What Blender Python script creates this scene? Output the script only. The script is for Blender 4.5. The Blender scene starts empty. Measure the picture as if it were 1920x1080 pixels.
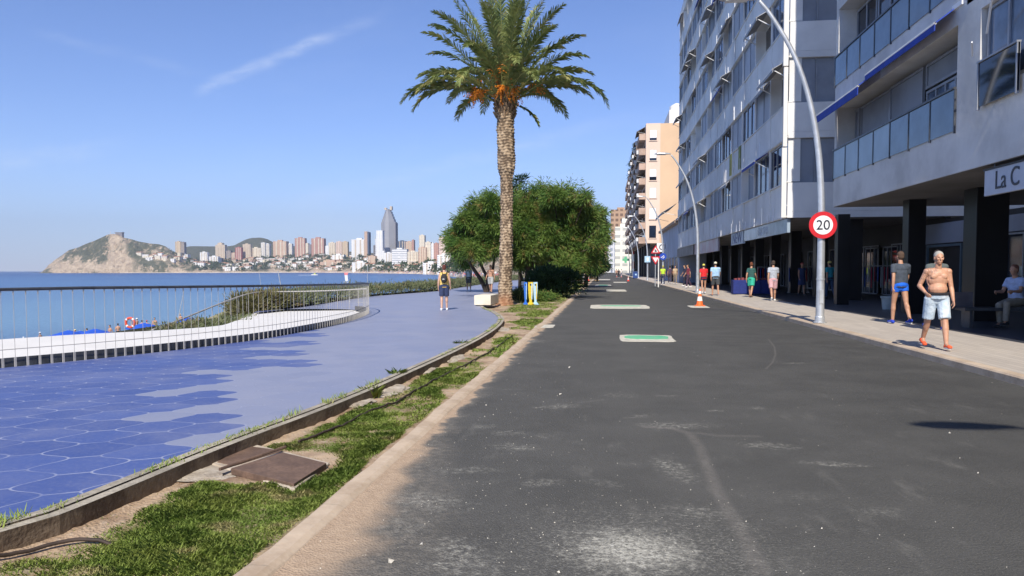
import bpy, bmesh, math, random
import numpy as np
from mathutils import Vector, Matrix, noise as mnoise
random.seed(7); rng = np.random.default_rng(7)
R = math.radians
C = bpy.context.scene.collection
scene = bpy.context.scene

# ------------------------------------------------------------------ camera
FPX = 1400.0; CYP = 575.0; HORP = 506.5
PITCH = math.atan((CYP-HORP)/FPX); YAW = math.atan(173/FPX); ROLL = R(-0.12)
CAMH = 1.5
cam = bpy.data.cameras.new("camera"); cam_o = bpy.data.objects.new("camera", cam); C.objects.link(cam_o)
cam.sensor_width = 36; cam.lens = 36*FPX/1920; cam.clip_start = 0.05; cam.clip_end = 40000
cam.shift_y = (CYP-540)/1920.0
CM = Matrix.Rotation(YAW, 3, 'Z') @ Matrix.Rotation(R(90)-PITCH, 3, 'X') @ Matrix.Rotation(ROLL, 3, 'Z')
cam_o.matrix_world = Matrix.Translation((0, 0, CAMH)) @ CM.to_4x4()
scene.camera = cam_o
scene.render.resolution_x = 1024; scene.render.resolution_y = 576

def ray(px, py):
    return CM @ Vector(((px-960)/FPX, (CYP-py)/FPX, -1))
def G(px, py, z=0.0):
    d = ray(px, py); t = (z-CAMH)/d.z; return Vector((d.x*t, d.y*t, z))
def AtY(px, py, Y):
    d = ray(px, py); t = Y/d.y; return Vector((d.x*t, Y, CAMH+d.z*t))
def AtX(px, py, X):
    d = ray(px, py); t = X/d.x; return Vector((X, d.y*t, CAMH+d.z*t))

# ------------------------------------------------------------------ world and sun
SUN_EL = R(43); SUN_AZ_OFF = R(2.0)      # light travels towards +Y, a hair towards +X
w = bpy.data.worlds.new("World"); scene.world = w; w.use_nodes = True
nt = w.node_tree; nt.nodes.clear()
out = nt.nodes.new('ShaderNodeOutputWorld'); bg = nt.nodes.new('ShaderNodeBackground')
sky = nt.nodes.new('ShaderNodeTexSky'); sky.sky_type = 'NISHITA'; sky.sun_disc = False
sky.sun_elevation = SUN_EL; sky.sun_rotation = R(180)-SUN_AZ_OFF
sky.altitude = 0; sky.air_density = 1.0; sky.dust_density = 0.0; sky.ozone_density = 3.6
SKY = sky; SKYBG = bg
bg.inputs[1].default_value = 0.118
sun = bpy.data.lights.new("sun", 'SUN'); sun.energy = 4.9; sun.angle = R(0.5); sun.color = (1.0, 0.93, 0.82)
sun_o = bpy.data.objects.new("sun", sun); C.objects.link(sun_o)
ldir = Vector((math.sin(SUN_AZ_OFF)*math.cos(SUN_EL), math.cos(SUN_AZ_OFF)*math.cos(SUN_EL), -math.sin(SUN_EL)))
sun_o.rotation_euler = ldir.to_track_quat('-Z', 'Y').to_euler(); sun_o.location = (0, -30, 40)
scene.view_settings.view_transform = 'Standard'; scene.view_settings.look = 'None'
scene.view_settings.exposure = 0.17; scene.view_settings.gamma = 1.0

# ------------------------------------------------------------------ node maths
class S:
    """a socket with arithmetic: every operator adds a Math node"""
    nt = None
    def __init__(s, sock): s.s = sock
    @staticmethod
    def m(op, *a, clamp=False):
        n = S.nt.nodes.new('ShaderNodeMath'); n.operation = op; n.use_clamp = clamp
        for i, v in enumerate(a):
            if isinstance(v, S): S.nt.links.new(v.s, n.inputs[i])
            else: n.inputs[i].default_value = v
        return S(n.outputs[0])
    def __add__(a, b): return S.m('ADD', a, b)
    def __radd__(a, b): return S.m('ADD', b, a)
    def __sub__(a, b): return S.m('SUBTRACT', a, b)
    def __rsub__(a, b): return S.m('SUBTRACT', b, a)
    def __mul__(a, b): return S.m('MULTIPLY', a, b)
    def __rmul__(a, b): return S.m('MULTIPLY', b, a)
    def __truediv__(a, b): return S.m('DIVIDE', a, b)
    def lt(a, b): return S.m('LESS_THAN', a, b)
    def gt(a, b): return S.m('GREATER_THAN', a, b)
    def abs(a): return S.m('ABSOLUTE', a)
    def sin(a): return S.m('SINE', a)
    def cos(a): return S.m('COSINE', a)
    def floor(a): return S.m('FLOOR', a)
    def frac(a): return S.m('FRACT', a)
    def sqrt(a): return S.m('SQRT', a)
    def max(a, b): return S.m('MAXIMUM', a, b)
    def min(a, b): return S.m('MINIMUM', a, b)
    def clamp(a): return S.m('ADD', a, 0.0, clamp=True)
    def sm(a, lo, hi):
        n = S.nt.nodes.new('ShaderNodeMapRange'); n.interpolation_type = 'SMOOTHSTEP'
        S.nt.links.new(a.s, n.inputs[0]); n.inputs[1].default_value = lo; n.inputs[2].default_value = hi
        return S(n.outputs[0])
def xyz(vec):
    n = S.nt.nodes.new('ShaderNodeSeparateXYZ'); S.nt.links.new(vec, n.inputs[0])
    return [S(o) for o in n.outputs]
def comb(x, y, z):
    n = S.nt.nodes.new('ShaderNodeCombineXYZ')
    for i, v in enumerate((x, y, z)):
        if isinstance(v, S): S.nt.links.new(v.s, n.inputs[i])
        else: n.inputs[i].default_value = v
    return n.outputs[0]
def noise(vec, scale, detail=3, rough=0.55, dist=0.0):
    n = S.nt.nodes.new('ShaderNodeTexNoise'); n.inputs['Scale'].default_value = scale
    n.inputs['Detail'].default_value = detail; n.inputs['Roughness'].default_value = rough
    n.inputs['Distortion'].default_value = dist
    S.nt.links.new(vec, n.inputs['Vector']); return S(n.outputs['Fac'])
def voro(vec, scale, feature='F1'):
    n = S.nt.nodes.new('ShaderNodeTexVoronoi'); n.feature = feature; n.inputs['Scale'].default_value = scale
    S.nt.links.new(vec, n.inputs['Vector']); return n
def mix(fac, a, b):
    n = S.nt.nodes.new('ShaderNodeMix'); n.data_type = 'RGBA'
    if isinstance(fac, S): S.nt.links.new(fac.s, n.inputs[0])
    else: n.inputs[0].default_value = fac
    for i, v in ((6, a), (7, b)):
        if isinstance(v, tuple): n.inputs[i].default_value = (*v, 1) if len(v) == 3 else v
        else: S.nt.links.new(v, n.inputs[i])
    return n.outputs[2]
def newmat(name):
    m = bpy.data.materials.new(name); m.use_nodes = True; S.nt = m.node_tree
    b = m.node_tree.nodes['Principled BSDF']; return m, b
def setc(b, col):
    if isinstance(col, tuple): b.inputs['Base Color'].default_value = (*col, 1)
    else: S.nt.links.new(col, b.inputs['Base Color'])
def bump(b, h, strength=0.3, dist=0.02):
    n = S.nt.nodes.new('ShaderNodeBump'); n.inputs['Strength'].default_value = strength
    n.inputs['Distance'].default_value = dist
    S.nt.links.new(h.s, n.inputs['Height']); S.nt.links.new(n.outputs[0], b.inputs['Normal'])
def objco(): return S.nt.nodes.new('ShaderNodeTexCoord').outputs['Object']
def pos(): return S.nt.nodes.new('ShaderNodeNewGeometry').outputs['Position']
_mc = {}
def pm(name, col, rough=0.7, var=0.15, scale=3.0, bmp=0.0, metal=0.0, col2=None, spec=0.5, trans=0.0):
    """general weathered material"""
    if name in _mc: return _mc[name]
    m, b = newmat(name); co = objco()
    n = noise(co, scale, 5, 0.6)
    c2 = col2 if col2 else tuple(c*(1-var*1.6) for c in col)
    c1 = tuple(min(1, c*(1+var*0.5)) for c in col)
    setc(b, mix(n.sm(0.35, 0.68), c1, c2))
    b.inputs['Roughness'].default_value = rough; b.inputs['Metallic'].default_value = metal
    b.inputs['Specular IOR Level'].default_value = spec
    if trans: b.inputs['Transmission Weight'].default_value = trans
    if bmp: bump(b, noise(co, scale*9, 4), bmp, 0.02)
    _mc[name] = m; return m

# ------------------------------------------------------------------ sky picture: nishita with thin cirrus and an old contrail
S.nt = nt
d = nt.nodes.new('ShaderNodeTexCoord').outputs['Generated']
dx, dy, dz = xyz(d)
az = dx/(dy.max(0.05)); el = dz/(dy.max(0.05))
def azel(px, py):
    r = ray(px, py); return r.x/r.y, r.z/r.y
def streak(p0, p1, wid, seed, stren):
    a0, a1 = azel(*p0), azel(*p1)
    L = math.hypot(a1[0]-a0[0], a1[1]-a0[1]); ux, uy = (a1[0]-a0[0])/L, (a1[1]-a0[1])/L
    t = ((az-a0[0])*ux+(el-a0[1])*uy)/L
    v = ((az-a0[0])*(-uy)+(el-a0[1])*ux)
    wob = noise(comb(t*3.0, seed, 0.0), 1.5, 2)
    v = v+(wob-0.5)*wid*1.2
    fall = 1.0-(v.abs()).sm(0.0, wid)
    ends = t.sm(-0.05, 0.10)*(1.0-t.sm(0.55, 1.1))
    tex = noise(comb(az*14.0+seed, el*50.0, 0.0), 1.0, 6, 0.65)
    return fall*ends*(tex.sm(0.2, 0.85))*stren
c = streak((372, 170), (720, 25), 0.0135, 1.3, 0.5)
c = c+streak((0, 305), (250, 268), 0.02, 4.1, 0.22)+streak((560, 378), (1300, 195), 0.016, 7.7, 0.2)+streak((60, 60), (430, 150), 0.012, 2.2, 0.1)
veil = noise(comb(az*2.2+3.0, el*7.0, 1.0), 1.0, 6, 0.6).sm(0.45, 0.85)*(1.0-el.sm(0.1, 0.45))*0.22
c = (c+veil).clamp()*dy.gt(0.02)
gn = nt.nodes.new('ShaderNodeVectorMath'); gn.operation = 'MULTIPLY'; gn.inputs[1].default_value = (0.85, 0.885, 1.16)
nt.links.new(sky.outputs[0], gn.inputs[0])
low = 1.0-dz.sm(-.02, .16)
skb = mix(low*.6, gn.outputs[0], (2.7, 3.95, 6.7))
skc = mix(c, skb, (6.4, 7.1, 8.4))
nt.links.new(skc, bg.inputs[0]); nt.links.new(bg.outputs[0], out.inputs[0])

# ------------------------------------------------------------------ mesh helpers
def tag(o, label=None, cat=None, group=None, kind=None):
    if label: o['label'] = label
    if cat: o['category'] = cat
    if group: o['group'] = group
    if kind: o['kind'] = kind
    return o
def empty(name, loc, label, cat, group=None, rz=0):
    o = bpy.data.objects.new(name, None); o.empty_display_size = 0.2
    o.location = loc; o.rotation_euler = (0, 0, rz); C.objects.link(o); return tag(o, label, cat, group)
def origin(p):
    v = Vector((0, 0, 0))
    while p is not None: v += p.location; p = p.parent
    return v
def link(name, me, mat, parent=None, loc=(0, 0, 0)):
    o = bpy.data.objects.new(name, me); C.objects.link(o)
    for m in (mat if isinstance(mat, (list, tuple)) else [mat]):
        me.materials.append(m)
    if parent: o.parent = parent
    o.location = loc; return o
class MB:
    def __init__(s): s.v = []; s.f = []; s.mi = []; s.cur = 0
    def add(s, vs, fs):
        n = len(s.v); s.v += [tuple(v) for v in vs]; s.f += [tuple(i+n for i in f) for f in fs]
        s.mi += [s.cur]*len(fs); return s
    def box(s, x0, x1, y0, y1, z0, z1):
        if x0 > x1: x0, x1 = x1, x0
        if y0 > y1: y0, y1 = y1, y0
        if z0 > z1: z0, z1 = z1, z0
        v = [(x, y, z) for z in (z0, z1) for y in (y0, y1) for x in (x0, x1)]
        return s.add(v, [(0, 2, 3, 1), (4, 5, 7, 6), (0, 1, 5, 4), (2, 6, 7, 3), (0, 4, 6, 2), (1, 3, 7, 5)])
    def cbox(s, c, size, rz=0.0):
        c = Vector(c); hx, hy, hz = [q/2 for q in size]; M = Matrix.Rotation(rz, 3, 'Z')
        v = [c+M @ Vector((x, y, z)) for z in (-hz, hz) for y in (-hy, hy) for x in (-hx, hx)]
        return s.add(v, [(0, 2, 3, 1), (4, 5, 7, 6), (0, 1, 5, 4), (2, 6, 7, 3), (0, 4, 6, 2), (1, 3, 7, 5)])
    def bar(s, a, b, w, h=None, up=(0, 0, 1)):
        h = h or w; a, b = Vector(a), Vector(b); d = (b-a).normalized(); up = Vector(up)
        if abs(d.dot(up)) > 0.98: up = Vector((0, 1, 0))
        sx = d.cross(up).normalized()*w/2; sz = sx.cross(d).normalized()*h/2
        v = [p+i*sx+j*sz for p in (a, b) for j in (-1, 1) for i in (-1, 1)]
        return s.add(v, [(0, 2, 3, 1), (4, 5, 7, 6), (0, 1, 5, 4), (2, 6, 7, 3), (0, 4, 6, 2), (1, 3, 7, 5)])
    def tube(s, pts, r, seg=8, cap=True):
        pts = [Vector(p) for p in pts]; n = len(pts); rs = r if isinstance(r, (list, tuple)) else [r]*n
        vs = []; fs = []; up = Vector((0.13, 0.27, 0.95)).normalized()
        for i, p in enumerate(pts):
            d = (pts[min(i+1, n-1)]-pts[max(i-1, 0)]).normalized()
            a = d.cross(up)
            if a.length < 0.05: a = d.cross(Vector((1, 0, 0)))
            a.normalize(); b = d.cross(a)
            for k in range(seg):
                t = 2*math.pi*k/seg; vs.append(p+(a*math.cos(t)+b*math.sin(t))*rs[i])
        for i in range(n-1):
            for k in range(seg):
                q = (k+1) % seg; fs.append((i*seg+k, i*seg+q, (i+1)*seg+q, (i+1)*seg+k))
        if cap: fs.append(tuple(range(seg-1, -1, -1))); fs.append(tuple(range((n-1)*seg, n*seg)))
        return s.add(vs, fs)
    def lathe(s, c, prof, seg=20, axis='Z', sq=1.0):
        c = Vector(c); vs = []; fs = []
        for (r, z) in prof:
            for k in range(seg):
                t = 2*math.pi*k/seg; x, y = r*math.cos(t), r*math.sin(t)*sq
                q = Vector((x, y, z)) if axis == 'Z' else (Vector((x, z, y)) if axis == 'Y' else Vector((z, x, y)))
                vs.append(c+q)
        for i in range(len(prof)-1):
            for k in range(seg):
                q = (k+1) % seg; f = (i*seg+k, i*seg+q, (i+1)*seg+q, (i+1)*seg+k)
                fs.append(f if axis != 'Y' else f[::-1])
        a = tuple(range(seg-1, -1, -1)); b = tuple(range((len(prof)-1)*seg, len(prof)*seg))
        fs.append(a if axis != 'Y' else a[::-1]); fs.append(b if axis != 'Y' else b[::-1])
        return s.add(vs, fs)
    def prism(s, poly, z0, z1):
        n = len(poly); ar = sum(poly[i][0]*poly[(i+1) % n][1]-poly[(i+1) % n][0]*poly[i][1] for i in range(n))
        if ar < 0: poly = poly[::-1]
        vs = [(p[0], p[1], z0) for p in poly]+[(p[0], p[1], z1) for p in poly]
        fs = [tuple(range(n-1, -1, -1)), tuple(range(n, 2*n))]+[(i, (i+1) % n, n+(i+1) % n, n+i) for i in range(n)]
        return s.add(vs, fs)
    def quad(s, a, b, c, d): return s.add([a, b, c, d], [(0, 1, 2, 3)])
    def build(s, name, mat, parent=None, smooth=False, bevel=0.0, loc=None):
        me = bpy.data.meshes.new(name); o0 = origin(parent) if parent else Vector((0, 0, 0))
        if loc is not None and parent is None: o0 = Vector(loc)
        me.from_pydata([(x-o0.x, y-o0.y, z-o0.z) for x, y, z in s.v], [], s.f)
        me.polygons.foreach_set('material_index', s.mi)
        if smooth: me.polygons.foreach_set('use_smooth', [True]*len(s.f))
        me.update()
        o = link(name, me, mat, parent, loc if (loc is not None and parent is None) else (0, 0, 0))
        if bevel:
            b = o.modifiers.new('bevel', 'BEVEL'); b.width = bevel; b.segments = 2; b.limit_method = 'ANGLE'
        return o
def tris(name, V, mat, parent=None, n=3, origin_at=None):
    """numpy soup: V is (k*n,3), faces of n corners"""
    o0 = np.array(origin(parent)) if parent else np.array(origin_at if origin_at is not None else (0, 0, 0))
    V = V-o0; k = len(V)//n; me = bpy.data.meshes.new(name)
    me.vertices.add(len(V)); me.vertices.foreach_set('co', V.astype(np.float32).ravel())
    me.loops.add(k*n); me.loops.foreach_set('vertex_index', np.arange(k*n, dtype=np.int32))
    me.polygons.add(k); me.polygons.foreach_set('loop_start', np.arange(0, k*n, n, dtype=np.int32))
    me.polygons.foreach_set('loop_total', np.full(k, n, dtype=np.int32)); me.update(); me.validate()
    return link(name, me, mat, parent, tuple(origin_at) if (origin_at is not None and parent is None) else (0, 0, 0))
def grid(name, P, mat, smooth=True):
    """P: list of rows of points"""
    a, b = len(P), len(P[0]); me = bpy.data.meshes.new(name)
    me.from_pydata([tuple(p) for r in P for p in r], [], [(i*b+j, i*b+j+1, (i+1)*b+j+1, (i+1)*b+j) for i in range(a-1) for j in range(b-1)])
    if smooth: me.polygons.foreach_set('use_smooth', [True]*len(me.polygons))
    bm = bmesh.new(); bm.from_mesh(me); bmesh.ops.recalc_face_normals(bm, faces=bm.faces)
    s = sum(f.normal.z for f in bm.faces)
    if s < 0: bmesh.ops.reverse_faces(bm, faces=bm.faces)
    bm.to_mesh(me); bm.free()
    return link(name, me, mat)
def dup(root, loc, rz=None, label=None):
    r = root.copy(); C.objects.link(r); r.location = loc
    if rz is not None: r.rotation_euler = (0, 0, rz)
    if label: r['label'] = label
    for ch in list(root.children):
        c = ch.copy(); C.objects.link(c); c.parent = r
        for g in list(ch.children):
            d = g.copy(); C.objects.link(d); d.parent = c
    return r
def text_obj(name, body, size, mat, parent, M, depth=0.006, sx=1.0):
    cu = bpy.data.curves.new('t', 'FONT'); cu.body = body; cu.size = size; cu.extrude = depth
    cu.align_x = 'CENTER'; cu.align_y = 'CENTER'
    t = bpy.data.objects.new('t', cu); C.objects.link(t)
    dg = bpy.context.evaluated_depsgraph_get(); me = bpy.data.meshes.new_from_object(t.evaluated_get(dg))
    bpy.data.objects.remove(t)
    me.transform(M @ Matrix.Diagonal((sx, 1, 1, 1))); me.name = name
    o0 = origin(parent); me.transform(Matrix.Translation(-o0)); me.materials.clear()
    return link(name, me, mat, parent)
def clampf(x, a=0.0, b=1.0): return max(a, min(b, x))
def lerp(a, b, t): return a+(b-a)*t
def interp(pts, x):
    if x <= pts[0][0]: return pts[0][1]
    for (a, u), (b, v) in zip(pts, pts[1:]):
        if x <= b: return u+(v-u)*(x-a)/(b-a)
    return pts[-1][1]
def resample(pts, step):
    pts = [Vector(p) for p in pts]; o = [pts[0]]; acc = 0
    for a, b in zip(pts, pts[1:]):
        L = (b-a).length; t = step-acc
        while t <= L: o.append(a.lerp(b, t/L)); t += step
        acc = (acc+L) % step
    return o
def smoothline(pts, it=3):
    pts = [Vector(p) for p in pts]
    for _ in range(it):
        q = [pts[0]]
        for a, b in zip(pts, pts[1:]): q += [a.lerp(b, .25), a.lerp(b, .75)]
        q.append(pts[-1]); pts = q
    return pts
def fbm(x, y, z=0.0, o=4): return mnoise.fractal(Vector((x, y, z)), 1.0, 2.0, o)
# ================================================================== SETTING
ZS = -5.2                                   # sea level
PZ = 0.10                                   # promenade level
# --- promenade outline
kerb_px = [(0, 990), (183, 920), (387, 837), (600, 761), (735, 705), (864, 648), (915, 620), (934, 604), (936, 595), (922, 585), (905, 578)]
kerb_w = [G(a, b, PZ) for a, b in kerb_px]
kerb_w = [Vector((-6.6, -6.0, PZ)), Vector((-4.6, 1.5, PZ))]+kerb_w
kerb_w = smoothline(kerb_w, 2)
K_END = kerb_w[-1].copy()
fence_px = [(-60, 697), (0, 690), (150, 676), (300, 660), (400, 648), (500, 635), (600, 616), (660, 602), (690, 589.5)]
fence_w = [G(a, b, PZ) for a, b in fence_px]
fence_w = [fence_w[0]+(fence_w[0]-fence_w[3])*1.6]+fence_w
fend = G(693, 585, PZ); fback = [fend, G(686, 581.5, PZ), G(670, 580.5, PZ)]
fence_line = smoothline(fence_w+fback, 2)
wall_pts = [(-320, 660, 8.8), (-80, 642, 11.6), (0, 637, 12.3), (150, 627, 13.8), (300, 620, 15.5), (415, 612, 18), (440, 605, 19.4), (468, 592, 23), (490, 584.5, 25.3), (560, 583, 26.2), (640, 582, 26.2), (668, 582, 25.6)]
wall_top = smoothline([AtY(*p) for p in wall_pts], 1)

# --- promenade tiles (rounded interlocking tiles, deep blue and lavender)
m, b = newmat('promenade_tiles'); P = pos(); x, y, z = xyz(P)
TH = R(29.3); ct, st = math.cos(TH), math.sin(TH); W_, L_ = 0.43, 0.50
u = x*ct+y*st; v = y*ct-x*st
un = (u+0.66)/W_; vn = v/L_
k = (un+0.5).floor()
sgn = (k*math.pi).cos()
s_ = (vn*2*math.pi).sin()
bnd = k+sgn*s_*0.25
side = un.gt(bnd); col = k-1.0+side
sc = (col*math.pi).cos()                       # +1 even, -1 odd
rowv = vn-0.25-(1.0-sc)*0.25
row = rowv.floor(); fr = rowv.frac()
djoint = ((un-bnd).abs()*W_).min((fr.min(1.0-fr))*L_)
joint = 1.0-djoint.sm(0.005, 0.013)
uc = (col+0.5)*W_-0.66; vc = (row+0.5)*L_
vv = row+(col*0.5)                             # alternating finger pattern
ph = ((vc+0.25)/1.55).frac()
thr = ph.lt(0.33)*(-0.83)+0.14
thr = thr+vc.sm(10.2, 11.2)*1.15+vc.sm(12.8, 14.2)*0.45+vc.sm(15.0, 17.0)*0.7+(1.0-vc.sm(5.8, 6.6))*1.5
dark = uc.lt(thr)
tint = noise(comb(col*3.7, row*5.3, 0.0), 1.3, 1)
dirt = noise(P, 0.55, 6, 0.65); fine = noise(P, 28.0, 3, 0.6)
dk = mix(tint.sm(0.3, 0.7), (0.055, 0.088, 0.275), (0.074, 0.112, 0.315))
lt = mix(tint.sm(0.3, 0.7), (0.235, 0.257, 0.36), (0.27, 0.288, 0.385))
base = mix(dark, lt, dk)
base = mix(dirt.sm(0.40, 0.75)*0.42, base, (0.34, 0.35, 0.42))
base = mix(fine.sm(0.45, 0.8)*0.12, base, (0.5, 0.5, 0.52))
jc = mix(dark, (0.36, 0.375, 0.46), (0.44, 0.46, 0.55))
jf = joint*(noise(P, 2.3, 3).sm(0.3, 0.65)*0.55+0.15)*(dark*0.35+0.65)
setc(b, mix(jf, base, jc)); b.inputs['Roughness'].default_value = 0.42
S.nt.links.new((0.36+dirt*0.25).s, b.inputs['Roughness'])
bump(b, djoint.sm(0.0, 0.02)+fine*0.15, 0.25, 0.008)
M_TILES = m
prom_poly = [p.xy for p in kerb_w]+[Vector((-5.5, 31.5)), Vector((-4.9, 36)), Vector((-5.4, 44)), Vector((-6.2, 60)), Vector((-6.2, 140)), Vector((-14.5, 140))]
hedge_edge = [G(870, 538, PZ), G(820, 546, PZ), G(690, 556, PZ), G(560, 577, PZ), G(500, 584, PZ)]
prom_poly += [p.xy for p in hedge_edge]+[p.xy for p in wall_top if p.y > 23.0 and p.x > -13.0][::1]
prom_poly += [p.xy for p in fence_line[::-1]]
prom_poly += [Vector((-10.5, -6.0))]
mb = MB(); bm = bmesh.new()
vs = [bm.verts.new((p[0], p[1], PZ)) for p in prom_poly]; bm.faces.new(vs)
bmesh.ops.triangulate(bm, faces=bm.faces[:]); bmesh.ops.recalc_face_normals(bm, faces=bm.faces)
if sum(f.normal.z for f in bm.faces) < 0: bmesh.ops.reverse_faces(bm, faces=bm.faces)
me = bpy.data.meshes.new('promenade'); bm.to_mesh(me); bm.free()
tag(link('promenade', me, M_TILES), kind='structure')

# --- concrete edging of the promenade
def offset(line, d):
    o = []
    for i, p in enumerate(line):
        t = (line[min(i+1, len(line)-1)]-line[max(i-1, 0)]); t.z = 0; t.normalize()
        o.append(p+Vector((t.y, -t.x, 0))*d)
    return o
m, b = newmat('edging_concrete'); P = pos(); x, y, z = xyz(P)
n1 = noise(P, 3.0, 5, .65); n2 = noise(P, 24.0, 4, .6)
cc = mix(n1.sm(.35, .7), (0.46, 0.41, 0.32), (0.30, 0.27, 0.21))
cc = mix(n2.sm(.45, .75)*.5, cc, (0.20, 0.17, 0.12))
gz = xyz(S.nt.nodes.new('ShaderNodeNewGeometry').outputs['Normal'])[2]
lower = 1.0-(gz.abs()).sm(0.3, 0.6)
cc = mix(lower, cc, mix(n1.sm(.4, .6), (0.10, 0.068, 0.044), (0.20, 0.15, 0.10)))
setc(b, cc); b.inputs['Roughness'].default_value = 0.9; bump(b, n2+n1, .5, .02); M_EDGE = m
def strip(name, line, d0, d1, z0, z1, mat, parent=None):
    a = offset(line, d0); c = offset(line, d1); mb = MB(); n = len(line)
    vs = []
    for i in range(n):
        for p, zz in ((a[i], z0), (a[i], z1), (c[i], z1), (c[i], z0)): vs.append((p.x, p.y, zz))
    fs = []
    for i in range(n-1):
        for k in range(4): q = (k+1) % 4; fs.append((i*4+k, (i+1)*4+k, (i+1)*4+q, i*4+q))
    fs += [(0, 1, 2, 3), tuple(4*(n-1)+k for k in (3, 2, 1, 0))]
    if d1 < d0: fs = [f[::-1] for f in fs]
    mb.add(vs, fs); return mb.build(name, mat, parent)
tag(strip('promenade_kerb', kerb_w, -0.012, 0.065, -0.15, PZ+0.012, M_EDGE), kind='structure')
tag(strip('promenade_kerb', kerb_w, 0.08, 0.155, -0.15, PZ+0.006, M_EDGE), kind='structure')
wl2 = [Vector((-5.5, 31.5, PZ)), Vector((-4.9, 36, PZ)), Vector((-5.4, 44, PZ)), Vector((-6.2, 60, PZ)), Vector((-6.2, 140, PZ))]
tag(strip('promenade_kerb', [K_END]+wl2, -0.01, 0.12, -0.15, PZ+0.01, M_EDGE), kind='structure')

# --- verge soil
KX = -1.60                                   # road side of the road kerb
def kerb_left_x(y):
    best = None
    pts = kerb_w+wl2
    for a, c in zip(pts, pts[1:]):
        if min(a.y, c.y) <= y <= max(a.y, c.y) and abs(c.y-a.y) > 1e-6:
            t = (y-a.y)/(c.y-a.y); xx = a.x+(c.x-a.x)*t
            best = xx if best is None else max(best, xx)
    return best if best is not None else -5.5
def verge_h(x, y):
    return -0.008+0.03*fbm(x*1.3, y*1.3, 3)+0.02*fbm(x*6, y*6, 5, 2)
HOLE = G(515, 872)
def patch(x, y):                             # 0 bare soil .. 1 thick grass
    n = fbm(x*0.85+3.1, y*0.55+9.7, 1.0, 3)*1.15+0.5*fbm(x*2.6, y*2.6, 7, 2)
    kx = kerb_left_x(y)+0.16; wv = (KX-0.18)-kx
    t = clampf((x-kx)/max(wv, .1))
    edge = clampf(t/0.17)**1.3 if y < 14 else clampf(t/0.42)**1.6
    edge *= clampf((1-t)/0.06)
    base = 1.12 if y < 12 else (0.86 if y < 22 else 1.0)
    if y < 5.6: base += 0.35
    if 12 < y < 14.5 and t < .5: base -= .3
    hole = math.hypot((x-HOLE.x)/0.56, (y-HOLE.y)/0.62)
    r = clampf((base*edge-0.50+0.85*n)*1.7)
    if hole < 1: r *= clampf((hole-.8)*5)
    return r
m, b = newmat('verge_soil'); P = pos(); x, y, z = xyz(P)
n1 = noise(P, 1.6, 6, .65); n2 = noise(P, 14.0, 4, .65); n3 = voro(P, 55.0).outputs['Distance']
cc = mix(n1.sm(.35, .68), (0.50, 0.37, 0.245), (0.235, 0.145, 0.085))
cc = mix(n2.sm(.5, .75)*.6, cc, (0.58, 0.49, 0.38))
at = S.nt.nodes.new('ShaderNodeAttribute'); at.attribute_name = 'grass'
gsum = S(at.outputs['Fac'])
cc = mix((gsum*n2.sm(.25, .6)).clamp()*.85, cc, (0.16, 0.165, 0.06))
setc(b, cc); b.inputs['Roughness'].default_value = 0.95; bump(b, n2+S(n3)*.5, .8, .02); M_SOIL = m
P_ = []; gv = []
ys = [-6+0.5*i for i in range(16)]+[2+0.07*i for i in range(180)]+[14.6+0.16*i for i in range(140)]+[37+1.5*i for i in range(70)]
for yy in ys:
    kx = kerb_left_x(yy)+0.06; r = []
    for j in range(27):
        xx = lerp(kx, KX-0.1, j/26); r.append((xx, yy, verge_h(xx, yy))); gv.append(patch(xx, yy) if yy > 1 else .5)
    P_.append(r)
o = grid('verge', P_, M_SOIL); tag(o, kind='structure')
a = o.data.attributes.new('grass', 'FLOAT', 'POINT'); a.data.foreach_set('value', gv)

# --- big ground sheet under everything inland
M_GROUND = pm('dry_ground', (0.30, 0.26, 0.20), .95, .2, .2)
mb = MB(); mb.quad((-6.4, -60, -0.32), (900, -60, -0.32), (900, 420, -0.32), (-6.4, 420, -0.32))
tag(mb.build('ground', M_GROUND), kind='structure')

# --- road
m, b = newmat('fresh_asphalt'); P = pos(); x, y, z = xyz(P)
f1 = noise(P, 120.0, 3, .7); f2 = noise(P, 1.1, 6, .6); f3 = noise(comb(x, y*.35, 0.0), 3.5, 5, .65)
vo = S(voro(P, 75.0).outputs['Distance'])
cc = mix(f2.sm(.3, .7), (0.050, 0.049, 0.045), (0.074, 0.072, 0.066))
cc = mix(f1.sm(.55, .70)*.8, cc, (0.23, 0.225, 0.205))
f5 = noise(P, 260.0, 2, .6); cc = mix(f5.sm(.60, .68)*.6, cc, (0.34, 0.33, 0.30))
f6 = noise(P, .35, 6, .7); cc = mix(f6.sm(.5, .72)*.30, cc, (0.03, 0.03, 0.029))
cc = mix((1.0-vo.sm(.0, .42))*.45, cc, (0.022, 0.023, 0.022))
cc = mix(f3.sm(.55, .8)*(1.0-y.sm(3.0, 14.0))*.55, cc, (0.22, 0.21, 0.185))
# paler worn band in front of the camera, darker to the right
cc = mix((1.0-x.sm(0.5, 4.5))*.16, cc, (0.19, 0.185, 0.165))
# sand washed from the verge along the kerb
wv = noise(P, 2.1, 5, .6); wf = noise(P, 16.0, 4, .7)
ed = (x-KX)+(wv-.5)*.5
wide = (1.0-y.sm(2.8, 7.5))*.32+.07
sand = 1.0-S.m('DIVIDE', ed, wide).sm(.35, 1.25)
sand2 = 1.0-S.m('DIVIDE', ed, wide).sm(.6, 3.0)
cc = mix((sand2*wf.sm(.38, .75)*.45+sand2*.1).clamp(), cc, (0.40, 0.35, 0.28))
cc = mix(sand*.93, cc, mix(wf.sm(.3, .7), (0.54, 0.40, 0.27), (0.42, 0.30, 0.20)))
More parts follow.
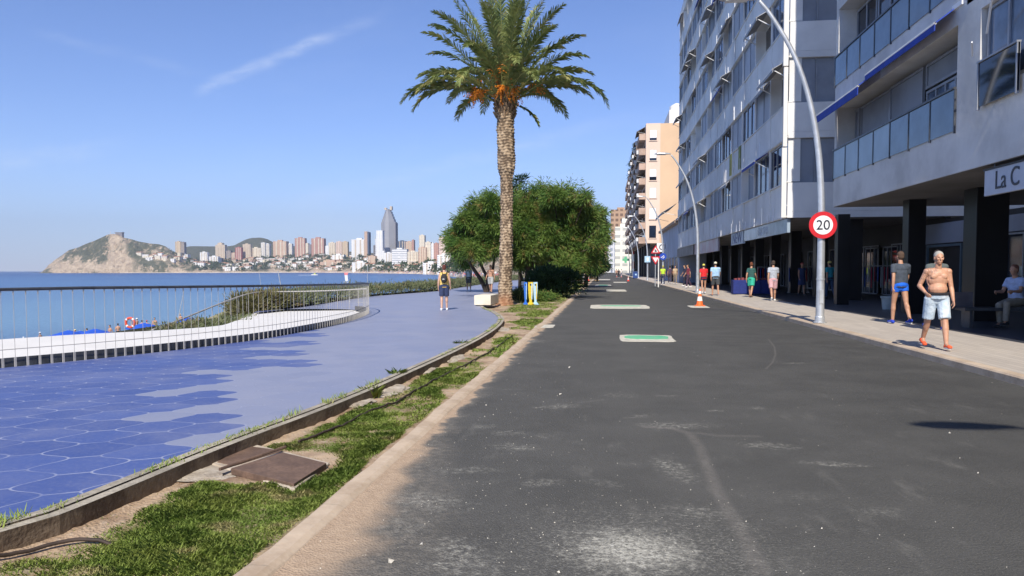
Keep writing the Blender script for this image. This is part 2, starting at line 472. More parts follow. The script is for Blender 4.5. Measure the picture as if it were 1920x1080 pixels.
# spilt cement dust and tyre-carried marks
def blot(cx, cy, rx, ry, ang=0.0, thr=(.35, .75), sc=9.0, det=6):
    ca, sa = math.cos(ang), math.sin(ang)
    xx = (x-cx)*ca+(y-cy)*sa; yy = (y-cy)*ca-(x-cx)*sa
    q = ((xx/rx)*(xx/rx)+(yy/ry)*(yy/ry)).sqrt()
    q = q+(noise(P, sc*.35, 4, .7)-.5)*1.7
    return (1.0-q.sm(.1, 1.0))*noise(P, sc, det, .8).sm(*thr)
dust = blot(.15, 3.98, .46, .42, 0, (.36, .60), 34.0, 8)*.85+blot(.2, 4.0, 1.1, 1.0, 0, (.46, .70), 40.0, 8)*.55
for (px_, py_, rx, ry, an) in ((1050, 762, .42, .07, -.1), (1110, 752, .3, .05, .3), (1160, 741, .35, .08, .1), (955, 812, .25, .05, .2), (1015, 818, .12, .05, 0), (955, 838, .3, .05, -.3), (990, 840, .15, .05, .2), (1265, 880, .16, .14, 0), (1240, 868, .12, .04, 0), (870, 882, .35, .05, .1), (1265, 798, .45, .06, -.1), (1440, 835, .35, .05, -.5), (1420, 765, .12, .06, .6), (1490, 681, .35, .05, 0), (1250, 742, .2, .05, .2), (870, 1060, .3, .1, .3), (1000, 640, .5, .12, .1), (1400, 985, .15, .06, 0), (800, 940, .5, .10, .1), (1130, 905, .22, .04, -.2), (1180, 870, .15, .05, .3), (1020, 905, .3, .05, .1), (760, 985, .25, .08, .3), (850, 1030, .3, .07, .1), (1310, 960, .35, .06, -.2), (1200, 780, .25, .04, .2), (1340, 770, .2, .03, .2), (905, 800, .15, .04, 0), (1085, 830, .1, .06, .4), (1560, 870, .35, .05, -.2), (1650, 960, .3, .05, .2), (1500, 930, .3, .05, .1), (960, 730, .25, .04, 0)):
    g = G(px_, py_); dust = dust+blot(g.x, g.y, rx*(.65+.5*abs(math.sin(px_*1.7))), ry*(1.4+2.2*abs(math.sin(px_*.9))), an+.5*math.sin(px_*2.3), (.44, .66), 20.0, 8)*(.35+.2*math.sin(px_))
def track(pts, wd, st):
    tot = None
    for (a, c) in zip(pts, pts[1:]):
        A, B_ = G(*a), G(*c); L = (B_-A).length; ux, uy = (B_.x-A.x)/L, (B_.y-A.y)/L
        t = ((x-A.x)*ux+(y-A.y)*uy).max(0.0).min(L)
        ddx = x-A.x-t*ux; ddy = y-A.y-t*uy
        q = (ddx*ddx+ddy*ddy).sqrt(); tot = q if tot is None else tot.min(q)
    return (1.0-(tot+(wf-.5)*.03).sm(wd*.15, wd))*st
trk = track([(1210, 800), (1260, 803), (1292, 812), (1312, 838), (1328, 880), (1342, 915), (1364, 955), (1396, 1005), (1440, 1100)], .075, .24)+track([(1436, 692), (1448, 680), (1454, 665), (1452, 650), (1440, 635)], .03, .22)+track([(1310, 812), (1350, 817), (1420, 818)], .07, .16)
ln = track([(990, 638), (1170, 637)], .07, .2)+track([(1260, 638), (1400, 640)], .07, .18)
cc = mix((trk*wf.sm(.2, .6)+ln).clamp(), cc, (0.30, 0.27, 0.235))
cc = mix(dust.clamp(), cc, (0.56, 0.54, 0.46))
setc(b, cc); b.inputs['Roughness'].default_value = 0.85; b.inputs['Specular IOR Level'].default_value = .3
bump(b, f1*.6+vo, .55, .012); M_ASPH = m
RX = 5.31
mb = MB(); mb.quad((KX-.02, -40, 0), (RX, -40, 0), (RX, 420, 0), (KX-.02, 420, 0)); tag(mb.build('road', M_ASPH), kind='structure')
# road kerbs
m, b = newmat('kerb_stone'); P = pos(); x, y, z = xyz(P)
n1 = noise(P, 2.5, 5, .65); n2 = noise(P, 22.0, 4, .6)
cc = mix(n1.sm(.35, .7), (0.57, 0.45, 0.325), (0.43, 0.325, 0.225)); cc = mix(n2.sm(.45, .75)*.35, cc, (0.60, 0.51, 0.39))
jt = 1.0-((y/1.0).frac()-.5).abs().sm(.0, .012)
cc = mix(jt*n2.sm(.4, .7)*.5, cc, (0.16, 0.13, 0.10)); setc(b, cc); b.inputs['Roughness'].default_value = .9; bump(b, n2+n1, .4, .012); M_KERB = m
line = [Vector((KX-.1, -10+i*.25, 0)) for i in range(0, 260)]+[Vector((KX-.1, 55+3*i, 0)) for i in range(1, 60)]
P_ = []
for p in line:
    wob = .012*fbm(p.y*1.7, 2.2, 0, 3); hz = .016+.018*fbm(p.y*.9, 5.5, 0, 3)
    P_.append([(p.x-.09+wob*2, p.y, -.1), (p.x-.08+wob*2, p.y, hz-.004), (p.x-.06, p.y, hz+.006), (p.x+.03+wob, p.y, hz+.004), (p.x+.07+wob, p.y, hz-.012), (p.x+.10+wob, p.y, -.02)])
tag(grid('road_kerb', P_, M_KERB, False), kind='structure')
# right-hand kerb and pavement (rises slightly towards the buildings)
mb = MB(); ys = [-40+1.0*i for i in range(430)]
P_ = [[(RX-.003, yy, -.05), (RX, yy, .095), (RX+.02, yy, .117), (RX+.165, yy, .122), (RX+.168, yy, .118)] for yy in ys[::2]]
tag(grid('pavement_kerb', P_, M_KERB, False), kind='structure')
m, b = newmat('pavement_slabs'); P = pos(); x, y, z = xyz(P)
n1 = noise(P, .9, 5, .65); n2 = noise(P, 20.0, 4, .6)
rw = (x/0.11).floor(); fx = (x/0.11).frac(); fy = ((y+rw*.37)/1.1).frac()
jt = ((1.0-fx.min(1.0-fx).sm(.02, .10))).max(1.0-fy.min(1.0-fy).sm(.004, .012))
tn = noise(comb(rw*2.7, ((y+rw*.37)/1.1).floor()*3.1, 0.0), 1.7, 1)
cc = mix(tn.sm(.25, .75), (0.53, 0.47, 0.39), (0.45, 0.395, 0.33)); cc = mix(n1.sm(.4, .75)*.4, cc, (0.38, 0.335, 0.285))
cc = mix(jt*.5, cc, (0.25, 0.215, 0.18)); setc(b, cc); b.inputs['Roughness'].default_value = .8; bump(b, n2*.4-jt, .3, .008); M_PAVE = m
P_ = [[(RX+.165, yy, .12), (7.3, yy, .20)] for yy in ys]
tag(grid('pavement', P_, M_PAVE, False), kind='structure')
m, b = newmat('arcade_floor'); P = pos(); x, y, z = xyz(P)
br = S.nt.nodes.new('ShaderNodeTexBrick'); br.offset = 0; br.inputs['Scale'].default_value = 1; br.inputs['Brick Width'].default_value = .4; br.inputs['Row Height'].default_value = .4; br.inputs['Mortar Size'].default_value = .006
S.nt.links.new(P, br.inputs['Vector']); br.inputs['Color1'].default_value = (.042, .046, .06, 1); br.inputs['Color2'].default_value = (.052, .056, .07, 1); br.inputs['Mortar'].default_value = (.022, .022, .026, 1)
setc(b, mix(noise(P, 1.5, 5).sm(.4, .7)*.4, br.outputs['Color'], (.07, .068, .07))); b.inputs['Roughness'].default_value = .45; M_ARC = m  # near-black blue tile puts the arcade shade into the floor colour
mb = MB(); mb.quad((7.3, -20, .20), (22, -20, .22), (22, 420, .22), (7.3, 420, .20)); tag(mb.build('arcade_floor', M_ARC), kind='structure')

# --- sea
m, b = newmat('sea_water'); P = pos(); x, y, z = xyz(P)
rr = ((x*x+y*y).sqrt())
n1 = noise(comb(x*.012, y*.003, 0.0), 1.0, 4, .6)
near = (0.165, 0.295, 0.42); midc = (0.08, 0.17, 0.335); farc = (0.028, 0.080, 0.23)
cc = mix((rr+(n1-.5)*260.0).sm(90.0, 420.0), near, midc)
cc = mix((rr+(n1-.5)*900.0).sm(350.0, 1700.0), cc, farc)
cc = mix(noise(comb(x*.05, y*.02, 2.0), 1.0, 5, .65).sm(.48, .75)*.4, cc, (0.13, 0.25, 0.42))
cc = mix(noise(comb(x*.015, y*.004, 5.0), 1.0, 5, .6).sm(.5, .7)*.35, cc, (0.02, 0.06, 0.20))
setc(b, cc); b.inputs['Roughness'].default_value = 0.28; b.inputs['IOR'].default_value = 1.33; b.inputs['Specular IOR Level'].default_value = .38
wv = noise(comb(x*.55, y*1.1, 0.0), 1.0, 5, .6)+noise(comb(x*2.2, y*4.0, 3.0), 1.0, 3, .6)*.4
bump(b, wv, .9, .55)
mb = MB(); mb.quad((-16000, 20, ZS), (6000, 20, ZS), (6000, 16000, ZS), (-16000, 16000, ZS))
tag(mb.build('sea', m), kind='structure')

# --- near beach and planted bank below the promenade
m, b = newmat('beach_sand'); P = pos()
setc(b, mix(noise(P, .7, 5).sm(.35, .7), (0.52, 0.42, 0.29), (0.42, 0.33, 0.22))); b.inputs['Roughness'].default_value = .95; bump(b, noise(P, 6.0, 4), .4, .05); M_SAND = m
shore = [(-260, 34), (-150, 37), (-90, 42), (-60, 47), (-44, 53), (-35, 75), (-30, 130), (-32, 190), (-34, 260), (-36, 330)]
def smooth2(p, it=2): return [(q.x, q.y) for q in smoothline([Vector((a, c, 0)) for a, c in p], it)]
P_ = []
shs = smooth2(shore)
for i, (sx, sy) in enumerate(shs):
    t = i/(len(shs)-1); tx, ty = lerp(-120, -13.0, clampf(t*1.7)), lerp(-20, 335, clampf(t*1.25-.1) if t > .08 else 0)
    ty = min(ty, sy+4) if t < .5 else lerp(ty, sy, .6)
    P_.append([lerp(sx-1.5, tx, q) if True else 0 for q in (0,)] and [(lerp(sx, tx, q)-(3 if q == 0 else 0), lerp(sy, ty, q)+(4 if q == 0 else 0), zz) for q, zz in ((0, ZS-.5), (.03, ZS+.05), (.2, -4.85), (1.0, -4.6))])
tag(grid('beach', P_, M_SAND), kind='structure')
M_BANK = pm('bank_soil', (0.24, 0.21, 0.13), .95, .3, .8, .5, col2=(0.13, 0.14, 0.06))
edge = [wall_top[0]+Vector((-.35, 0, 0)), ]+[p+Vector((-.3, .35, 0)) for p in wall_top[1:] if p.x < -11.2]+[Vector((p.x-1.9, p.y, PZ)) for p in hedge_edge[::-1]]+[Vector((-14.5, 80, .1)), Vector((-14.5, 140, .1)), Vector((-14.5, 330, 0))]
P_ = []
for i, p in enumerate(smoothline(edge, 1)):
    far = p.y > 22
    P_.append([(p.x-q*(1 if far else .8), p.y+(0 if far else q*.8), zz+(.15*fbm(p.y*.7, q) if q > .5 else 0)) for q, zz in ((0, min(p.z, .12)-.03), (.6, -.15 if far else -.45), (2.2, -1.0 if far else -2.2), (6.5, -4.0), (9, -4.9))]+[])
tag(grid('bank', P_, M_BANK), kind='structure')

# --- far shore: headland, hills and the slope the town stands on
def Dshore(px): return interp([(60, 2300), (560, 2300), (640, 2150), (690, 1850), (740, 1600), (780, 1400), (820, 1080), (850, 760), (880, 520), (905, 400), (940, 330), (1000, 300), (1130, 300)], px)
sil_head = [(76, 512), (84, 505), (92, 497), (104, 487), (118, 478), (130, 469), (148, 464), (163, 457), (180, 451), (195, 444), (205, 439.5), (215, 438.5), (224, 440), (232, 445), (246, 448), (262, 453), (283, 456.5), (300, 458), (312, 462), (322, 470), (332, 480), (345, 488), (365, 492), (400, 500), (440, 508)]
sil_back = [(300, 500), (330, 480), (342, 464), (360, 461.5), (400, 462), (420, 463), (440, 460), (452, 454), (462, 449), (472, 446), (492, 445.5), (504, 449), (516, 456), (535, 459), (560, 462), (600, 467), (660, 472), (760, 478), (900, 485), (1130, 497)]
sil_town = [(60, 513), (280, 509), (330, 492), (380, 487), (450, 482), (600, 476), (700, 482), (760, 488), (830, 494), (900, 498), (1130, 502)]
def terr(px, t):
    D0 = Dshore(px); Y = D0+t
    zt = AtY(px, interp(sil_town, px), D0+420).z; zb = AtY(px, interp(sil_back, px), D0+1000).z
    sc = 1.0 if D0 > 1500 else max(.25, D0/1500)
    zt = zt if D0 > 1500 else AtY(px, interp(sil_town, px), D0+420*sc).z
    a = clampf((t-18*sc)/(400*sc)); z = ZS+clampf(t/(20*sc))*3.5+(zt-ZS-3.5)*(a**.8)
    if t > 550*sc: z = lerp(z, max(z, zb), clampf((t-550*sc)/(400*sc)))
    if px < 440:
        zh = AtY(px, interp(sil_head, px), D0+110).z
        q = clampf(t/110.0); prof = (q**.62) if q < 1 else max(0, 1-((t-110)/420.0))
        cl = 1+.26*fbm(px*.07, t*.02, 2.5, 4)*(q*(1-q)*4)
        zh = ZS+(zh-ZS)*prof*cl
        z = max(z if px > 250 else ZS-4+clampf(t/300)*2, zh)
    return z
cols = [62+3.0*i for i in range(126)]+[440+7*i for i in range(100)]
P_ = []
for px_ in cols:
    r = []
    for t in [-12, 0, 6, 14, 24, 36, 50, 62, 74, 86, 98, 110, 124, 145, 175, 210, 250, 300, 350, 400, 450, 520, 600, 700, 800, 900, 1000, 1100]:
        Y = Dshore(px_)+t; q = AtY(px_, HORP, Y)
        z = terr(px_, t) if t > 0 else ZS-1
        jit = 9*fbm(px_*.08, t*.03, 9.0, 3) if 0 < t < 110 and px_ < 430 else 0
        r.append((q.x, Y+jit, z))
    P_.append(r)
m, b = newmat('headland'); P = pos(); x, y, z = xyz(P)
nrm = S.nt.nodes.new('ShaderNodeNewGeometry').outputs['Normal']; nx, ny, nz = xyz(nrm)
n1 = noise(P, .018, 6, .65); n2 = noise(P, .07, 5, .7)
rock = mix(n2.sm(.3, .7), (0.70, 0.56, 0.39), (0.40, 0.30, 0.21))
veg = mix(n2.sm(.35, .7), (0.085, 0.095, 0.055), (0.17, 0.165, 0.10))
gate = noise(comb(x*.012, z*.02, 0.0), 1.0, 4, .6)
vm = ((gate+n1*.75+nz*.30+z*.0026).sm(1.13, 1.27))
azq = S.m('DIVIDE', x, y)
def band(p0, p1): return (azq.sm(azel(p0-8, 500)[0], azel(p0+4, 500)[0]))*(1.0-azq.sm(azel(p1-4, 500)[0], azel(p1+8, 500)[0]))
gate2 = noise(comb(x*.03, y*.01, z*.02), 1.0, 4, .7)
gate3 = noise(comb(x*.05, y*.02, z*.035), 1.0, 5, .75)
vm = (vm*gate3.sm(.35, .5)-band(206, 236)*(gate2.sm(.3, .5))+band(150, 203)*z.sm(22.0, 40.0)*gate3.sm(.38, .52)*.9+band(250, 320)*gate3.sm(.42, .55)*.7).clamp()
back = y.sm(2700.0, 2900.0)
vm = vm.max(back)
vm = vm.max((1.0-y.sm(2380.0, 2420.0))*0.0)
setc(b, mix(vm, rock, veg)); b.inputs['Roughness'].default_value = .95; bump(b, n2+gate3, .9, 14.0)
o = tag(grid('headland_terrain', P_, m), kind='structure')
# far beach
P_ = []
for px_ in range(225, 1000, 12):
    D0 = Dshore(px_); k = 1.0 if D0 > 1500 else max(.3, D0/1500)
    P_.append([(AtY(px_, HORP, D0-20*k).x, D0-20*k, ZS-.4), (AtY(px_, HORP, D0-14*k).x, D0-14*k, ZS+.25), (AtY(px_, HORP, D0+22*k).x, D0+22*k, -1.3)])
M_SANDF = pm('far_sand', (0.72, 0.60, 0.45), .95, .15, .02)
tag(grid('far_beach', P_, M_SANDF), kind='structure')
# ================================================================== PLANTS
def leafcloud(blobs, n, L, W, droop=.5, spread=1.0, shell=.55, seed=1, clump=18, cr=.28):
    """blobs: (x,y,z,rx,ry,rz). returns (n*4,3) rhombic leaf faces gathered in drooping clumps"""
    g = np.random.default_rng(seed)
    B = np.array(blobs, float); vol = B[:, 3]*B[:, 4]*B[:, 5]; vol = vol**.8; vol /= vol.sum()
    nc = max(1, n//clump); bi = g.choice(len(B), nc, p=vol)
    d = g.normal(size=(nc, 3)); d /= np.linalg.norm(d, axis=1)[:, None]; d[:, 2] = np.where(d[:, 2] < -.55, -d[:, 2], d[:, 2])
    r = shell+(1-shell)*g.random(nc)**.6; r *= 1+.13*g.normal(size=nc)
    c = B[bi, :3]+d*B[bi, 3:6]*r[:, None]
    ci = np.repeat(np.arange(nc), clump); N = len(ci)
    cs = cr*(0.6+.8*g.random(nc))
    off = g.normal(size=(N, 3)); off[:, 2] *= .8; off *= cs[ci][:, None]*.6
    p = c[ci]+off
    dirv = d[ci]*.9+off/np.maximum(np.linalg.norm(off, axis=1)[:, None], 1e-6)*.8*spread+g.normal(size=(N, 3))*.35; dirv[:, 2] -= droop
    dirv /= np.linalg.norm(dirv, axis=1)[:, None]
    sd = np.cross(dirv, g.normal(size=(N, 3))); sd /= np.linalg.norm(sd, axis=1)[:, None]
    l = L*(.6+.8*g.random(N))[:, None]; w_ = W*(.6+.8*g.random(N))[:, None]
    V = np.stack([p, p+dirv*l*.5+sd*w_, p+dirv*l, p+dirv*l*.5-sd*w_], 1)
    return V.reshape(-1, 3)
def leafmat(name, a, b_, c_=None, sc=.9, tr=.33, rough=.6):
    m, b = newmat(name); P = pos()
    n1 = noise(P, sc, 3, .6); n2 = noise(P, 9.0, 3, .7)
    cc = mix(n1.sm(.36, .64), a, b_)
    if c_: cc = mix(noise(P, sc*1.7, 2, .5).sm(.56, .68)*.8, cc, c_)
    cc = mix(n2.sm(.45, .8)*.45, cc, tuple(min(1, q*1.9) for q in a))
    setc(b, cc); b.inputs['Roughness'].default_value = rough; b.inputs['Specular IOR Level'].default_value = .25
    t = m.node_tree.nodes.new('ShaderNodeBsdfTranslucent'); m.node_tree.links.new(cc, t.inputs[0])
    mx = m.node_tree.nodes.new('ShaderNodeMixShader'); mx.inputs[0].default_value = tr
    o = m.node_tree.nodes['Material Output']; m.node_tree.links.new(b.outputs[0], mx.inputs[1]); m.node_tree.links.new(t.outputs[0], mx.inputs[2]); m.node_tree.links.new(mx.outputs[0], o.inputs[0])
    return m
M_TAM = leafmat('tamarisk_leaf', (0.075, 0.155, 0.03), (0.18, 0.255, 0.055), (0.29, 0.20, 0.07))
M_DKG = leafmat('dark_leaf', (0.018, 0.045, 0.015), (0.03, 0.065, 0.02))
M_PALM = leafmat('palm_leaf', (0.14, 0.19, 0.065), (0.29, 0.33, 0.11), (0.48, 0.42, 0.16), 1.3, .22)
M_GRASS = leafmat('grass_blade', (0.20, 0.29, 0.055), (0.32, 0.39, 0.09), (0.48, 0.41, 0.20), 1.8, .3)
M_HEDGE = leafmat('hedge_leaf', (0.13, 0.16, 0.075), (0.19, 0.205, 0.11), (0.23, 0.18, 0.10), 1.2, .2)
M_BARK = pm('tree_bark', (0.075, 0.055, 0.04), .95, .3, 4.0, .8)

# --- grass on the verge: one mass of blades
def hgrid(fn, x, y): return np.array([fn(a, c) for a, c in zip(x, y)])
def blades(n, ylo, yhi, L, W, seed, thr=.12):
    g = np.random.default_rng(seed); y = ylo+(yhi-ylo)*g.random(n)
    kx = np.array([kerb_left_x(q) for q in y]); t = g.random(n); x = (kx+.15)+t*((KX-.2)-(kx+.15))
    pa = np.array([patch(a, c) for a, c in zip(x, y)])
    keep = g.random(n) < np.where(pa > thr, pa**1.1, pa*.15+.01); x, y, pa = x[keep], y[keep], pa[keep]; n = len(x)
    z = np.array([verge_h(a, c) for a, c in zip(x, y)])-.005
    hi = np.array([.55+.75*clampf(.5+fbm(a*2.2, c*2.2, 4.4, 2)) for a, c in zip(x, y)])
    ang = g.random(n)*2*math.pi; lean = .35+.65*g.random(n)
    l = L*(.45+.8*g.random(n))*hi*(.4+.6*pa)
    dr = np.stack([np.cos(ang)*lean, np.sin(ang)*lean, np.ones(n)], 1); dr /= np.linalg.norm(dr, axis=1)[:, None]
    dr2 = dr.copy(); dr2[:, 2] *= .45; dr2[:, :2] *= 1.5; dr2 /= np.linalg.norm(dr2, axis=1)[:, None]
    sd = np.stack([-np.sin(ang), np.cos(ang), np.zeros(n)], 1)*(W*(.6+.8*g.random(n)))[:, None]
    p = np.stack([x, y, z], 1); mid = p+dr*(l*.6)[:, None]; tip = mid+dr2*(l*.55)[:, None]
    return np.stack([p-sd, p+sd, mid+sd*.7, tip, mid-sd*.7], 1).reshape(-1, 3)
V = np.concatenate([blades(110000, 2.6, 7.0, .040, .0026, 1), blades(60000, 7.0, 13.0, .042, .0038, 2), blades(42000, 13.0, 36.0, .055, .009, 3), blades(9000, 36, 80, .12, .02, 4)])
o = tris('grass', V, M_GRASS, n=5); tag(o, 'green lawn grass growing in patches on the sandy verge', 'grass', kind='stuff')
# weeds rooted in the promenade edging
g = np.random.default_rng(5); vs = []
for i in range(46):
    j = g.integers(10, len(kerb_w)-1); t = g.random(); p = kerb_w[j].lerp(kerb_w[j-1], t)
    if p.y < 3: continue
    k = int(26+50*g.random()); q = np.array(p)+np.stack([g.normal(size=k)*.03+.03, g.normal(size=k)*(.06+.1*g.random()), np.zeros(k)+.005], 1)
    a = g.random(k)*6.28; l = (.02+.035*g.random(k))*(1.6 if g.random() < .15 else .7)
    dr = np.stack([np.cos(a)*.7, np.sin(a)*.7, .5+g.random(k)], 1); dr /= np.linalg.norm(dr, axis=1)[:, None]; sd = np.stack([-np.sin(a), np.cos(a), 0*a], 1)*.004
    vs.append(np.stack([q-sd, q+sd, q+dr*l[:, None]*.7+sd*.6, q+dr*l[:, None], q+dr*l[:, None]*.7-sd*.6], 1).reshape(-1, 3))
tag(tris('weeds', np.concatenate(vs), M_GRASS, n=5), 'small weeds sprouting along the concrete edge of the blue promenade', 'weeds', kind='stuff')

# --- tall tufts beside the edging
def tuft(px_, py_, h, n, label, seed, dx=.25):
    p = G(px_, py_, -.02); p.z = verge_h(p.x, p.y); g = np.random.default_rng(seed)
    a = g.random(n)*6.28; ln = .2+.5*g.random(n); q = np.array(p)+np.stack([g.normal(size=n)*.03, g.normal(size=n)*.03, 0*a], 1)
    l = h*(.5+.5*g.random(n))[:, None]; dr = np.stack([np.cos(a)*ln, np.sin(a)*ln, 1+0*a], 1); dr /= np.linalg.norm(dr, axis=1)[:, None]
    sd = np.stack([-np.sin(a), np.cos(a), 0*a], 1)*.006
    V = np.stack([q-sd, q+sd, q+dr*l*.6+sd*.7, q+dr*l+np.stack([np.cos(a)*ln*.1, np.sin(a)*ln*.1, -.02+0*a], 1), q+dr*l*.6-sd*.7], 1).reshape(-1, 3)
    tag(tris('weed_tuft', V, M_GRASS, n=5, origin_at=p), label, 'weed', 'tall weed tufts by the promenade edging')
tuft(475, 834, .17, 60, 'upright weed tuft against the concrete edging just behind the rusty cover', 3)
tuft(252, 905, .14, 50, 'broad weed tuft at the foot of the edging left of the nearest grass patch', 4)
tuft(745, 716, .2, 60, 'weed tuft against the edging beside the concrete lumps', 5)
tuft(695, 748, .22, 60, 'leafy weed between two concrete lumps on the verge', 6)
tuft(866, 655, .22, 50, 'weed tuft under the promenade edging near the far grass', 7)

# --- palm
PB = G(946, 573, -.02)
PALM = empty('palm_tree', PB, 'tall date palm with orange date bunches on the verge before the green trees', 'palm tree')
m, b = newmat('palm_trunk'); co = objco(); x, y, z = xyz(co)
n1 = noise(co, 5.0, 5, .7); n2 = noise(co, 22.0, 3, .7)
cc = mix(n1.sm(.35, .65), (0.50, 0.385, 0.26), (0.27, 0.185, 0.115)); cc = mix(n2.sm(.5, .75)*.5, cc, (0.55, 0.45, 0.32))
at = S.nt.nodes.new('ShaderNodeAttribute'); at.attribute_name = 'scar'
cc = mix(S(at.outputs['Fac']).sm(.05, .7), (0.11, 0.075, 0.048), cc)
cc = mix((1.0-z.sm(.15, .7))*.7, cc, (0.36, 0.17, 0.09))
setc(b, cc); b.inputs['Roughness'].default_value = .95; bump(b, n2, .6, .02)
H_T = 8.55; SEG = 56; NR = 300; vs = []; fs = []; sc_ = []
for i in range(NR+1):
    h = H_T*i/NR; r = interp([(0, .40), (.25, .33), (.8, .285), (3, .27), (5.3, .25), (5.55, .28), (5.8, .36), (6.6, .37), (7.8, .35), (8.55, .33)], h)
    cxx = .10*math.sin(h*.33)-.13*clampf(h/8)*0; cyy = 0
    for k in range(SEG):
        th = 2*math.pi*k/SEG
        rowh = .118; nn = 10; rr_ = h/rowh+.5*fbm(math.cos(th)*1.5, math.sin(th)*1.5, h*1.3, 2); rowi = math.floor(rr_); f = rr_-rowi
        aa = (th/(2*math.pi)*nn+.5*rowi) % 1.0
        dia = clampf(1-abs(aa-.5)*2*.95-(f)*.55)         # overlapping leaf bases, pointing up
        lip = clampf(1-abs(f-.25)*3)*.6+dia*.7
        n = fbm(math.cos(th)*2+h*1.4, math.sin(th)*2, h*3, 3)
        rough_ = .045 if h > 5.4 else .034
        rr2 = r+rough_*(lip-.4)*(.75+.6*n)+.035*n
        vs.append((cxx+rr2*math.cos(th), cyy+rr2*math.sin(th), h)); sc_.append(clampf(lip*.75+.75*n+.12))
for i in range(NR):
    for k in range(SEG):
        q = (k+1) % SEG; fs.append((i*SEG+k, i*SEG+q, (i+1)*SEG+q, (i+1)*SEG+k))
me = bpy.data.meshes.new('trunk'); me.from_pydata(vs, [], fs); me.polygons.foreach_set('use_smooth', [True]*len(fs))
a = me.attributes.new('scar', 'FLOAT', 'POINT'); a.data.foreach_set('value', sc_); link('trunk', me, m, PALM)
top = Vector((PB.x+.10*math.sin(8.3*.33), PB.y, PB.z+8.55))
def frond(az_, el0, L, curl, seed):
    g = random.Random(seed); pts = []; p = Vector((top.x+.2*math.cos(az_), top.y+.2*math.sin(az_), top.z+g.uniform(-.25, .45)*(.5+el0*.5)))
    n = 26; e = el0; dr_az = az_+g.uniform(-.06, .06)
    for i in range(n+1):
        pts.append(p.copy()); t = i/n
        st_ = L/n; p = p+Vector((math.cos(dr_az)*math.cos(e), math.sin(dr_az)*math.cos(e), math.sin(e)))*st_
        e -= curl/n*(.35+1.6*t*t+.3*t)
    return pts
def frond_leaves(pts, seed, Ll):
    g = np.random.default_rng(seed); out = []; n = len(pts); cum = np.array(pts, float)
    M = 92
    for s_ in (-1, 1):
        for i in range(M):
            t = .13+.87*(i/M); f = t*(n-1); k = min(int(f), n-2); p = cum[k]+(cum[k+1]-cum[k])*(f-k)
            tan = cum[min(k+1, n-1)]-cum[max(k-1, 0)]; tan /= np.linalg.norm(tan)
            side = np.cross(tan, (0, 0, 1.0)); nn = np.linalg.norm(side)
            side = side/nn if nn > .15 else np.array([math.cos(seed), math.sin(seed), 0.])
            upv = np.cross(side, tan)
            ll = Ll*(1-abs(2*t-1.05)**2.2*.72)*(.8+.35*g.random())
            if t < .25: ll *= .55
            fw = .75+.75*t
            dr = side*s_*(1.0)+tan*fw+upv*(.45*g.normal()*.6+.28)+g.normal(size=3)*.08; dr /= np.linalg.norm(dr)
            dr2 = dr.copy(); dr2[2] -= .55; dr2 /= np.linalg.norm(dr2)
            wd = np.cross(dr, upv); wd = wd/np.linalg.norm(wd)*.0165*(1.25 if t < .9 else .8); wd = wd+upv*.006*g.normal()
            mid = p+dr*ll*.55
            out.append([p-wd*.6, p+wd*.6, mid+wd, mid+dr2*ll*.45, mid-wd])
    return np.array(out).reshape(-1, 3)
M_RACH = pm('frond_stalk', (0.30, 0.30, 0.10), .6, .2, 2)
fr = []
for i in range(14): fr.append((i*.449+.2, R(84-(i % 3)*7), 4.9, .42))
for i in range(14): fr.append((i*.449+.45, R(64-(i % 3)*6), 4.5, 1.0))
for i in range(13): fr.append((i*.483+.1, R(46-(i % 3)*6), 4.2, 1.5))
for i in range(9): fr.append((i*.698+.3, R(32-(i % 2)*7), 4.2, 1.6))
fr.append((R(-25), R(-20), 2.0, 1.2))
fr += [(R(178), R(34), 4.8, 1.95), (R(186), R(22), 4.5, 1.65), (R(2), R(33), 4.8, 1.9), (R(-6), R(22), 4.6, 1.6)]
for i, (a_, e_, L_f, cu) in enumerate(fr):
    pts = frond(a_+random.uniform(-.12, .12), e_, L_f*random.uniform(.92, 1.04), cu*random.uniform(.85, 1.15), i)
    V = frond_leaves(pts, i, .57 if L_f > 3 else .3)
    o = tris('frond', V, M_PALM, PALM, n=5)
    mb = MB(); mb.tube(pts[::2], [.032-.027*(k/(len(pts[::2])-1)) for k in range(len(pts[::2]))], 5); mb.build('stalk', M_RACH, o)
m, b = newmat('date_orange'); co = objco()
setc(b, mix(noise(co, 12.0, 3).sm(.3, .7), (0.85, 0.30, 0.02), (0.62, 0.18, 0.015))); b.inputs['Roughness'].default_value = .5; M_DATE = m
M_DRY = pm('dry_sheath', (0.33, 0.22, 0.13), .9, .35, 6)
for i, (a_, r_, z_, L_d) in enumerate([(200, .75, .75, .8), (250, .55, 1.0, .85), (285, .5, 1.2, .85), (320, .7, .95, .8), (225, .95, .15, .7), (268, .42, .35, .8), (300, .5, .3, .7), (345, .95, .5, .6), (180, .9, .3, .6), (60, .7, .7, .6), (120, .7, .7, .6)]):
    g = np.random.default_rng(90+i); a_ = R(a_); c0 = top+Vector((.15*math.cos(a_), .15*math.sin(a_), z_*.3-.1)); r_ += .35; c1 = top+Vector((r_*math.cos(a_), r_*math.sin(a_), z_+.25))
    mid = (c0+c1)/2+Vector((0, 0, .25)); mb = MB(); mb.tube(smoothline([c0, mid, c1], 2), .016, 5)
    for s_ in range(34):
        e = c1+Vector((g.normal()*.21+.08*math.cos(a_), g.normal()*.21, -abs(g.normal())*.30-.05)); mb.tube([c1, (c1+e)/2+Vector((0, 0, .04)), e], .005, 3, False)
        for q in range(9):
            t = .3+.7*g.random(); p = c1.lerp(e, t)+Vector((g.normal()*.018, g.normal()*.018, g.normal()*.018)); mb.lathe(p, [(0.001, -.028), (.022, 0), (.001, .028)], 5)
    mb.build('date_cluster', M_DATE, PALM)
mb = MB()
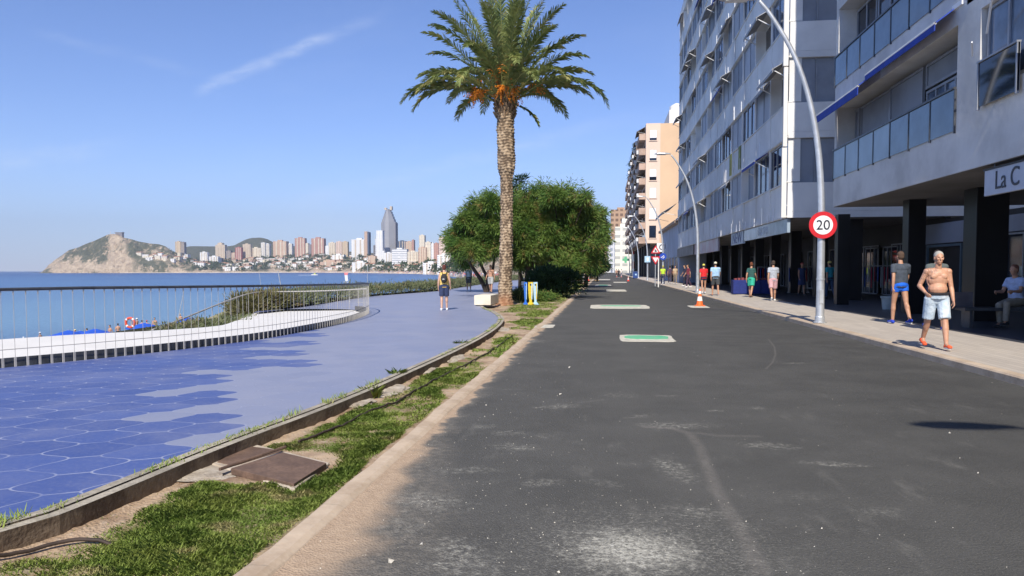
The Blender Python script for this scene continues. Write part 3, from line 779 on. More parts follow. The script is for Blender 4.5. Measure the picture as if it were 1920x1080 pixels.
for i in range(70):
    a_ = i*2.4; zz = -.55+1.1*(i/70); c0 = top+Vector((.33*math.cos(a_), .33*math.sin(a_), zz-.1)); c1 = c0+Vector((.17*math.cos(a_), .17*math.sin(a_), .26)); mb.tube([c0, c1], [.06, .03], 5)
mb.build('cut_frond_base', M_DRY, PALM)

# --- young palm sprouts and ground cover round the palm and under the trees
def rosette(px_, py_, n, L, label, name='young_palm', seed=0, mat=M_DKG, z=-.03):
    p = G(px_, py_, z); root = empty(name, p, label, 'plant'); g = random.Random(seed)
    V = []; mb = MB()
    for i in range(n):
        a_ = g.uniform(0, 6.28); e = R(g.uniform(25, 80)); pts = []; q = p+Vector((g.gauss(0, .12), g.gauss(0, .12), 0))
        for k in range(9):
            pts.append(q.copy()); q = q+Vector((math.cos(a_)*math.cos(e), math.sin(a_)*math.cos(e), math.sin(e)))*L*g.uniform(.9, 1.1)/8; e -= .13
        c = np.array(pts)
        for s_ in (-1, 1):
            for k in range(16):
                t = .15+.85*k/16; f = t*8; j = min(int(f), 7); pp = c[j]+(c[j+1]-c[j])*(f-j); tan = c[j+1]-c[j]; tan /= np.linalg.norm(tan)+1e-9
                sd = np.cross(tan, (0, 0, 1.)); sd /= np.linalg.norm(sd)+1e-6; dr = sd*s_+tan*.9+np.array([0, 0, .15]); dr /= np.linalg.norm(dr); wd = np.cross(dr, (0, 0, 1.)); wd = wd/(np.linalg.norm(wd)+1e-6)*.012
                l = L*.3*(1-abs(2*t-1)*.5); V.append([pp-wd, pp+wd, pp+dr*l*.6+wd, pp+dr*l+np.array([0, 0, -.03]), pp+dr*l*.6-wd])
        mb.tube(pts[::2], [.012, .01, .008, .005, .003], 4)
    tris('foliage', np.array(V).reshape(-1, 3), mat, root, n=5); mb.build('stalks', M_RACH, root); return root
rosette(972, 569, 26, .95, 'clump of dark young palm fronds at the foot of the tall palm', seed=1)
rosette(960, 563, 14, .8, 'small palm sprout pressed against the palm trunk', seed=2)
def shrub(px_, py_, w_, h, n, label, seed, mat=M_DKG, L=.14, W=.02, z=-.03, depth=None):
    p = G(px_, py_, z); root = empty('shrub', p, label, 'shrub'); d_ = depth or w_
    bl = [(p.x+.25*w_*random.Random(seed+i).uniform(-1, 1), p.y+.25*d_*random.Random(seed+i+9).uniform(-1, 1), p.z+h*.5, w_*.36, d_*.36, h*.5) for i in range(6)]
    tris('foliage', leafcloud(bl, n, L, W, .1, shell=.35, seed=seed, clump=14, cr=.12*h+.05), mat, root, n=4)
    mb = MB()
    for i in range(7):
        a_ = i*.9; mb.tube([p, p+Vector((w_*.15*math.cos(a_), d_*.15*math.sin(a_), h*.35)), p+Vector((w_*.3*math.cos(a_), d_*.3*math.sin(a_), h*.7))], [.03, .02, .01], 5)
    mb.build('stems', M_BARK, root); return root
shrub(1035, 559, 2.7, 1.5, 14000, 'large dark green bush beside the kerb under the trees', 11, M_DKG, .2, .03, depth=3)
shrub(1012, 566, 1.8, .4, 4000, 'low ground cover bush at the kerb in front of the large dark bush', 12, M_TAM, .12, .02)
shrub(1062, 536, 1.8, 1.25, 5000, 'yellow green bush at the kerb behind the large dark bush', 13, leafmat('yellow_leaf', (0.09, 0.13, 0.025), (0.15, 0.17, 0.03)), .2, .03, depth=3)
shrub(1075, 524, 1.6, 1.0, 2500, 'small bush near the yellow barriers by the kerb', 15, M_TAM, .2, .04, depth=4)

# --- tamarisk trees
def tree(name, base, limbs, blobs, n, label, seed, mat=M_TAM, L=.30, W=.024, droop=.8, cr=.30, clump=70):
    root = empty(name, base, label, 'tree', None); mb = MB()
    for pts, r0, r1 in limbs:
        q = smoothline([base+Vector(p) for p in pts], 2); mb.tube(q, [lerp(r0, r1, i/(len(q)-1)) for i in range(len(q))], 8)
    # twigs towards every blob
    hub = base+Vector(limbs[0][0][-1]); g = random.Random(seed)
    for bx, by, bz, rx, ry, rz in blobs:
        c = base+Vector((bx, by, bz)); mb.tube(smoothline([hub, (hub+c)/2+Vector((g.uniform(-.2, .2), 0, .15)), c], 2), [.07, .06, .055, .05, .045, .04, .035, .03, .025][:len(smoothline([hub, hub, c], 2))], 5) if len(smoothline([hub, hub, c], 2)) <= 9 else mb.tube([hub, (hub+c)/2, c], [.07, .05, .025], 5)
        for k in range(7):
            e = c+Vector((g.uniform(-1, 1)*rx, g.uniform(-1, 1)*ry, g.uniform(-.6, 1)*rz)); mb.tube([c, e], [.022, .006], 4, False)
    mb.build('trunk', M_BARK, root, smooth=True)
    Bw = [(base.x+a, base.y+b_, base.z+c, d1, e1, f1) for a, b_, c, d1, e1, f1 in blobs]
    tris('crown', leafcloud(Bw, n, L, W, droop, 1.0, .45, seed, clump, cr), mat, root, n=4); return root
def crown(pxs, Y, base, seed, k=5, ry=1.9):
    """lobes given as (px, py, radius px) on the plane Y"""
    g = random.Random(seed); o = []
    for (px_, py_, r) in pxs:
        rr_ = r/FPX*Y; dy_ = g.uniform(-.8, .8)*ry; c = AtY(px_, py_, Y+dy_)-base; o.append((c.x, c.y, c.z, rr_, rr_*1.05, rr_*.85))
    return o
Y1 = 47.0
b1 = G(912, 544, 0.05); b1 = Vector((AtY(912, 544, Y1).x, Y1, .05))
tree('tamarisk_tree', b1, [([(0, 0, 0), (-.25, 0, .7), (-.9, .1, 1.6), (-1.3, 0, 2.4)], .17, .08), ([(0, 0, 0), (.1, .1, .9), (-.35, .2, 1.7), (-.6, .1, 2.6)], .14, .07), ([(.05, 0, 0), (.35, .1, 1.1), (.5, .1, 2.2)], .12, .07)],
     crown([(872, 470, 27), (862, 440, 22), (882, 425, 26), (900, 450, 30), (905, 400, 24), (920, 384, 20), (890, 480, 20), (857, 462, 16), (928, 430, 28), (925, 470, 26), (868, 490, 12), (888, 398, 14), (848, 446, 11), (895, 378, 9), (918, 362, 8), (868, 412, 10), (845, 470, 9), (858, 425, 9)], Y1, b1, 3), 34000,
     'leaning feathery green tree left of the palm, its dark trunks splaying from the promenade', 21)
b2 = Vector((AtY(985, 540, 50).x, 50, -.02))
tree('tamarisk_tree', b2, [([(0, 0, 0), (.1, 0, 1.0), (.25, 0, 2.1)], .2, .12), ([(0, 0, .2), (-.4, .1, 1.4), (-.6, .1, 2.6)], .13, .08)],
     crown([(985, 405, 28), (975, 440, 32), (1005, 385, 27), (1020, 430, 32), (990, 475, 28), (965, 480, 22), (985, 503, 16), (1010, 505, 18), (1040, 502, 18), (962, 500, 12), (1030, 400, 26), (1010, 362, 14), (960, 400, 22), (1035, 465, 28), (985, 362, 12), (955, 450, 22), (1020, 352, 9), (1000, 350, 8), (968, 372, 12), (1036, 372, 10)], 50, b2, 4), 38000,
     'broad feathery green tree standing directly behind the palm trunk', 22)
b3 = Vector((AtY(1052, 532, 51).x, 51, -.02))
tree('tamarisk_tree', b3, [([(0, 0, 0), (.1, 0, 1.1), (0, 0, 2.2)], .2, .12), ([(0, 0, .2), (.5, .1, 1.4), (.7, .1, 2.4)], .13, .08)],
     crown([(1060, 395, 30), (1088, 410, 28), (1060, 440, 34), (1104, 445, 26), (1075, 475, 26), (1045, 480, 24), (1060, 503, 18), (1085, 500, 18), (1105, 492, 12), (1035, 508, 14), (1108, 475, 18), (1040, 375, 20), (1085, 380, 20), (1116, 462, 14), (1110, 398, 12), (1055, 358, 13), (1098, 372, 10), (1122, 430, 10), (1030, 352, 9), (1072, 350, 8)], 49, b3, 5), 38000,
     'broad feathery green tree behind the dark bush, nearest the road', 23)
b4 = Vector((AtY(1098, 530, 66).x, 66, -.02))
tree('tamarisk_tree', b4, [([(0, 0, 0), (.1, 0, 1.1), (0.3, 0, 2.4)], .2, .12)],
     crown([(1115, 410, 22), (1128, 425, 14), (1110, 440, 24), (1118, 470, 20), (1100, 490, 20), (1095, 455, 24), (1124, 450, 12), (1085, 490, 18), (1124, 402, 8)], 64, b4, 6), 16000,
     'smaller tree overhanging the road at the right edge of the green trees', 24, L=.42, W=.03)
b5 = Vector((AtY(975, 535, 56).x, 56, -.02))
tree('pine_tree', b5, [([(0, 0, 0), (0, 0, 4), (0, 0, 7.4)], .16, .05)], crown([(975, 340, 9), (975, 356, 18), (972, 380, 28), (976, 400, 34), (974, 430, 40), (940, 400, 20), (1000, 410, 30)], 56, b5, 7, ry=.5), 15000,
     'dark pine poking above the other trees right of the palm trunk', 25, M_DKG, .3, .03, .1)
for i, (px_, Y_, top_, r_, lb) in enumerate([(1120, 96, 478, 16, 'small dark tree beyond the yellow barriers'), (1108, 130, 470, 15, 'distant dark tree left of the road, second beyond the barriers'), (1090, 80, 470, 20, 'dark tree behind the advertising column')]):
    bb = Vector((AtY(px_, 515, Y_).x, Y_, 0)); tree('small_tree', bb, [([(0, 0, 0), (0, 0, 1), (.1, 0, 2)], .13, .08)], crown([(px_, top_+8, r_*.7), (px_-r_*.6, top_+20, r_*.7), (px_+r_*.5, top_+22, r_*.7), (px_, top_+30, r_*.8)], Y_, bb, 30+i, ry=.6), 5000, lb, 40+i, M_DKG if i != 1 else M_TAM, .5, .05)

# --- clipped succulent hedge along the sea side
def hedge(name, line, w_, h, n, label, seed, mat, L=.16, W=.018):
    pts = resample(smoothline(line, 2), .45); g = random.Random(seed); p0 = pts[0]; root = empty(name, p0, label, 'hedge')
    bl = [(p.x+g.uniform(-.3, .3)*w_, p.y+g.uniform(-.3, .3)*w_, p.z+h*.42, w_*.42*g.uniform(.8, 1.2), w_*.42*g.uniform(.8, 1.2), h*.56*g.uniform(.75, 1.15)) for p in pts for _ in range(2)]
    tris('foliage', leafcloud(bl, n, L, W, -.6, .8, .35, seed, 12, .13), mat, root, n=4)
    mb = MB()
    for p in pts: mb.tube([p, p+Vector((g.uniform(-.2, .2), g.uniform(-.2, .2), h*.6))], [.03, .012], 4)
    mb.build('stems', M_BARK, root)
he = [Vector((p.x-1.0, p.y+.3, .08)) for p in hedge_edge]
hedge('hedge', [Vector((-12.7, 110, .08)), Vector((-13.1, 85, .08))]+he[:4], 1.9, .62, 46000, 'long grey green succulent hedge along the sea edge of the promenade', 5, M_HEDGE, .16, .022)
M_HEDGE2 = leafmat('hedge_leaf_dry', (0.15, 0.15, 0.06), (0.21, 0.19, 0.09), (0.25, 0.17, 0.10), 1.2, .2)
hedge('hedge', [he[3], he[4], AtY(478, 594, 25.5), AtY(450, 602, 25)], 1.3, .62, 13000, 'olive brown end of the hedge sloping down to the beach behind the railing', 6, M_HEDGE2, .17, .017)
hedge('ground_cover', [AtY(470, 606, 24.0), AtY(420, 613, 20.5), AtY(370, 618, 19.0), AtY(310, 623, 17.5)], .9, .16, 7000, 'low green creeping plants above the white ramp wall', 8, M_HEDGE, .1, .016)
# ================================================================== RAILING, RAMP WALL, VERGE THINGS
M_STEEL = pm('brushed_steel', (0.43, 0.41, 0.38), .5, .1, 6)
M_GALV = pm('galvanised_lamp', (0.62, 0.64, 0.66), .38, .12, 3, metal=.55)
M_DKSTEEL = pm('dark_steel', (0.10, 0.105, 0.115), .4, .2, 4, metal=.5)
M_WHITE = pm('white_plaster', (0.74, 0.72, 0.68), .8, .03, 1.2, .1)
M_BLACK = pm('black_trim', (0.02, 0.02, 0.022), .5, .1)
# ramp wall
o = None
P_ = [[(p.x, p.y, -2.6), (p.x, p.y, p.z-.02), (p.x-.02, p.y+.02, p.z), (p.x-.22, p.y+.24, p.z), (p.x-.24, p.y+.26, p.z-.03), (p.x-.26, p.y+.3, -2.6)] for p in wall_top]
fin = offset([p for p in fence_line], -.13)
def resN(line, n):
    L = [0]
    for a_, b_ in zip(line, line[1:]): L.append(L[-1]+(b_-a_).length)
    o = []
    for i in range(n):
        t = L[-1]*i/(n-1); k = max(j for j in range(len(L)) if L[j] <= t+1e-9); k = min(k, len(line)-2); o.append(line[k].lerp(line[k+1], (t-L[k])/max(L[k+1]-L[k], 1e-9)))
    return o
fa, wa = resN(fin, 70), resN(wall_top, 70); P_ = []
for p, q in zip(fa, wa):
    r_ = [(p.x, p.y, -.4), (p.x, p.y, .035)]+[(lerp(p.x, q.x, t), lerp(p.y, q.y, t), lerp(.035, q.z, t**1.15)) for t in (.2, .4, .6, .8, 1.0)]
    r_ += [(q.x-.2, q.y+.2, q.z-.015), (q.x-.22, q.y+.24, -2.6)]; P_.append(r_)
o = grid('ramp_wall', P_, M_WHITE, True); tag(o, 'white curved concrete slope behind the bar railing', 'wall')
# railing along the edge of the promenade
FB = resample([p for p in fence_line], .165)
root = empty('railing', fence_line[30], 'curved steel bar railing with dark handrail along the promenade edge', 'railing')
def railz(p): return 1.10 if p.y < 40 else 1.0
def tz(p): return AtY(0, 541.5, max(p.y, 1)).z if False else (1.225-.0035*clampf(p.y-11, 0, 30)*3.0)
mb = MB(); fl = smoothline(fence_line, 1)
def rtop(p): return 1.235-.0125*clampf(p.y-10.8, 0, 14)-.0
mb.tube([Vector((p.x, p.y, rtop(p))) for p in fl], .025, 8); mb.build('handrail', M_DKSTEEL, root, smooth=True)
mb = MB(); mb.tube([Vector((p.x, p.y, .36)) for p in fl], .006, 5); mb.build('lower_rail', M_STEEL, root)
o = strip('base_channel', fl, -.10, -.085, PZ-.22, PZ+.13, M_DKSTEEL, root)
order = sorted(range(len(FB)), key=lambda i: FB[i].y if FB[i].y > 3 else 99)
near = set(order[:98])
def bars(mb, i):
    p = FB[i]; q = FB[min(i+1, len(FB)-1)]; t = (q-p); t.z = 0
    t = t.normalized() if t.length > 1e-6 else Vector((1, 0, 0)); nrm_ = Vector((t.y, -t.x, 0))
    lo = Vector((p.x, p.y, PZ-.06)); hi = Vector((p.x, p.y, rtop(p)-.03))
    mb.bar(lo, Vector((lo.x, lo.y, PZ+.14)), .016, .03, up=t); mb.bar(Vector((lo.x, lo.y, PZ+.14)), hi, .0055, .0055, up=t); mb.bar(hi-Vector((0, 0, .05)), hi+Vector((0, 0, .01)), .014, .014, up=t)
far_mb = MB()
for i in range(len(FB)):
    if i in near: mb = MB(); bars(mb, i); mb.build('baluster', M_STEEL, root)
    else: bars(far_mb, i)
o = far_mb.build('balusters', M_STEEL, root); o['kind'] = 'stuff'
# handrail running down the ramp on the sea side
pts = smoothline([AtY(688, 541.5, 26.3), AtY(600, 546, 26.6), AtY(520, 547, 26.3), AtY(470, 548, 25), AtY(405, 572, 22), AtY(340, 599, 19.5), AtY(285, 619, 17.2)], 2)
root = empty('ramp_handrail', Vector((pts[0].x, pts[0].y, PZ)), 'thin grey handrail sweeping down from the promenade to the beach ramp', 'handrail')
mb = MB(); mb.tube(pts, .024, 7); mb.build('rail', M_STEEL, root, smooth=True)
for i in range(0, len(pts)-2, 1):
    mb = MB(); mb.bar(pts[i], (pts[i].x, pts[i].y, min(pts[i].z-.2, PZ-.02 if pts[i].z > .6 else pts[i].z-.5)), .010); mb.build('upright', M_STEEL, root)
for a_, b_ in zip(pts, pts[1:]):
    if a_.z > .9:
        for k in range(3): q = a_.lerp(b_, (k+.5)/3); mb = MB(); mb.bar(q, (q.x, q.y, PZ-.02), .008); mb.build('upright', M_STEEL, root)
# leaning masts on the sea side
def mast(px0, py0, px1, py1, Y, r, label):
    a, b_ = AtY(px0, py0, Y), AtY(px1, py1, Y); root = empty('mast', a, label, 'mast', 'thin masts on the sea side')
    mb = MB(); mb.tube([a, b_], [r, r*.6], 7); mb.build('pole', M_GALV, root); mb = MB(); mb.lathe(a-Vector((0, 0, .02)), [(r*2.2, 0), (r*2.2, .03)], 10); mb.build('base_plate', M_GALV, root)
mast(535, 576, 521, 508, 28.5, .028, 'leaning pale mast standing in the hedge beyond the railing')
mast(334, 598, 345, 545, 24, .015, 'thin dark post leaning right above the beach, behind the railing')
mast(689, 552, 689, 497, 40, .02, 'thin upright post just right of the end of the railing')
mast(497, 590, 486, 512, 33, .016, 'thin leaning pole left of the pale mast in the hedge')
mast(656, 570, 655, 557, 32, .03, 'short post on the tiles behind the end of the railing')

# bench block
root_p = G(903, 574, PZ); B_ = MB(); a = G(889, 574, PZ); c = G(914, 573, PZ)
wd = (c-a).length; root = empty('bench', a, 'cream stone bench block on the promenade left of the palm', 'bench')
M_CREAM = pm('cream_stone', (0.74, 0.68, 0.55), .7, .08, 2, .1)
B_.box(a.x, a.x+wd, a.y, a.y+2.2, PZ+.04, PZ+.42); B_.build('seat', M_CREAM, root, bevel=.015)
mb = MB(); mb.box(a.x+.05, a.x+wd-.05, a.y+.05, a.y+2.1, PZ, PZ+.04); mb.build('plinth', M_DKSTEEL, root)
# blue, yellow and pale blue boards on flared feet
M_BL = pm('blue_paint', (0.02, 0.15, 0.62), .5, .12, 8); M_YE = pm('yellow_paint', (0.72, 0.52, 0.03), .5, .15, 8); M_PB = pm('pale_blue_paint', (0.42, 0.62, 0.80), .5, .1, 8)
for px_, mt, mt2, hw, lb in [(985.5, M_BL, M_PB, .07, 'blue foot board leaning upright, leftmost of three beside the palm'), (995, M_YE, M_PB, .105, 'yellow flared board upright, middle of three beside the palm'), (1004, M_PB, M_YE, .09, 'pale blue board with yellow edge, rightmost of three beside the palm')]:
    p = G(px_, 572, -.02); root = empty('display_board', p, lb, 'board', 'painted boards beside the palm')
    mb = MB(); prof = [(hw, 1.0), (hw*1.05, .75), (hw*.8, .4), (hw*.5, .15), (hw*1.9, .0)]
    pl = [(p.x+w_, z_) for w_, z_ in prof]+[(p.x-w_, z_) for w_, z_ in prof[::-1]]
    n = len(pl); vs = [(x_, p.y-.03, p.z+z_) for x_, z_ in pl]+[(x_, p.y+.03, p.z+z_) for x_, z_ in pl]
    mb.add(vs, [tuple(range(n))[::-1], tuple(range(n, 2*n))]+[(i, (i+1) % n, n+(i+1) % n, n+i) for i in range(n)]); mb.build('board', mt, root)
    mb = MB(); mb.box(p.x+hw*.35, p.x+hw*.75, p.y-.05, p.y-.034, p.z+.25, p.z+.95); mb.build('stripe', mt2, root)
    mb = MB(); mb.prism([(p.x-hw*1.9, p.y-.25), (p.x+hw*1.9, p.y-.25), (p.x+hw*1.2, p.y-.03), (p.x-hw*1.2, p.y-.03)], p.z, p.z+.035); mb.build('foot', mt, root)
    mb = MB(); mb.box(p.x-hw*.3, p.x+hw*.3, p.y-.06, p.y-.035, p.z+.86, p.z+.92); mb.build('slot', M_BLACK, root)
# kiosk board left of the boards: little white notice on stick
p = G(981, 560, -.02); root = empty('notice', p, 'small white notice on a stick left of the painted boards', 'notice'); mb = MB(); mb.tube([p, p+Vector((0, 0, .75))], .015, 6); mb.build('stick', M_GALV, root)
mb = MB(); mb.box(p.x-.09, p.x+.09, p.y-.01, p.y+.01, p.z+.72, p.z+.92); mb.build('panel', M_WHITE, root)

# rusty inspection cover
m, b = newmat('rusty_steel'); co = objco(); n1 = noise(co, 4.0, 5, .65); n2 = noise(co, 40.0, 3, .6)
setc(b, mix(n2.sm(.4, .7)*.5, mix(n1.sm(.35, .65), (0.125, 0.078, 0.055), (0.20, 0.125, 0.085)), (0.085, 0.052, 0.037))); b.inputs['Roughness'].default_value = .85; bump(b, n2+n1*.5, .6, .006); M_RUST = m
q = [G(a_, c_, .02) for a_, c_ in ((407, 866), (462, 836), (530, 845), (440, 873))]
q1 = [G(a_, c_, .045) for a_, c_ in ((433, 876), (530, 846), (612, 866), (551, 905))]
root = empty('inspection_cover', (q1[0]+q1[2])/2, 'rusty brown steel inspection cover set in concrete in the grass verge', 'cover')
def slab(mb, quad, z0, z1, grow=1.0):
    c = sum(quad, Vector())/4; mb.prism([((v-c)*grow+c).xy[:] for v in quad], z0, z1)
M_CONC = pm('pale_concrete', (0.52, 0.45, 0.36), .9, .2, 5, .5, col2=(0.40, 0.33, 0.25))
mb = MB(); fr_ = [G(a_, c_, .02) for a_, c_ in ((396, 868), (468, 829), (618, 866), (552, 915))]; slab(mb, fr_, -.12, .016); mb.build('concrete_surround', M_CONC, root, bevel=.01)
mb = MB(); slab(mb, q, -.01, .022); mb.build('small_lid', M_RUST, root, bevel=.003)
mb = MB(); slab(mb, q1, -.01, .038); mb.build('large_lid', M_RUST, root, bevel=.004)
mb = MB(); a_, b_ = G(412, 880, .05), G(535, 838, .05); mb.tube([a_, b_], .012, 7); mb.build('hinge_bar', M_RUST, root)
# drip hose along the verge
hose_px = [(-40, 1062), (60, 1032), (150, 1012), (230, 1012)]
hose_px2 = [(560, 834), (600, 818), (660, 791), (700, 773), (760, 748), (800, 722), (850, 697), (900, 672), (935, 652), (970, 620)]
M_HOSE = pm('brown_hose', (0.055, 0.035, 0.025), .7, .2, 10)
for nm, hp, lb in (('hose', hose_px, 'brown irrigation hose lying in the sand at the near left corner'), ('hose', hose_px2, 'long brown irrigation hose running through the verge from the rusty cover')):
    q = smoothline([G(a_, c_, .0) for a_, c_ in hp], 3); q = [Vector((p.x, p.y, verge_h(p.x, p.y)+.028-(.07*clampf((i-len(q)+9)/8)))) for i, p in enumerate(q)]
    mb = MB(); mb.tube(q, .0115, 7); tag(mb.build(nm, M_HOSE, None, smooth=True, loc=q[0]), lb, 'hose')
# concrete footing lumps under the edging
def lump(px_, py_, rx, ry, rz, seed, label, group='concrete lumps under the edging'):
    p = G(px_, py_, 0); bm = bmesh.new(); bmesh.ops.create_icosphere(bm, subdivisions=4, radius=1)
    for v in bm.verts:
        n = fbm(v.co.x*1.6+seed, v.co.y*1.6, v.co.z*1.6, 4); n2 = fbm(v.co.x*6+seed, v.co.y*6, v.co.z*6, 2)
        v.co *= 1+.35*n+.06*n2; v.co.x *= rx; v.co.y *= ry; v.co.z *= rz
    me = bpy.data.meshes.new('concrete_lump'); bm.to_mesh(me); bm.free()
    tag(link('concrete_lump', me, M_LUMP, None, (p.x, p.y, p.z-rz*.35)), label, 'rubble', group)
M_LUMP = pm('rubble_concrete', (0.52, 0.46, 0.37), .95, .15, 6, .8, col2=(0.36, 0.30, 0.23))
for i, (a_, c_, rx, ry, rz, lb) in enumerate([(668, 757, .17, .26, .09, 'nearest grey concrete lump below the edging, beside the leafy weed'), (730, 733, .2, .34, .09, 'large pale concrete lump below the edging, second from the camera'), (792, 694, .2, .35, .08, 'flat concrete lump below the edging where the lawn is bare'), (846, 672, .2, .4, .09, 'concrete lump below the edging halfway to the palm'), (925, 618, .3, .7, .10, 'long pale concrete lump at the rounded tip of the promenade'), (355, 886, .28, .16, .04, 'flat crumbled concrete patch between the edging and the nearest grass')]):
    lump(a_, c_, rx*1.25, ry*1.35, rz*.62, i*3.3, lb)
# loose grit on road and verge
g = np.random.default_rng(3); V = []
base = np.array([[1, 0, -.4], [-.5, .87, -.4], [-.5, -.87, -.4], [0, 0, .8]])
def grit(n, fx, fy, s0, s1, z=0.0):
    for _ in range(n):
        x_, y_ = fx(), fy(); s_ = s0+(s1-s0)*g.random()**3; M_ = np.array(Matrix.Rotation(g.random()*6.28, 3, 'Z') @ Matrix.Rotation(g.random()*2, 3, 'X'))
        q = base*(s_*(.7+.6*g.random(3))); q = q @ M_.T+np.array([x_, y_, z+s_*.3]); V.extend([q[0], q[1], q[3], q[1], q[2], q[3], q[2], q[0], q[3], q[0], q[2], q[1]])
grit(600, lambda: KX+.02+abs(g.normal())*1.0, lambda: 2.8+abs(g.normal())*5, .001, .006)
grit(700, lambda: .15+g.normal()*.7, lambda: 4.0+g.normal()*.8, .001, .005)
grit(120, lambda: g.uniform(-1.7, 5.2), lambda: g.uniform(3, 16), .001, .008)
grit(1100, lambda: g.uniform(-3.0, -1.95), lambda: g.uniform(3, 14), .002, .009, -.03)
for a_, c_, s_ in ((1067, 690, .022), (791, 1021, .013), (733, 1055, .017), (1048, 1073, .010), (1050, 740, .02), (912, 760, .014), (925, 778, .01), (915, 1010, .006), (1780, 812, .012), (1040, 980, .006)):
    p = G(a_, c_); grit(1, lambda: p.x, lambda: p.y, s_, s_+.001)
tag(tris('grit', np.array(V), pm('pale_grit', (0.72, 0.67, 0.57), .9, .2, 30), n=3), 'scattered pale grit and small stones on the asphalt and sand', 'grit', kind='stuff')

# manhole patches in the road: concrete squares with green paint
M_PATCH = pm('patch_cement', (0.60, 0.57, 0.47), .9, .15, 6, .3, col2=(0.46, 0.43, 0.36)); M_GPAINT = pm('green_marking', (0.07, 0.42, 0.20), .75, .3, 8, col2=(0.20, 0.44, 0.28))
def manhole(px0, px1, py0, py1, label, green=None, seed=0, z0=.004):
    a, b_ = G(px0, (py0+py1)/2), G(px1, (py0+py1)/2); ya, yb = G(px0, py1).y, G(px0, py0).y; c = Vector(((a.x+b_.x)/2, (ya+yb)/2, 0)); hx = (b_.x-a.x)/2; hy = (yb-ya)/2
    root = empty('manhole_patch', c, label, 'manhole', 'cement patches round the manholes'); g_ = random.Random(seed); poly = []
    for i in range(28):
        t = 2*math.pi*i/28; e = .25; cx_ = math.copysign(abs(math.cos(t))**e, math.cos(t)); cy_ = math.copysign(abs(math.sin(t))**e, math.sin(t)); poly.append((c.x+hx*cx_*g_.uniform(.96, 1.03), c.y+hy*cy_*g_.uniform(.93, 1.03)))
    mb = MB(); mb.prism(poly, -.03, z0+.004); mb.build('cement', M_PATCH, root)
    if green:
        x0, x1, y0, y1 = green; pg = []
        for i in range(30):
            t = 2*math.pi*i/30; pg.append((c.x+lerp(x0, x1, .5+.5*math.copysign(abs(math.cos(t))**.6, math.cos(t)))*hx+g_.uniform(-.02, .02), c.y+hy*(lerp(y0, y1, .5+.5*math.copysign(abs(math.sin(t))**.6, math.sin(t)))+g_.uniform(-.06, .06))))
        mb = MB(); mb.prism(pg, 0, z0+.010); mb.build('painted_ring', M_GPAINT, root)
manhole(1161, 1262, 628, 640.5, 'nearest cement square with green paint in the road', (-.80, .85, -.35, .75), 1)
manhole(1106, 1216, 571.5, 578.5, 'second cement patch with green paint across the road', (-.65, .75, .1, .6), 2)
manhole(1137, 1174, 543, 546.5, 'small pale cement patch, third along the road', None, 3)
manhole(1116, 1146, 534, 536.3, 'small greenish cement patch, fourth along the road', (-.6, .6, -.5, .7), 4)
manhole(1150, 1175, 528.6, 530.2, 'fifth pale cement patch near the red cone', None, 5)
manhole(1122, 1144, 523.5, 525, 'farthest small cement patch in the road', None, 6)
manhole(1291, 1327, 573.3, 577, 'small cement patch under the orange cone by the pavement', None, 7)
manhole(1004, 1040, 609, 614.5, 'cement patch beside the left kerb opposite the bench', None, 8)

# traffic cones
M_OR = pm('cone_orange', (0.86, 0.16, 0.03), .5, .1, 6); M_RED = pm('cone_red', (0.75, 0.06, 0.035), .5, .1, 6); M_WREF = pm('white_reflector', (0.85, 0.84, 0.80), .4, .04)
def cone(p, h, label, red=False, grp='traffic cones along the road'):
    root = empty('traffic_cone', p, label, 'traffic cone', grp); mt = M_RED if red else M_OR
    def r_(t): return lerp(.145, .028, t)*h/.7
    mb = MB(); mb.cbox((p.x, p.y, p.z+.02*h), (.40*h/.7, .40*h/.7, .04*h)); mb.lathe(p, [(.16*h/.7, .04*h), (r_(.06), .07*h), (r_(.98)*.98, .98*h), (r_(1)*.6, h)], 20); mb.build('body', mt, root)
    for a_, c_ in ((.30, .55), (.72, .88)):
        mb = MB(); mb.lathe(p, [(r_(a_)+.003, a_*h), (r_(c_)+.003, c_*h)], 20); mb.build('reflective_band', M_WREF, root)
cone(G(1312, 573.5, .012), .70, 'orange and white cone by the pavement next to the second lamp post')
cone(G(1178, 527, 0), .68, 'red cone standing alone in the road beyond the second lamp', True)
cone(G(1156.5, 519.5, 0), .68, 'far red cone left of its twin near the men in the road', True)
cone(G(1165, 519.5, 0), .68, 'far red cone right of its twin near the men in the road', True)
cone(G(1096.5, 532.5, 0), .75, 'orange and white cone in front of the yellow barriers')
cone(G(1103, 526.5, 0), .75, 'red and white cone tight against the yellow barriers', True)
cone(G(1110, 520.5, 0), .75, 'pale orange cone behind the yellow barriers')
# yellow barriers
M_YB = pm('barrier_yellow', (0.75, 0.40, 0.04), .5, .12, 4)
def barrier(c, L, h, ang, label):
    root = empty('barrier', c, label, 'barrier', 'yellow works barriers'); d_ = Vector((math.cos(ang), math.sin(ang), 0))
    for s_ in (-1, 1):
        mb = MB(); e = c+d_*s_*L/2; mb.bar(e, e+Vector((0, 0, h)), .06); mb.bar(e+Vector((-d_.y*.3, d_.x*.3, .02)), e-Vector((-d_.y*.3, d_.x*.3, -.02)), .05); mb.build('leg', M_YB, root)
    for z_ in (.95, .62, .3):
        mb = MB(); mb.bar(c+Vector((0, 0, h*z_))-d_*L/2, c+Vector((0, 0, h*z_))+d_*L/2, .03, .16 if z_ > .5 else .08); mb.build('board', M_YB, root)
barrier(G(1103, 528, 0), 2.4, 1.25, R(10), 'nearest yellow works barrier facing the camera on the left of the road')
barrier(G(1116, 527.5, 0)+Vector((0, 4, 0)), 8, 1.25, R(88), 'long yellow works barrier running along the left side of the road')
barrier(G(1108, 519, 0), 3.5, 1.25, R(0), 'farther yellow works barrier left of the road')
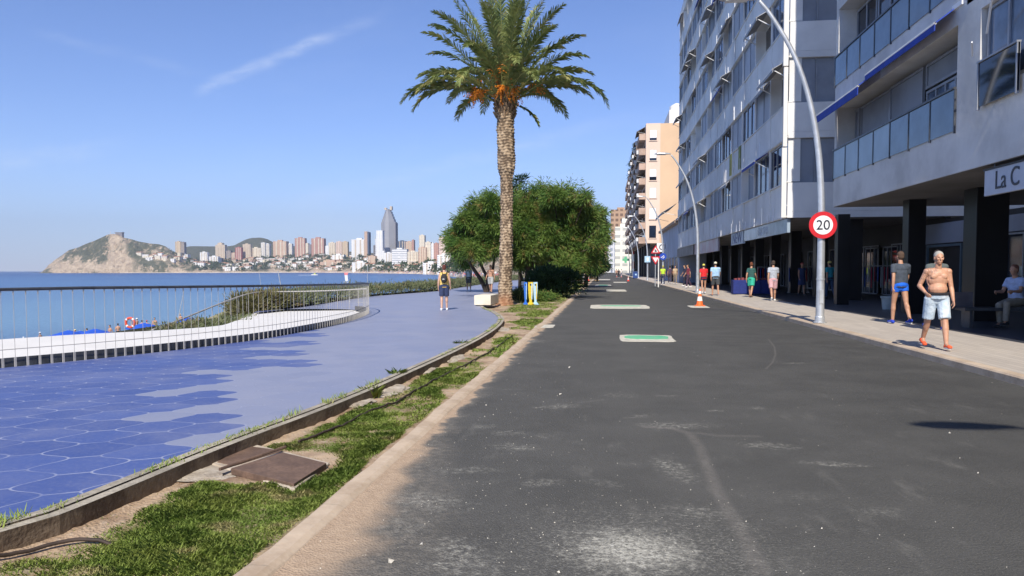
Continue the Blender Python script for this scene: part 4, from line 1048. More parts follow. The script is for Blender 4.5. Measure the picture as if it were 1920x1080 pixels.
# advertising column
p = G(1088, 522, 0); root = empty('advertising_column', p, 'pale blue advertising column under the trees left of the barriers', 'sign')
M_POS = pm('poster_blue', (0.35, 0.45, 0.68), .4, .35, 1.1, col2=(0.65, 0.70, 0.80)); hh = AtY(1088, 490, p.y).z
mb = MB(); mb.lathe(p, [(.55, 0), (.55, .25)], 24); mb.build('base', M_GALV, root); mb = MB(); mb.lathe(p, [(.5, .25), (.5, hh-.15)], 24); mb.build('poster', M_POS, root, smooth=False)
mb = MB(); mb.lathe(p, [(.58, hh-.15), (.58, hh-.05), (.3, hh)], 24); mb.build('cap', M_GALV, root)
# wheelie bin
p = G(1192, 523, 0.0); root = empty('wheelie_bin', p, 'dark blue wheeled bin at the edge of the road before the arcade', 'bin'); mb = MB(); M_BIN = pm('bin_blue', (0.02, 0.06, 0.22), .5, .1)
mb.prism([(p.x-.45, p.y-.35), (p.x+.45, p.y-.35), (p.x+.45, p.y+.35), (p.x-.45, p.y+.35)], .12, 1.15); mb.build('body', M_BIN, root, bevel=.03)
mb = MB(); mb.box(p.x-.5, p.x+.5, p.y-.42, p.y+.4, 1.153, 1.25); mb.build('lid', M_BIN, root, bevel=.03)
for s_ in (-1, 1): mb = MB(); mb.lathe(p+Vector((s_*.4, .2, .12)), [(.12, -.04), (.12, .04)], 14, axis='X'); mb.build('wheel', M_BLACK, root)
mb = MB(); mb.box(p.x-.13, p.x+.13, p.y-.362, p.y-.354, .6, .85); mb.build('sticker', M_PB, root)
# white van
p = G(1139.5, 514, 0); root = empty('van', p, 'small white van far down the road facing the camera', 'van'); M_VW = pm('van_white', (0.80, 0.80, 0.78), .3, .04); M_GLS = pm('dark_glass', (0.02, 0.028, 0.035), .06, .1, spec=.8)
vs = MB(); pr = [(-2.2, .35), (-2.25, .9), (-1.9, 1.15), (-1.3, 1.95), (2.3, 2.0), (2.4, .35)]; n = len(pr)
for sx_ in (0,):
    v = [(p.x-.95, p.y+a_, c_) for a_, c_ in pr]+[(p.x+.95, p.y+a_, c_) for a_, c_ in pr]; vs.add(v, [tuple(range(n)), tuple(range(n, 2*n))[::-1]]+[(i, n+i, n+(i+1) % n, (i+1) % n) for i in range(n)])
vs.build('body', M_VW, root, bevel=.05)
mb = MB(); mb.quad((p.x-.8, p.y-1.88, 1.22), (p.x+.8, p.y-1.88, 1.22), (p.x+.72, p.y-1.36, 1.88), (p.x-.72, p.y-1.36, 1.88)); mb.build('windscreen', M_GLS, root)
mb = MB(); mb.box(p.x-.95, p.x+.95, p.y-2.33, p.y-2.2, .3, .5); mb.build('bumper', M_BLACK, root)
for s_ in (-1, 1):
    mb = MB(); mb.box(p.x+s_*.6-.15, p.x+s_*.6+.15, p.y-2.27, p.y-2.2, .68, .84); mb.build('headlight', M_WREF, root)
    for dy_ in (-1.5, 1.6): mb = MB(); mb.lathe(p+Vector((s_*.85, dy_, .34)), [(.34, -.1), (.34, .1)], 16, axis='X'); mb.build('wheel', M_BLACK, root)

# ================================================================== STREET LAMPS AND SIGNS
def lamp_proto():
    root = empty('street_lamp', (5.72, 0, .13), '', 'street lamp', 'curved street lamps along the pavement')
    b0 = Vector((5.72, 0, .13)); pts = [b0+Vector((0, 0, .0)), b0+Vector((0, 0, 2.2)), b0+Vector((-.02, 0, 3.4)), b0+Vector((-.12, 0, 4.6)), b0+Vector((-.36, 0, 5.8)), b0+Vector((-.75, 0, 6.9)), b0+Vector((-1.35, 0, 7.9)), b0+Vector((-1.62, 0, 8.22))]
    q = smoothline(pts, 2); n = len(q); mb = MB(); mb.tube(q, [lerp(.112, .04, (i/(n-1))**.8) for i in range(n)], 14); mb.build('pole', M_GALV, root, smooth=True)
    mb = MB(); mb.lathe(b0, [(.17, 0), (.17, .02), (.125, .03), (.12, .15), (.113, .17)], 18); mb.build('base_plate', M_GALV, root)
    mb = MB(); mb.lathe(b0, [(.1095, 1.1), (.1095, 1.14)], 14); mb.box(b0.x-.05, b0.x+.05, b0.y-.118, b0.y-.08, b0.z+.5, b0.z+.85); mb.build('door_plate', M_GALV, root)
    h0 = q[-1]; head = []
    P_ = []
    for i, (t, w_, h_) in enumerate([(0, .04, .04), (.12, .09, .07), (.35, .16, .10), (.6, .18, .10), (.8, .16, .08), (.93, .09, .05), (1.0, .02, .02)]):
        c = h0+Vector((-.02-t*.98, 0, .05+.02*t)); P_.append([(c.x, c.y+w_*math.cos(a_), c.z+(h_*math.sin(a_) if math.sin(a_) > 0 else .02*math.sin(a_))) for a_ in [2*math.pi*k/14 for k in range(15)]])
    mb = MB(); k_ = len(P_[0])
    for r in range(len(P_)-1):
        for j in range(k_-1): mb.quad(P_[r][j], P_[r][j+1], P_[r+1][j+1], P_[r+1][j])
    mb.build('head', M_GALV, root, smooth=True)
    mb = MB(); mb.box(h0.x-.85, h0.x-.3, h0.y-.11, h0.y+.11, h0.z+.015, h0.z+.028); mb.build('glass', M_WREF, root)
    return root
L0 = lamp_proto()
yl1 = G(1537, 605, .13); L0.location = (yl1.x, yl1.y, .13); L0['label'] = 'nearest tall curved lamp post, the one carrying the round 20 sign'
LX = yl1.x
lamps_px = [(1308, 45.8, 'second curved lamp post, rising behind the orange cone'), (1243, 72, 'third curved lamp post, carrying the round blue sign'), (1214, 98, 'fourth curved lamp post, carrying the pale blue square sign'), (1197, 124, 'fifth curved lamp post, in front of the arcade of the orange block'), (1187, 150, 'sixth curved lamp post far down the pavement'), (1180, 178, 'seventh curved lamp post, farthest one visible')]
LP = []
for px_, Y_, lb in lamps_px:
    q = AtY(px_, 530, Y_); LP.append(dup(L0, (q.x, Y_, .13), None, lb))
dup(L0, (LX-.28, -1.45, .13), None, 'curved lamp post beside the camera whose head shades the road at right')
# 20 sign
m_red = pm('sign_red', (0.62, 0.02, 0.03), .35, .06); m_wht = pm('sign_white', (0.82, 0.82, 0.82), .35, .04); m_blk = pm('sign_black', (0.012, 0.014, 0.03), .4, .1); m_blu = pm('sign_blue', (0.02, 0.07, 0.45), .35, .06)
sc_ = AtY(1543, 422, yl1.y-.13); root = empty('speed_limit_sign', (sc_.x, sc_.y, sc_.z), 'round red rimmed speed limit sign reading 20 on the nearest lamp post', 'road sign')
RD = 24.0/FPX*yl1.y
mb = MB(); mb.lathe(sc_, [(RD, .01), (RD, -.012)][::-1], 40, axis='Y'); mb.build('rim', m_red, root)
mb = MB(); mb.lathe(sc_+Vector((0, -.016, 0)), [(RD*.70, -.002), (RD*.70, .003)], 40, axis='Y'); mb.build('face', m_wht, root)
text_obj('digits', '20', RD*1.02, m_blk, root, Matrix.Translation(sc_+Vector((0, -.024, -.01))) @ Matrix.Rotation(R(90), 4, 'X'), .003)
mb = MB(); mb.box(sc_.x-.05, sc_.x+.05, sc_.y+.012, yl1.y-.06, sc_.z-.15, sc_.z-.11); mb.box(sc_.x-.05, sc_.x+.05, sc_.y+.012, yl1.y-.06, sc_.z+.11, sc_.z+.15); mb.build('bracket', M_GALV, root)
# warning triangles on their own post
Y_ = 62; c0 = AtY(1229, 470, Y_); c1 = AtY(1229, 486, Y_); bse = Vector((c0.x, Y_, .15))
root = empty('warning_sign', bse, 'pair of red rimmed triangular signs, one up and one down, on a post', 'road sign')
mb = MB(); mb.tube([bse, Vector((c0.x, Y_, c0.z+.3))], .04, 8); mb.build('post', M_GALV, root)
def tri(mb, c, r, up, y0, y1):
    s_ = 1 if up else -1; pl = [(c.x+r*math.sin(a_), c.z+s_*r*math.cos(a_)) for a_ in (0, 2.094, 4.189)]; vs = [(x_, y0, z_) for x_, z_ in pl]+[(x_, y1, z_) for x_, z_ in pl]
    f = [(0, 2, 1), (3, 4, 5), (0, 1, 4, 3), (1, 2, 5, 4), (2, 0, 3, 5)]
    if up: f = [q[::-1] for q in f][:]
    mb.add(vs, f)
for c, up in ((c0, True), (c1, False)):
    mb = MB(); tri(mb, c, .44, up, Y_-.09, Y_-.06); mb.build('rim', m_red, root); mb = MB(); tri(mb, c, .27, up, Y_-.10, Y_-.091); mb.build('face', m_wht, root)
mb = MB(); mb.box(c0.x-.07, c0.x+.02, Y_-.106, Y_-.101, c0.z-.1, c0.z+.1); mb.box(c0.x+.03, c0.x+.09, Y_-.106, Y_-.101, c0.z-.1, c0.z+.02); mb.build('symbol', m_blk, root)
# blue round sign on the third lamp
c = AtY(1243, 481, 71.75); root = empty('direction_sign', c, 'round blue sign with white arrows on the third lamp post', 'road sign')
mb = MB(); mb.lathe(c, [(.33, -.012), (.33, .012)], 28, axis='Y'); mb.build('disc', m_blu, root)
mb = MB(); mb.bar(c+Vector((-.18, -.02, -.12)), c+Vector((.1, -.02, .1)), .012, .06); mb.bar(c+Vector((-.02, -.02, -.18)), c+Vector((.16, -.02, -.02)), .012, .06); mb.build('arrow', m_wht, root)
c = AtY(1214, 486, 97.7); root = empty('panel_sign', c, 'pale blue square sign on the fourth lamp post', 'road sign'); mb = MB(); mb.box(c.x-.36, c.x+.36, c.y-.02, c.y+.02, c.z-.4, c.z+.4); mb.build('panel', M_PB, root)
mb = MB(); mb.box(c.x-.1, c.x+.16, c.y-.028, c.y-.021, c.z-.22, c.z+.22); mb.build('symbol', m_wht, root)
# slim pole with hi-vis level stub
for px_, Y_, h_, lb in ((1243, 60, 2.4, 'slim pale bollard post by the kerb beside the person in a yellow vest'),):
    q = AtY(px_+0, 520, Y_); mb = MB(); mb.tube([(q.x-.35, Y_, .13), (q.x-.35, Y_, h_)], .045, 8); tag(mb.build('post', M_WREF, None, loc=(q.x-.35, Y_, .13)), lb, 'post')
# ================================================================== BUILDINGS
M_RENDER = pm('white_render', (0.68, 0.67, 0.645), .85, .10, .6, .3, col2=(0.53, 0.52, 0.50))
M_RENDERB = pm('grey_render', (0.78, 0.77, 0.745), .85, .12, .35, .3, col2=(0.67, 0.66, 0.64))
M_FRAME = pm('aluminium_frame', (0.34, 0.36, 0.40), .45, .1, 2, metal=.3)
M_SHUT = pm('roller_shutter', (0.26, 0.285, 0.33), .6, .12, .7)
M_SHUTL = pm('pale_shutter', (0.44, 0.46, 0.50), .6, .1, .7)
M_WIN = pm('window_glass', (0.010, 0.018, 0.035), .05, .3, .5, spec=.6)
M_WINB = pm('curtained_glass', (0.12, 0.16, 0.22), .12, .4, .8, spec=.8)
M_BALG = pm('balustrade_glass', (0.10, 0.16, 0.21), .12, .2, .8, spec=.8)
M_BALGL = pm('frosted_glass', (0.30, 0.40, 0.47), .3, .1, .8)
M_AWN = pm('awning_blue', (0.012, 0.05, 0.36), .7, .15, 3); M_AWNG = pm('awning_grey', (0.40, 0.41, 0.43), .8, .15, 3)
M_COL = pm('black_column', (0.012, 0.012, 0.014), .35, .2, 1.0); M_SHOP = pm('shop_shade', (0.020, 0.021, 0.026), .5, .4, .6)  # near-black shop material has the arcade's shade in its colour
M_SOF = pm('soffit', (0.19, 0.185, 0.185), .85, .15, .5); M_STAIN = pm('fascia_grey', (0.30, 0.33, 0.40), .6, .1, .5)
M_ARM = pm('awning_arm_white', (0.80, 0.80, 0.80), .4, .04); M_ROOF = pm('roof_grey', (0.3, 0.3, 0.3), .9, .1)
FX = 7.4
# ---- building A, nearest on the right
yA1 = AtX(1562, 388, FX).y; zA = AtX(1562, 388, FX).z; yA0 = -6.0
root = empty('apartment_building', (FX, yA1, 0), 'nearest white apartment building on the right with glass balconies and the La C sign', 'building'); BA = root
def ax(px_, py_): return AtX(px_, py_, FX)
Y = lambda px_: AtX(px_, 300, FX).y
FH = 3.12; zb = zA
mb = MB(); NF = 7
yb0 = Y(1790); yN = Y(1832)                       # balcony 1 near end; window bay 2 far end
# slabs and parapets of every floor
for k in range(NF):
    z0 = zb+k*FH
    mb.box(FX, 19, yA0, yA1, z0, z0+.28)                       # slab edge
    mb.box(FX, FX+.16, yb0, yA1, z0+.28, z0+.95) if k == 0 else mb.box(FX, FX+.16, yb0-1.0, yA1, z0+.28, z0+.80)
    ze = z0+FH
    # wall between loggia and second bay
    if k == 0: mb.box(FX, FX+.2, yN+.0, yb0, z0+.28, ze); mb.box(FX, FX+.2, yA0, yN, z0+.28, z0+1.45)
    else: mb.box(FX, FX+.2, yN+.6, yb0-1.0, z0+.28, ze); mb.box(FX, FX+.2, yA0, yN+.6, z0+.28, z0+.9)
mb.box(FX+.003, 19, yA1-.25, yA1-.002, zb+.28, zb+NF*FH)           # end wall
mb.box(FX, 19, yA0, yA1, zb+NF*FH, zb+NF*FH+1.0); mb.build('wall', M_RENDER, root)
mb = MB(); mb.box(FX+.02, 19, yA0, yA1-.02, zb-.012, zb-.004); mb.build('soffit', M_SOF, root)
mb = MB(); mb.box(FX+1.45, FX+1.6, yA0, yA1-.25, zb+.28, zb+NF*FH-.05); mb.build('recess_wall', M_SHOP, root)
NW = 0
def framed(root, xf, y0, y1, z0, z1, mt, name='window', fr=.06, mull=1, depth=.05, fm=None):
    """window lying in the plane x=xf, facing -x"""
    mb = MB(); mb.box(xf+.02, xf+.05, y0, y1, z0, z1); w_ = mb.build(name, mt, root)
    mb = MB(); mb.box(xf-.02, xf+.018, y0, y1, z0, z0+fr); mb.box(xf-.02, xf+.018, y0, y1, z1-fr, z1); n = mull+1
    for i in range(n+1): yy = lerp(y0, y1-fr, i/n); mb.box(xf-.018, xf+.016, yy, yy+fr, z0+fr, z1-fr)
    mb.build('frame', fm or M_FRAME, w_); return w_
for k in range(0, 3):
    z0 = zb+k*FH; ztop = z0+FH
    # roller shutters and windows behind the glass balcony
    xs = FX+.55
    Yr = lambda q: AtX(q, 300, FX+.55).y
    ed = [yA1-.25, Yr(1612), Yr(1668), Yr(1733), Yr(1812)] if k == 0 else [yA1-.25, Yr(1640), Yr(1690), Yr(1750), yb0-1.0]
    kinds = ['s', 's', 'sw', 'win'] if k == 0 else ['win', 'win', 'win', 'win']
    for i, kd in enumerate(kinds):
        y0_, y1_ = ed[i+1]+.06, ed[i]-.06
        if kd == 's': framed(root, xs, y0_, y1_, z0+.3, ztop-.1, M_SHUT, 'shutter', mull=0)
        elif kd == 'sw': framed(root, xs, y0_, y1_, z0+.3, z0+1.55, M_WINB); framed(root, xs-.045, y0_, y1_, z0+1.6, ztop-.1, M_SHUT, 'shutter', mull=0)
        elif k == 0:
            framed(root, xs, y0_, y1_, z0+.3, ztop-.75, M_WINB, mull=3); framed(root, xs-.02, y0_, y1_, ztop-.7, ztop-.1, M_SHUT, 'shutter', mull=0)
        else: framed(root, xs, y0_, y1_, z0+.3, ztop-.1, M_WIN, mull=1)
    # glass balustrade
    yS = yb0 if k == 0 else yb0-1.0
    zr = z0+.95 if k == 0 else z0+.8
    n = 7 if k == 0 else 8
    for i in range(n):
        a_, b_ = lerp(yS, yA1-.02, i/n)+.03, lerp(yS, yA1-.02, (i+1)/n)-.03
        mb = MB(); mb.box(FX-.03, FX-.015, a_, b_, zr-.05, zr+.83); mb.build('balustrade_panel', M_BALGL if (k == 0 and i >= 3) else M_BALG, root)
    mb = MB(); mb.box(FX-.06, FX+.01, yS, yA1, zr+.835, zr+.88)
    for i in range(n+1): yy = lerp(yS, yA1-.03, i/n); mb.box(FX-.045, FX-.004, yy-.02, yy+.02, zr-.1, zr+.833)
    mb.build('balcony_rail', M_DKSTEEL, root)
    # second bay towards the camera: tall windows above a railed sill
    if k == 0:
        for i in range(3):
            y1_ = yN-.1-i*1.7; framed(root, FX+.10, y1_-1.55, y1_, z0+1.5, ztop-.02, M_WIN if i else M_WINB, mull=1)
            mb = MB(); mb.box(FX-.10, FX-.07, y1_-1.5, y1_-.05, z0+1.15, z0+2.0); mb.build('sill_guard', M_WIN, root)
            mb = MB(); mb.box(FX-.13, FX-.05, y1_-1.5, y1_-.05, z0+2.005, z0+2.04); mb.box(FX-.12, FX-.06, y1_-1.5, y1_-1.46, z0+1.1, z0+2.0); mb.box(FX-.12, FX-.06, y1_-.09, y1_-.05, z0+1.1, z0+2.0); mb.box(FX-.05, FX-.002, y1_-1.0, y1_-.95, z0+1.5, z0+1.54); mb.build('guard_frame', M_FRAME, root)
    else:
        for i in range(3):
            y1_ = yN+.5-i*1.9; framed(root, FX+.10, y1_-1.8, y1_, z0+.95, ztop-.02, M_WIN, mull=1)
# awnings of the first floor (hang under the slab of the floor above)
def awning(root, xf, y0, y1, z, drop, out_, mt, arms=True, val=.25):
    """fabric slopes from the wall outwards; arms of white metal"""
    mb = MB(); a_ = (xf-.02, z); b_ = (xf-out_, z-drop)
    for dz in (0,):
        v = [(a_[0], y0, a_[1]), (a_[0], y1, a_[1]), (b_[0], y1, b_[1]), (b_[0], y0, b_[1]), (a_[0], y0, a_[1]-.03), (a_[0], y1, a_[1]-.03), (b_[0], y1, b_[1]-.03), (b_[0], y0, b_[1]-.03)]
        mb.add(v, [(0, 1, 2, 3), (7, 6, 5, 4), (0, 3, 7, 4), (1, 5, 6, 2), (0, 4, 5, 1)])
    mb.box(b_[0]-.015, b_[0]+.004, y0, y1, b_[1]-val, b_[1]-.001); aw = mb.build('awning', mt, root)
    mb = MB(); mb.tube([(b_[0], y0, b_[1]-.02), (b_[0], y1, b_[1]-.02)], .028, 8)
    if arms:
        for yy in (y0+.12, y1-.12): mb.tube([(xf-.01, yy, z-drop-.35), (b_[0]+.02, yy, b_[1]-.03)], .022, 6)
    mb.build('awning_frame', M_ARM, aw); return aw
z1 = zb+FH
awning(root, FX, Y(1648), yA1+.05, z1+.26, .42, .58, M_AWN, False, .26); awning(root, FX, Y(1786), Y(1650), z1+.40, .30, .42, M_AWN, False, .18)
awning(root, FX, Y(1880), Y(1700), z1+FH+.3, .2, .35, M_AWN, False, .18)
mb = MB(); mb.box(FX-.05, FX+.0, Y(1800), Y(1782), z1+.35, z1+.45); mb.build('awning_bracket', M_ARM, root)
mb = MB(); q = ax(1887, -5); q2 = ax(1855, 62); mb.tube([(FX-.25, q.y, q.z), (FX-.05, q2.y, q2.z)], .02, 6); q = ax(1848, 78); q2 = ax(1828, 105); mb.tube([(FX-.25, q.y, q.z), (FX-.05, q2.y, q2.z)], .016, 6); mb.build('awning_arm', M_ARM, root)
# arcade of A: columns, shop front
for px_, py_, wv_, in ((1716, 588, 37), (1856, 602, 74), (1580, 571, 26)):
    q = G(px_, py_, .21); w_ = wv_/FPX*q.y*(.72 if px_ > 1800 else .8); mb = MB(); mb.box(q.x-w_/2, q.x+w_/2, q.y, q.y+w_*.9, .2, zb-.014); mb.build('column', M_COL, root, bevel=.01)
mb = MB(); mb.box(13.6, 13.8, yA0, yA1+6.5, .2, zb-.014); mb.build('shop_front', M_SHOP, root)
# fascia and doors on the shop front
mb = MB(); q0, q1 = AtX(1735, 400, 13.5).y, AtX(1815, 400, 13.5).y; mb.box(13.45, 13.59, q1, q0, 2.55, 3.35); mb.build('fascia', M_STAIN, root)
mb = MB(); q0, q1 = AtX(1742, 400, 13.5).y, AtX(1808, 400, 13.5).y
mb.box(13.42, 13.5, q1, q1+.1, .2, 2.5); mb.box(13.42, 13.5, q0-.1, q0, .2, 2.5); mb.box(13.42, 13.5, q1+.1, q0-.1, 2.4, 2.5); mb.build('door_frame', pm('teal_frame', (0.10, 0.15, 0.19), .5, .1), root)
mb = MB(); q0, q1 = AtX(1888, 400, 13.4).y, AtX(2000, 400, 13.4).y; mb.box(13.4, 13.5, q1, q0, 2.75, 3.3); mb.build('fascia', M_STAIN, root)
framed(root, 13.35, AtX(1960, 400, 13.4).y, AtX(1892, 400, 13.4).y, 1.0, 2.7, M_WIN)
for px_ in (1600, 1640, 1665): q = AtX(px_, 400, 13.5).y; framed(root, 13.5, q-1.3, q+1.2, .25, 2.6, M_WIN, 'shop_window')
# La C sign
q0, q1 = Y(1845), Y(1845)-3.2; zt, zl = ax(1845, 321).z, ax(1845, 368).z
rootS = empty('shop_sign', (FX, q0, zl), 'pale hanging shop sign reading La C under the nearest building', 'shop sign')
mb = MB(); mb.box(FX+.02, FX+.10, q1, q0, zl, zt); mb.build('panel', pm('sign_pale', (0.50, 0.54, 0.62), .5, .04), rootS, bevel=.004)
mb = MB(); mb.box(FX+.0, FX+.12, q1-.02, q0+.02, zt+.001, zt+.03); mb.build('frame', M_BLACK, rootS)
mb = MB()
for yy in (q0-.3, q1+.3): mb.tube([(FX+.06, yy, zt+.03), (FX+.06, yy, zb)], .012, 6)
mb.build('hanger', M_DKSTEEL, rootS)
RM = Matrix.Rotation(R(-90), 4, 'Z') @ Matrix.Rotation(R(90), 4, 'X')
def signtext(root, s_, y_, z_, xf, size, mt, sx=1.0): return text_obj('letters', s_, size, mt, root, Matrix.Translation((xf, y_, z_)) @ RM, .004, sx)
signtext(rootS, 'La C', q0-.22-.62, (zt+zl)/2, FX+.012, .50, m_blk, .92)

# ---- building B, long slab block
yB0 = AtX(1476, 408, FX).y; zB = AtX(1476, 408, FX).z; yB1 = 77.5; FHB = 3.22; NB = 7
root = empty('apartment_building', (FX, yB0, 0), 'long seven storey pale apartment block with rows of awnings, middle of the right side', 'building'); BB = root
mb = MB()
for k in range(NB):
    z0 = zB+k*FHB
    mb.box(FX+.003, 18, yB0+.003, yB1, z0, z0+.25)
    n = 14                                        # precast parapet panels with open joints
    for i in range(n):
        a_, b_ = lerp(yB0, yB1, i/n)+.012, lerp(yB0, yB1, (i+1)/n)-.012; _r = random.Random(k*31+i); xa, xb = FX-.012+_r.uniform(-.022, .022), FX+_r.uniform(-.01, .055); mb.prism([(xa, a_), (xb, b_), (FX+.12, b_), (FX+.12, a_)], z0+.10, z0+1.42)
    pass
    # end wall: parapet band and glazed band
    mb.box(FX+.12, 18, yB0, yB0+.12, z0+.255, z0+1.42)
mb.box(FX+.003, 18, yB0+.003, yB1, zB+NB*FHB, zB+NB*FHB+.9)
mb.box(FX+.5, 18, yB0+.6, yB1-.3, zB+.255, zB+NB*FHB-.01); mb.build('wall', M_RENDERB, root)
for k in range(NB):
    z0 = zB+k*FHB; mb = MB(); mb.box(FX-.04, FX-.001, yB0, yB1, z0+.02, z0+.075); mb.build('ledge', M_WHITE, root); mb = MB(); mb.box(FX-.035, FX+.14, yB0, yB1, z0+1.425, z0+1.475); mb.build('parapet_cap', M_WHITE, root)
mb = MB()
for k in range(NB):
    z0 = zB+k*FHB; mb.box(7.14+.03*(k % 2), 7.33, yB0-.10, yB0+.05, z0-.35+(.35 if k == 0 else 0), z0+FHB-.40)
mb.build('corner_pilaster', M_WHITE, root)
mb = MB(); mb.box(FX+.02, 18, yB0+.01, yB1, zB-.012, zB-.004); mb.build('soffit', M_SOF, root)
for k in range(4):
    z0 = zB+k*FHB
    for a_, b_ in ((FX+.3, FX+1.05), (FX+1.1, FX+2.0), (FX+2.05, FX+3.2)):
        mb = MB(); mb.box(a_, b_, yB0+.16, yB0+.19, z0+1.44, z0+FHB-.02); w_ = mb.build('end_shutter', M_SHUT, root)
        mb = MB(); mb.box(a_-.04, a_, yB0+.13, yB0+.17, z0+1.44, z0+FHB-.02); mb.build('frame', M_FRAME, w_)
# bays
rnd = random.Random(12); nw = 0; bays = 13
for k in range(NB):
    z0 = zB+k*FHB
    for i in range(bays):
        a_, b_ = lerp(yB0+.1, yB1, i/bays), lerp(yB0+.1, yB1, (i+1)/bays); t = rnd.random(); zt_ = z0+FHB-.02; zl_ = z0+1.475
        if (k, i) in ((1, 0), (3, 0), (5, 1)): t = .95
        if (k, i) in ((0, 0), (0, 1)): t = .3
        if t < .42: framed(root, FX+.10, a_+.06, b_-.06, zl_, zt_, M_WINB if rnd.random() < .5 else M_WIN, mull=2); 
        elif t < .68: framed(root, FX+.10, a_+.06, b_-.06, zl_, zt_, M_SHUTL if rnd.random() < .4 else M_SHUT, 'shutter', mull=1)
        elif t < .82: framed(root, FX+.10, a_+.06, (a_+b_)/2, zl_, zt_, M_SHUT, 'shutter', mull=0)
        # otherwise an open loggia: the dark back wall shows
        if t > .68 and rnd.random() < .8:
            mb = MB(); mb.box(FX+.455, FX+.495, a_+.3, b_-.3, z0+.3, zt_-.1); mb.build('loggia_door', M_WIN, root)
        if rnd.random() < .42:
            blue = rnd.random() < .35; o_ = rnd.choice([.2, .25, .35, .6]); awning(root, FX, a_+.15, b_-.15, zt_, .12+.35*o_, o_, M_AWN if blue else M_AWNG, o_ > .5, .16)
        # party fins
    for i in range(0, bays+1, 1):
        pass
for k in range(NB):
    z0 = zB+k*FHB
    for i in range(bays+1):
        mb = MB(); yy = lerp(yB0+.1, yB1, i/bays); mb.box(FX+.02, FX+.5, yy-.06 if i else yy, yy+.06, z0+1.475, z0+FHB-.001); mb.build('dividing_fin', M_RENDERB, root)
# white stanchions that catch the grazing sun, standing in for its bright streaks
cnt = 0; rnd = random.Random(4)
for k in range(5):
    z0 = zB+k*FHB
    for i in range(16 if k == 0 else 10):
        yy = yB0+.9+i*(1.35 if k == 0 else 2.4)+rnd.uniform(-.25, .25)
        mb = MB(); h_ = rnd.choice([.35, .5, .7]); mb.box(FX-.065, FX-.032, yy-.012, yy+.012, z0+.05, z0+.05+h_); mb.lathe((FX-.055, yy, z0-.03), [(.001, 0), (.035, .03), (.035, .05), (.001, .08)], 8)
        mb.build('stanchion', M_ARM, root)
for k in range(4):
    z0 = zB+k*FHB; mb = MB(); mb.tube([(FX-.12, yB0+.05, z0+.2), (FX-.12, yB0+.05, z0+1.5)], .03, 8); mb.lathe((FX-.12, yB0+.05, z0+.06), [(.001, 0), (.075, .05), (.075, .12), (.001, .17)], 10); mb.tube([(FX-.12, yB0+.05, z0+.5), (FX+.02, yB0+.05, z0+.5)], .02, 6); mb.build('downpipe', M_ARM, root)
# green cloth panels hung on the second floor parapet
M_GC = pm('green_cloth', (0.27, 0.30, 0.10), .8, .2, 2)
for px_ in (1388, 1371):
    q = AtX(px_, 285, FX); mb = MB(); mb.box(FX-.05, FX-.035, q.y-.32, q.y+.32, zB+FHB+.2, zB+FHB+1.45); mb.build('cloth', M_GC, root)
# ground floor of B
for i in range(10):
    yy = yB0+1.2+i*4.9; mb = MB(); mb.box(10.2, 10.75, yy, yy+.55, .2, zB-.014); mb.build('column', M_COL, root)
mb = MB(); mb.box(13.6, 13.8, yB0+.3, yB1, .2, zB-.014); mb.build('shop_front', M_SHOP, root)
for i in range(9):
    q = yB0+2.5+i*4.9; framed(root, 13.52, q, q+3.2, .25, 2.7, M_WIN, 'shop_window', mull=2)
def fascia(px0, px1, py0t, py0b, label, mt, txt=None, tmt=None, size=.5, sx=1, thick=.12, xf=FX+.05, z_=None):
    ya, yb = AtX(px0, 400, FX).y, AtX(px1, 400, FX).y; zt_ = zB-.03; zl_ = zt_-AtX(px1, py0t, FX).z+AtX(px1, py0b, FX).z
    r = empty('shop_sign', (xf, yb, zl_), label, 'shop sign', None); mb = MB(); mb.box(xf, xf+thick, yb, ya, zl_, zt_); mb.build('panel', mt, r, bevel=.004)
    mb = MB(); mb.box(xf-.012, xf+thick+.01, yb, ya, zt_+.001, zt_+.024); mb.build('frame', M_FRAME, r)
    if txt: signtext(r, txt, (ya+yb)/2, (zt_+zl_)/2, xf-.006, size, tmt, sx)
    return r
fascia(1394, 1474, 411, 437, 'long pale glazed shop fascia at the near corner of the long block', pm('pale_fascia', (0.34, 0.42, 0.50), .2, .25, .5), 'AROMA', pm('faint_letters', (0.55, 0.60, 0.66), .4, .1), .55, 1.2)
fascia(1370, 1392, 436, 459, 'shop sign with slanting dark blue letters under the long block', pm('pale_fascia2', (0.42, 0.50, 0.58), .4, .1, .5), 'NEW', pm('letters_blue', (0.02, 0.05, 0.22), .4, .1), .85, 1.5)
fascia(1302, 1345, 446, 470, 'white shop fascia with red smear of lettering behind the second lamp post', pm('pale_fascia3', (0.42, 0.42, 0.44), .4, .25, .4, col2=(0.40, 0.22, 0.26)))
fascia(1269, 1299, 462, 480, 'dull beige shop fascia at the far end of the long block', pm('beige_fascia', (0.24, 0.22, 0.20), .6, .2, .4))
# sandwich board / dark kiosk at far end
# ---- building C: low wing beyond
root = empty('annex_building', (FX+.1, 78, 0), 'low pale grey annex with tiled ledge between the long block and orange block', 'building')
q = AtY(1250, 432, 92); zc = q.z
M_C = pm('annex_render', (0.42, 0.47, 0.56), .85, .1, .3)
mb = MB(); mb.box(FX+.15, 20, 77.6, 100, .15, zc); mb.build('wall', M_C, root); mb = MB(); mb.box(FX-.35, 20, 77.55, 100.3, zc+.002, zc+.28); mb.build('roof', pm('ledge_tile', (0.45, 0.33, 0.24), .8, .2), root)
for i in range(5): framed(root, FX+.11, 79+i*4, 81.4+i*4, .6 if i % 2 else 1.2, 2.9, M_WIN)
q = AtX(1258, 425, FX); aw = awning(root, FX+.1, 80, 90, zc+2.2, .9, 1.5, M_AWNG, True); mb = MB(); mb.box(FX+2, 19, 78, 99, zc+.283, zc+3.0); mb.build('upper_storey', M_RENDERB, root)
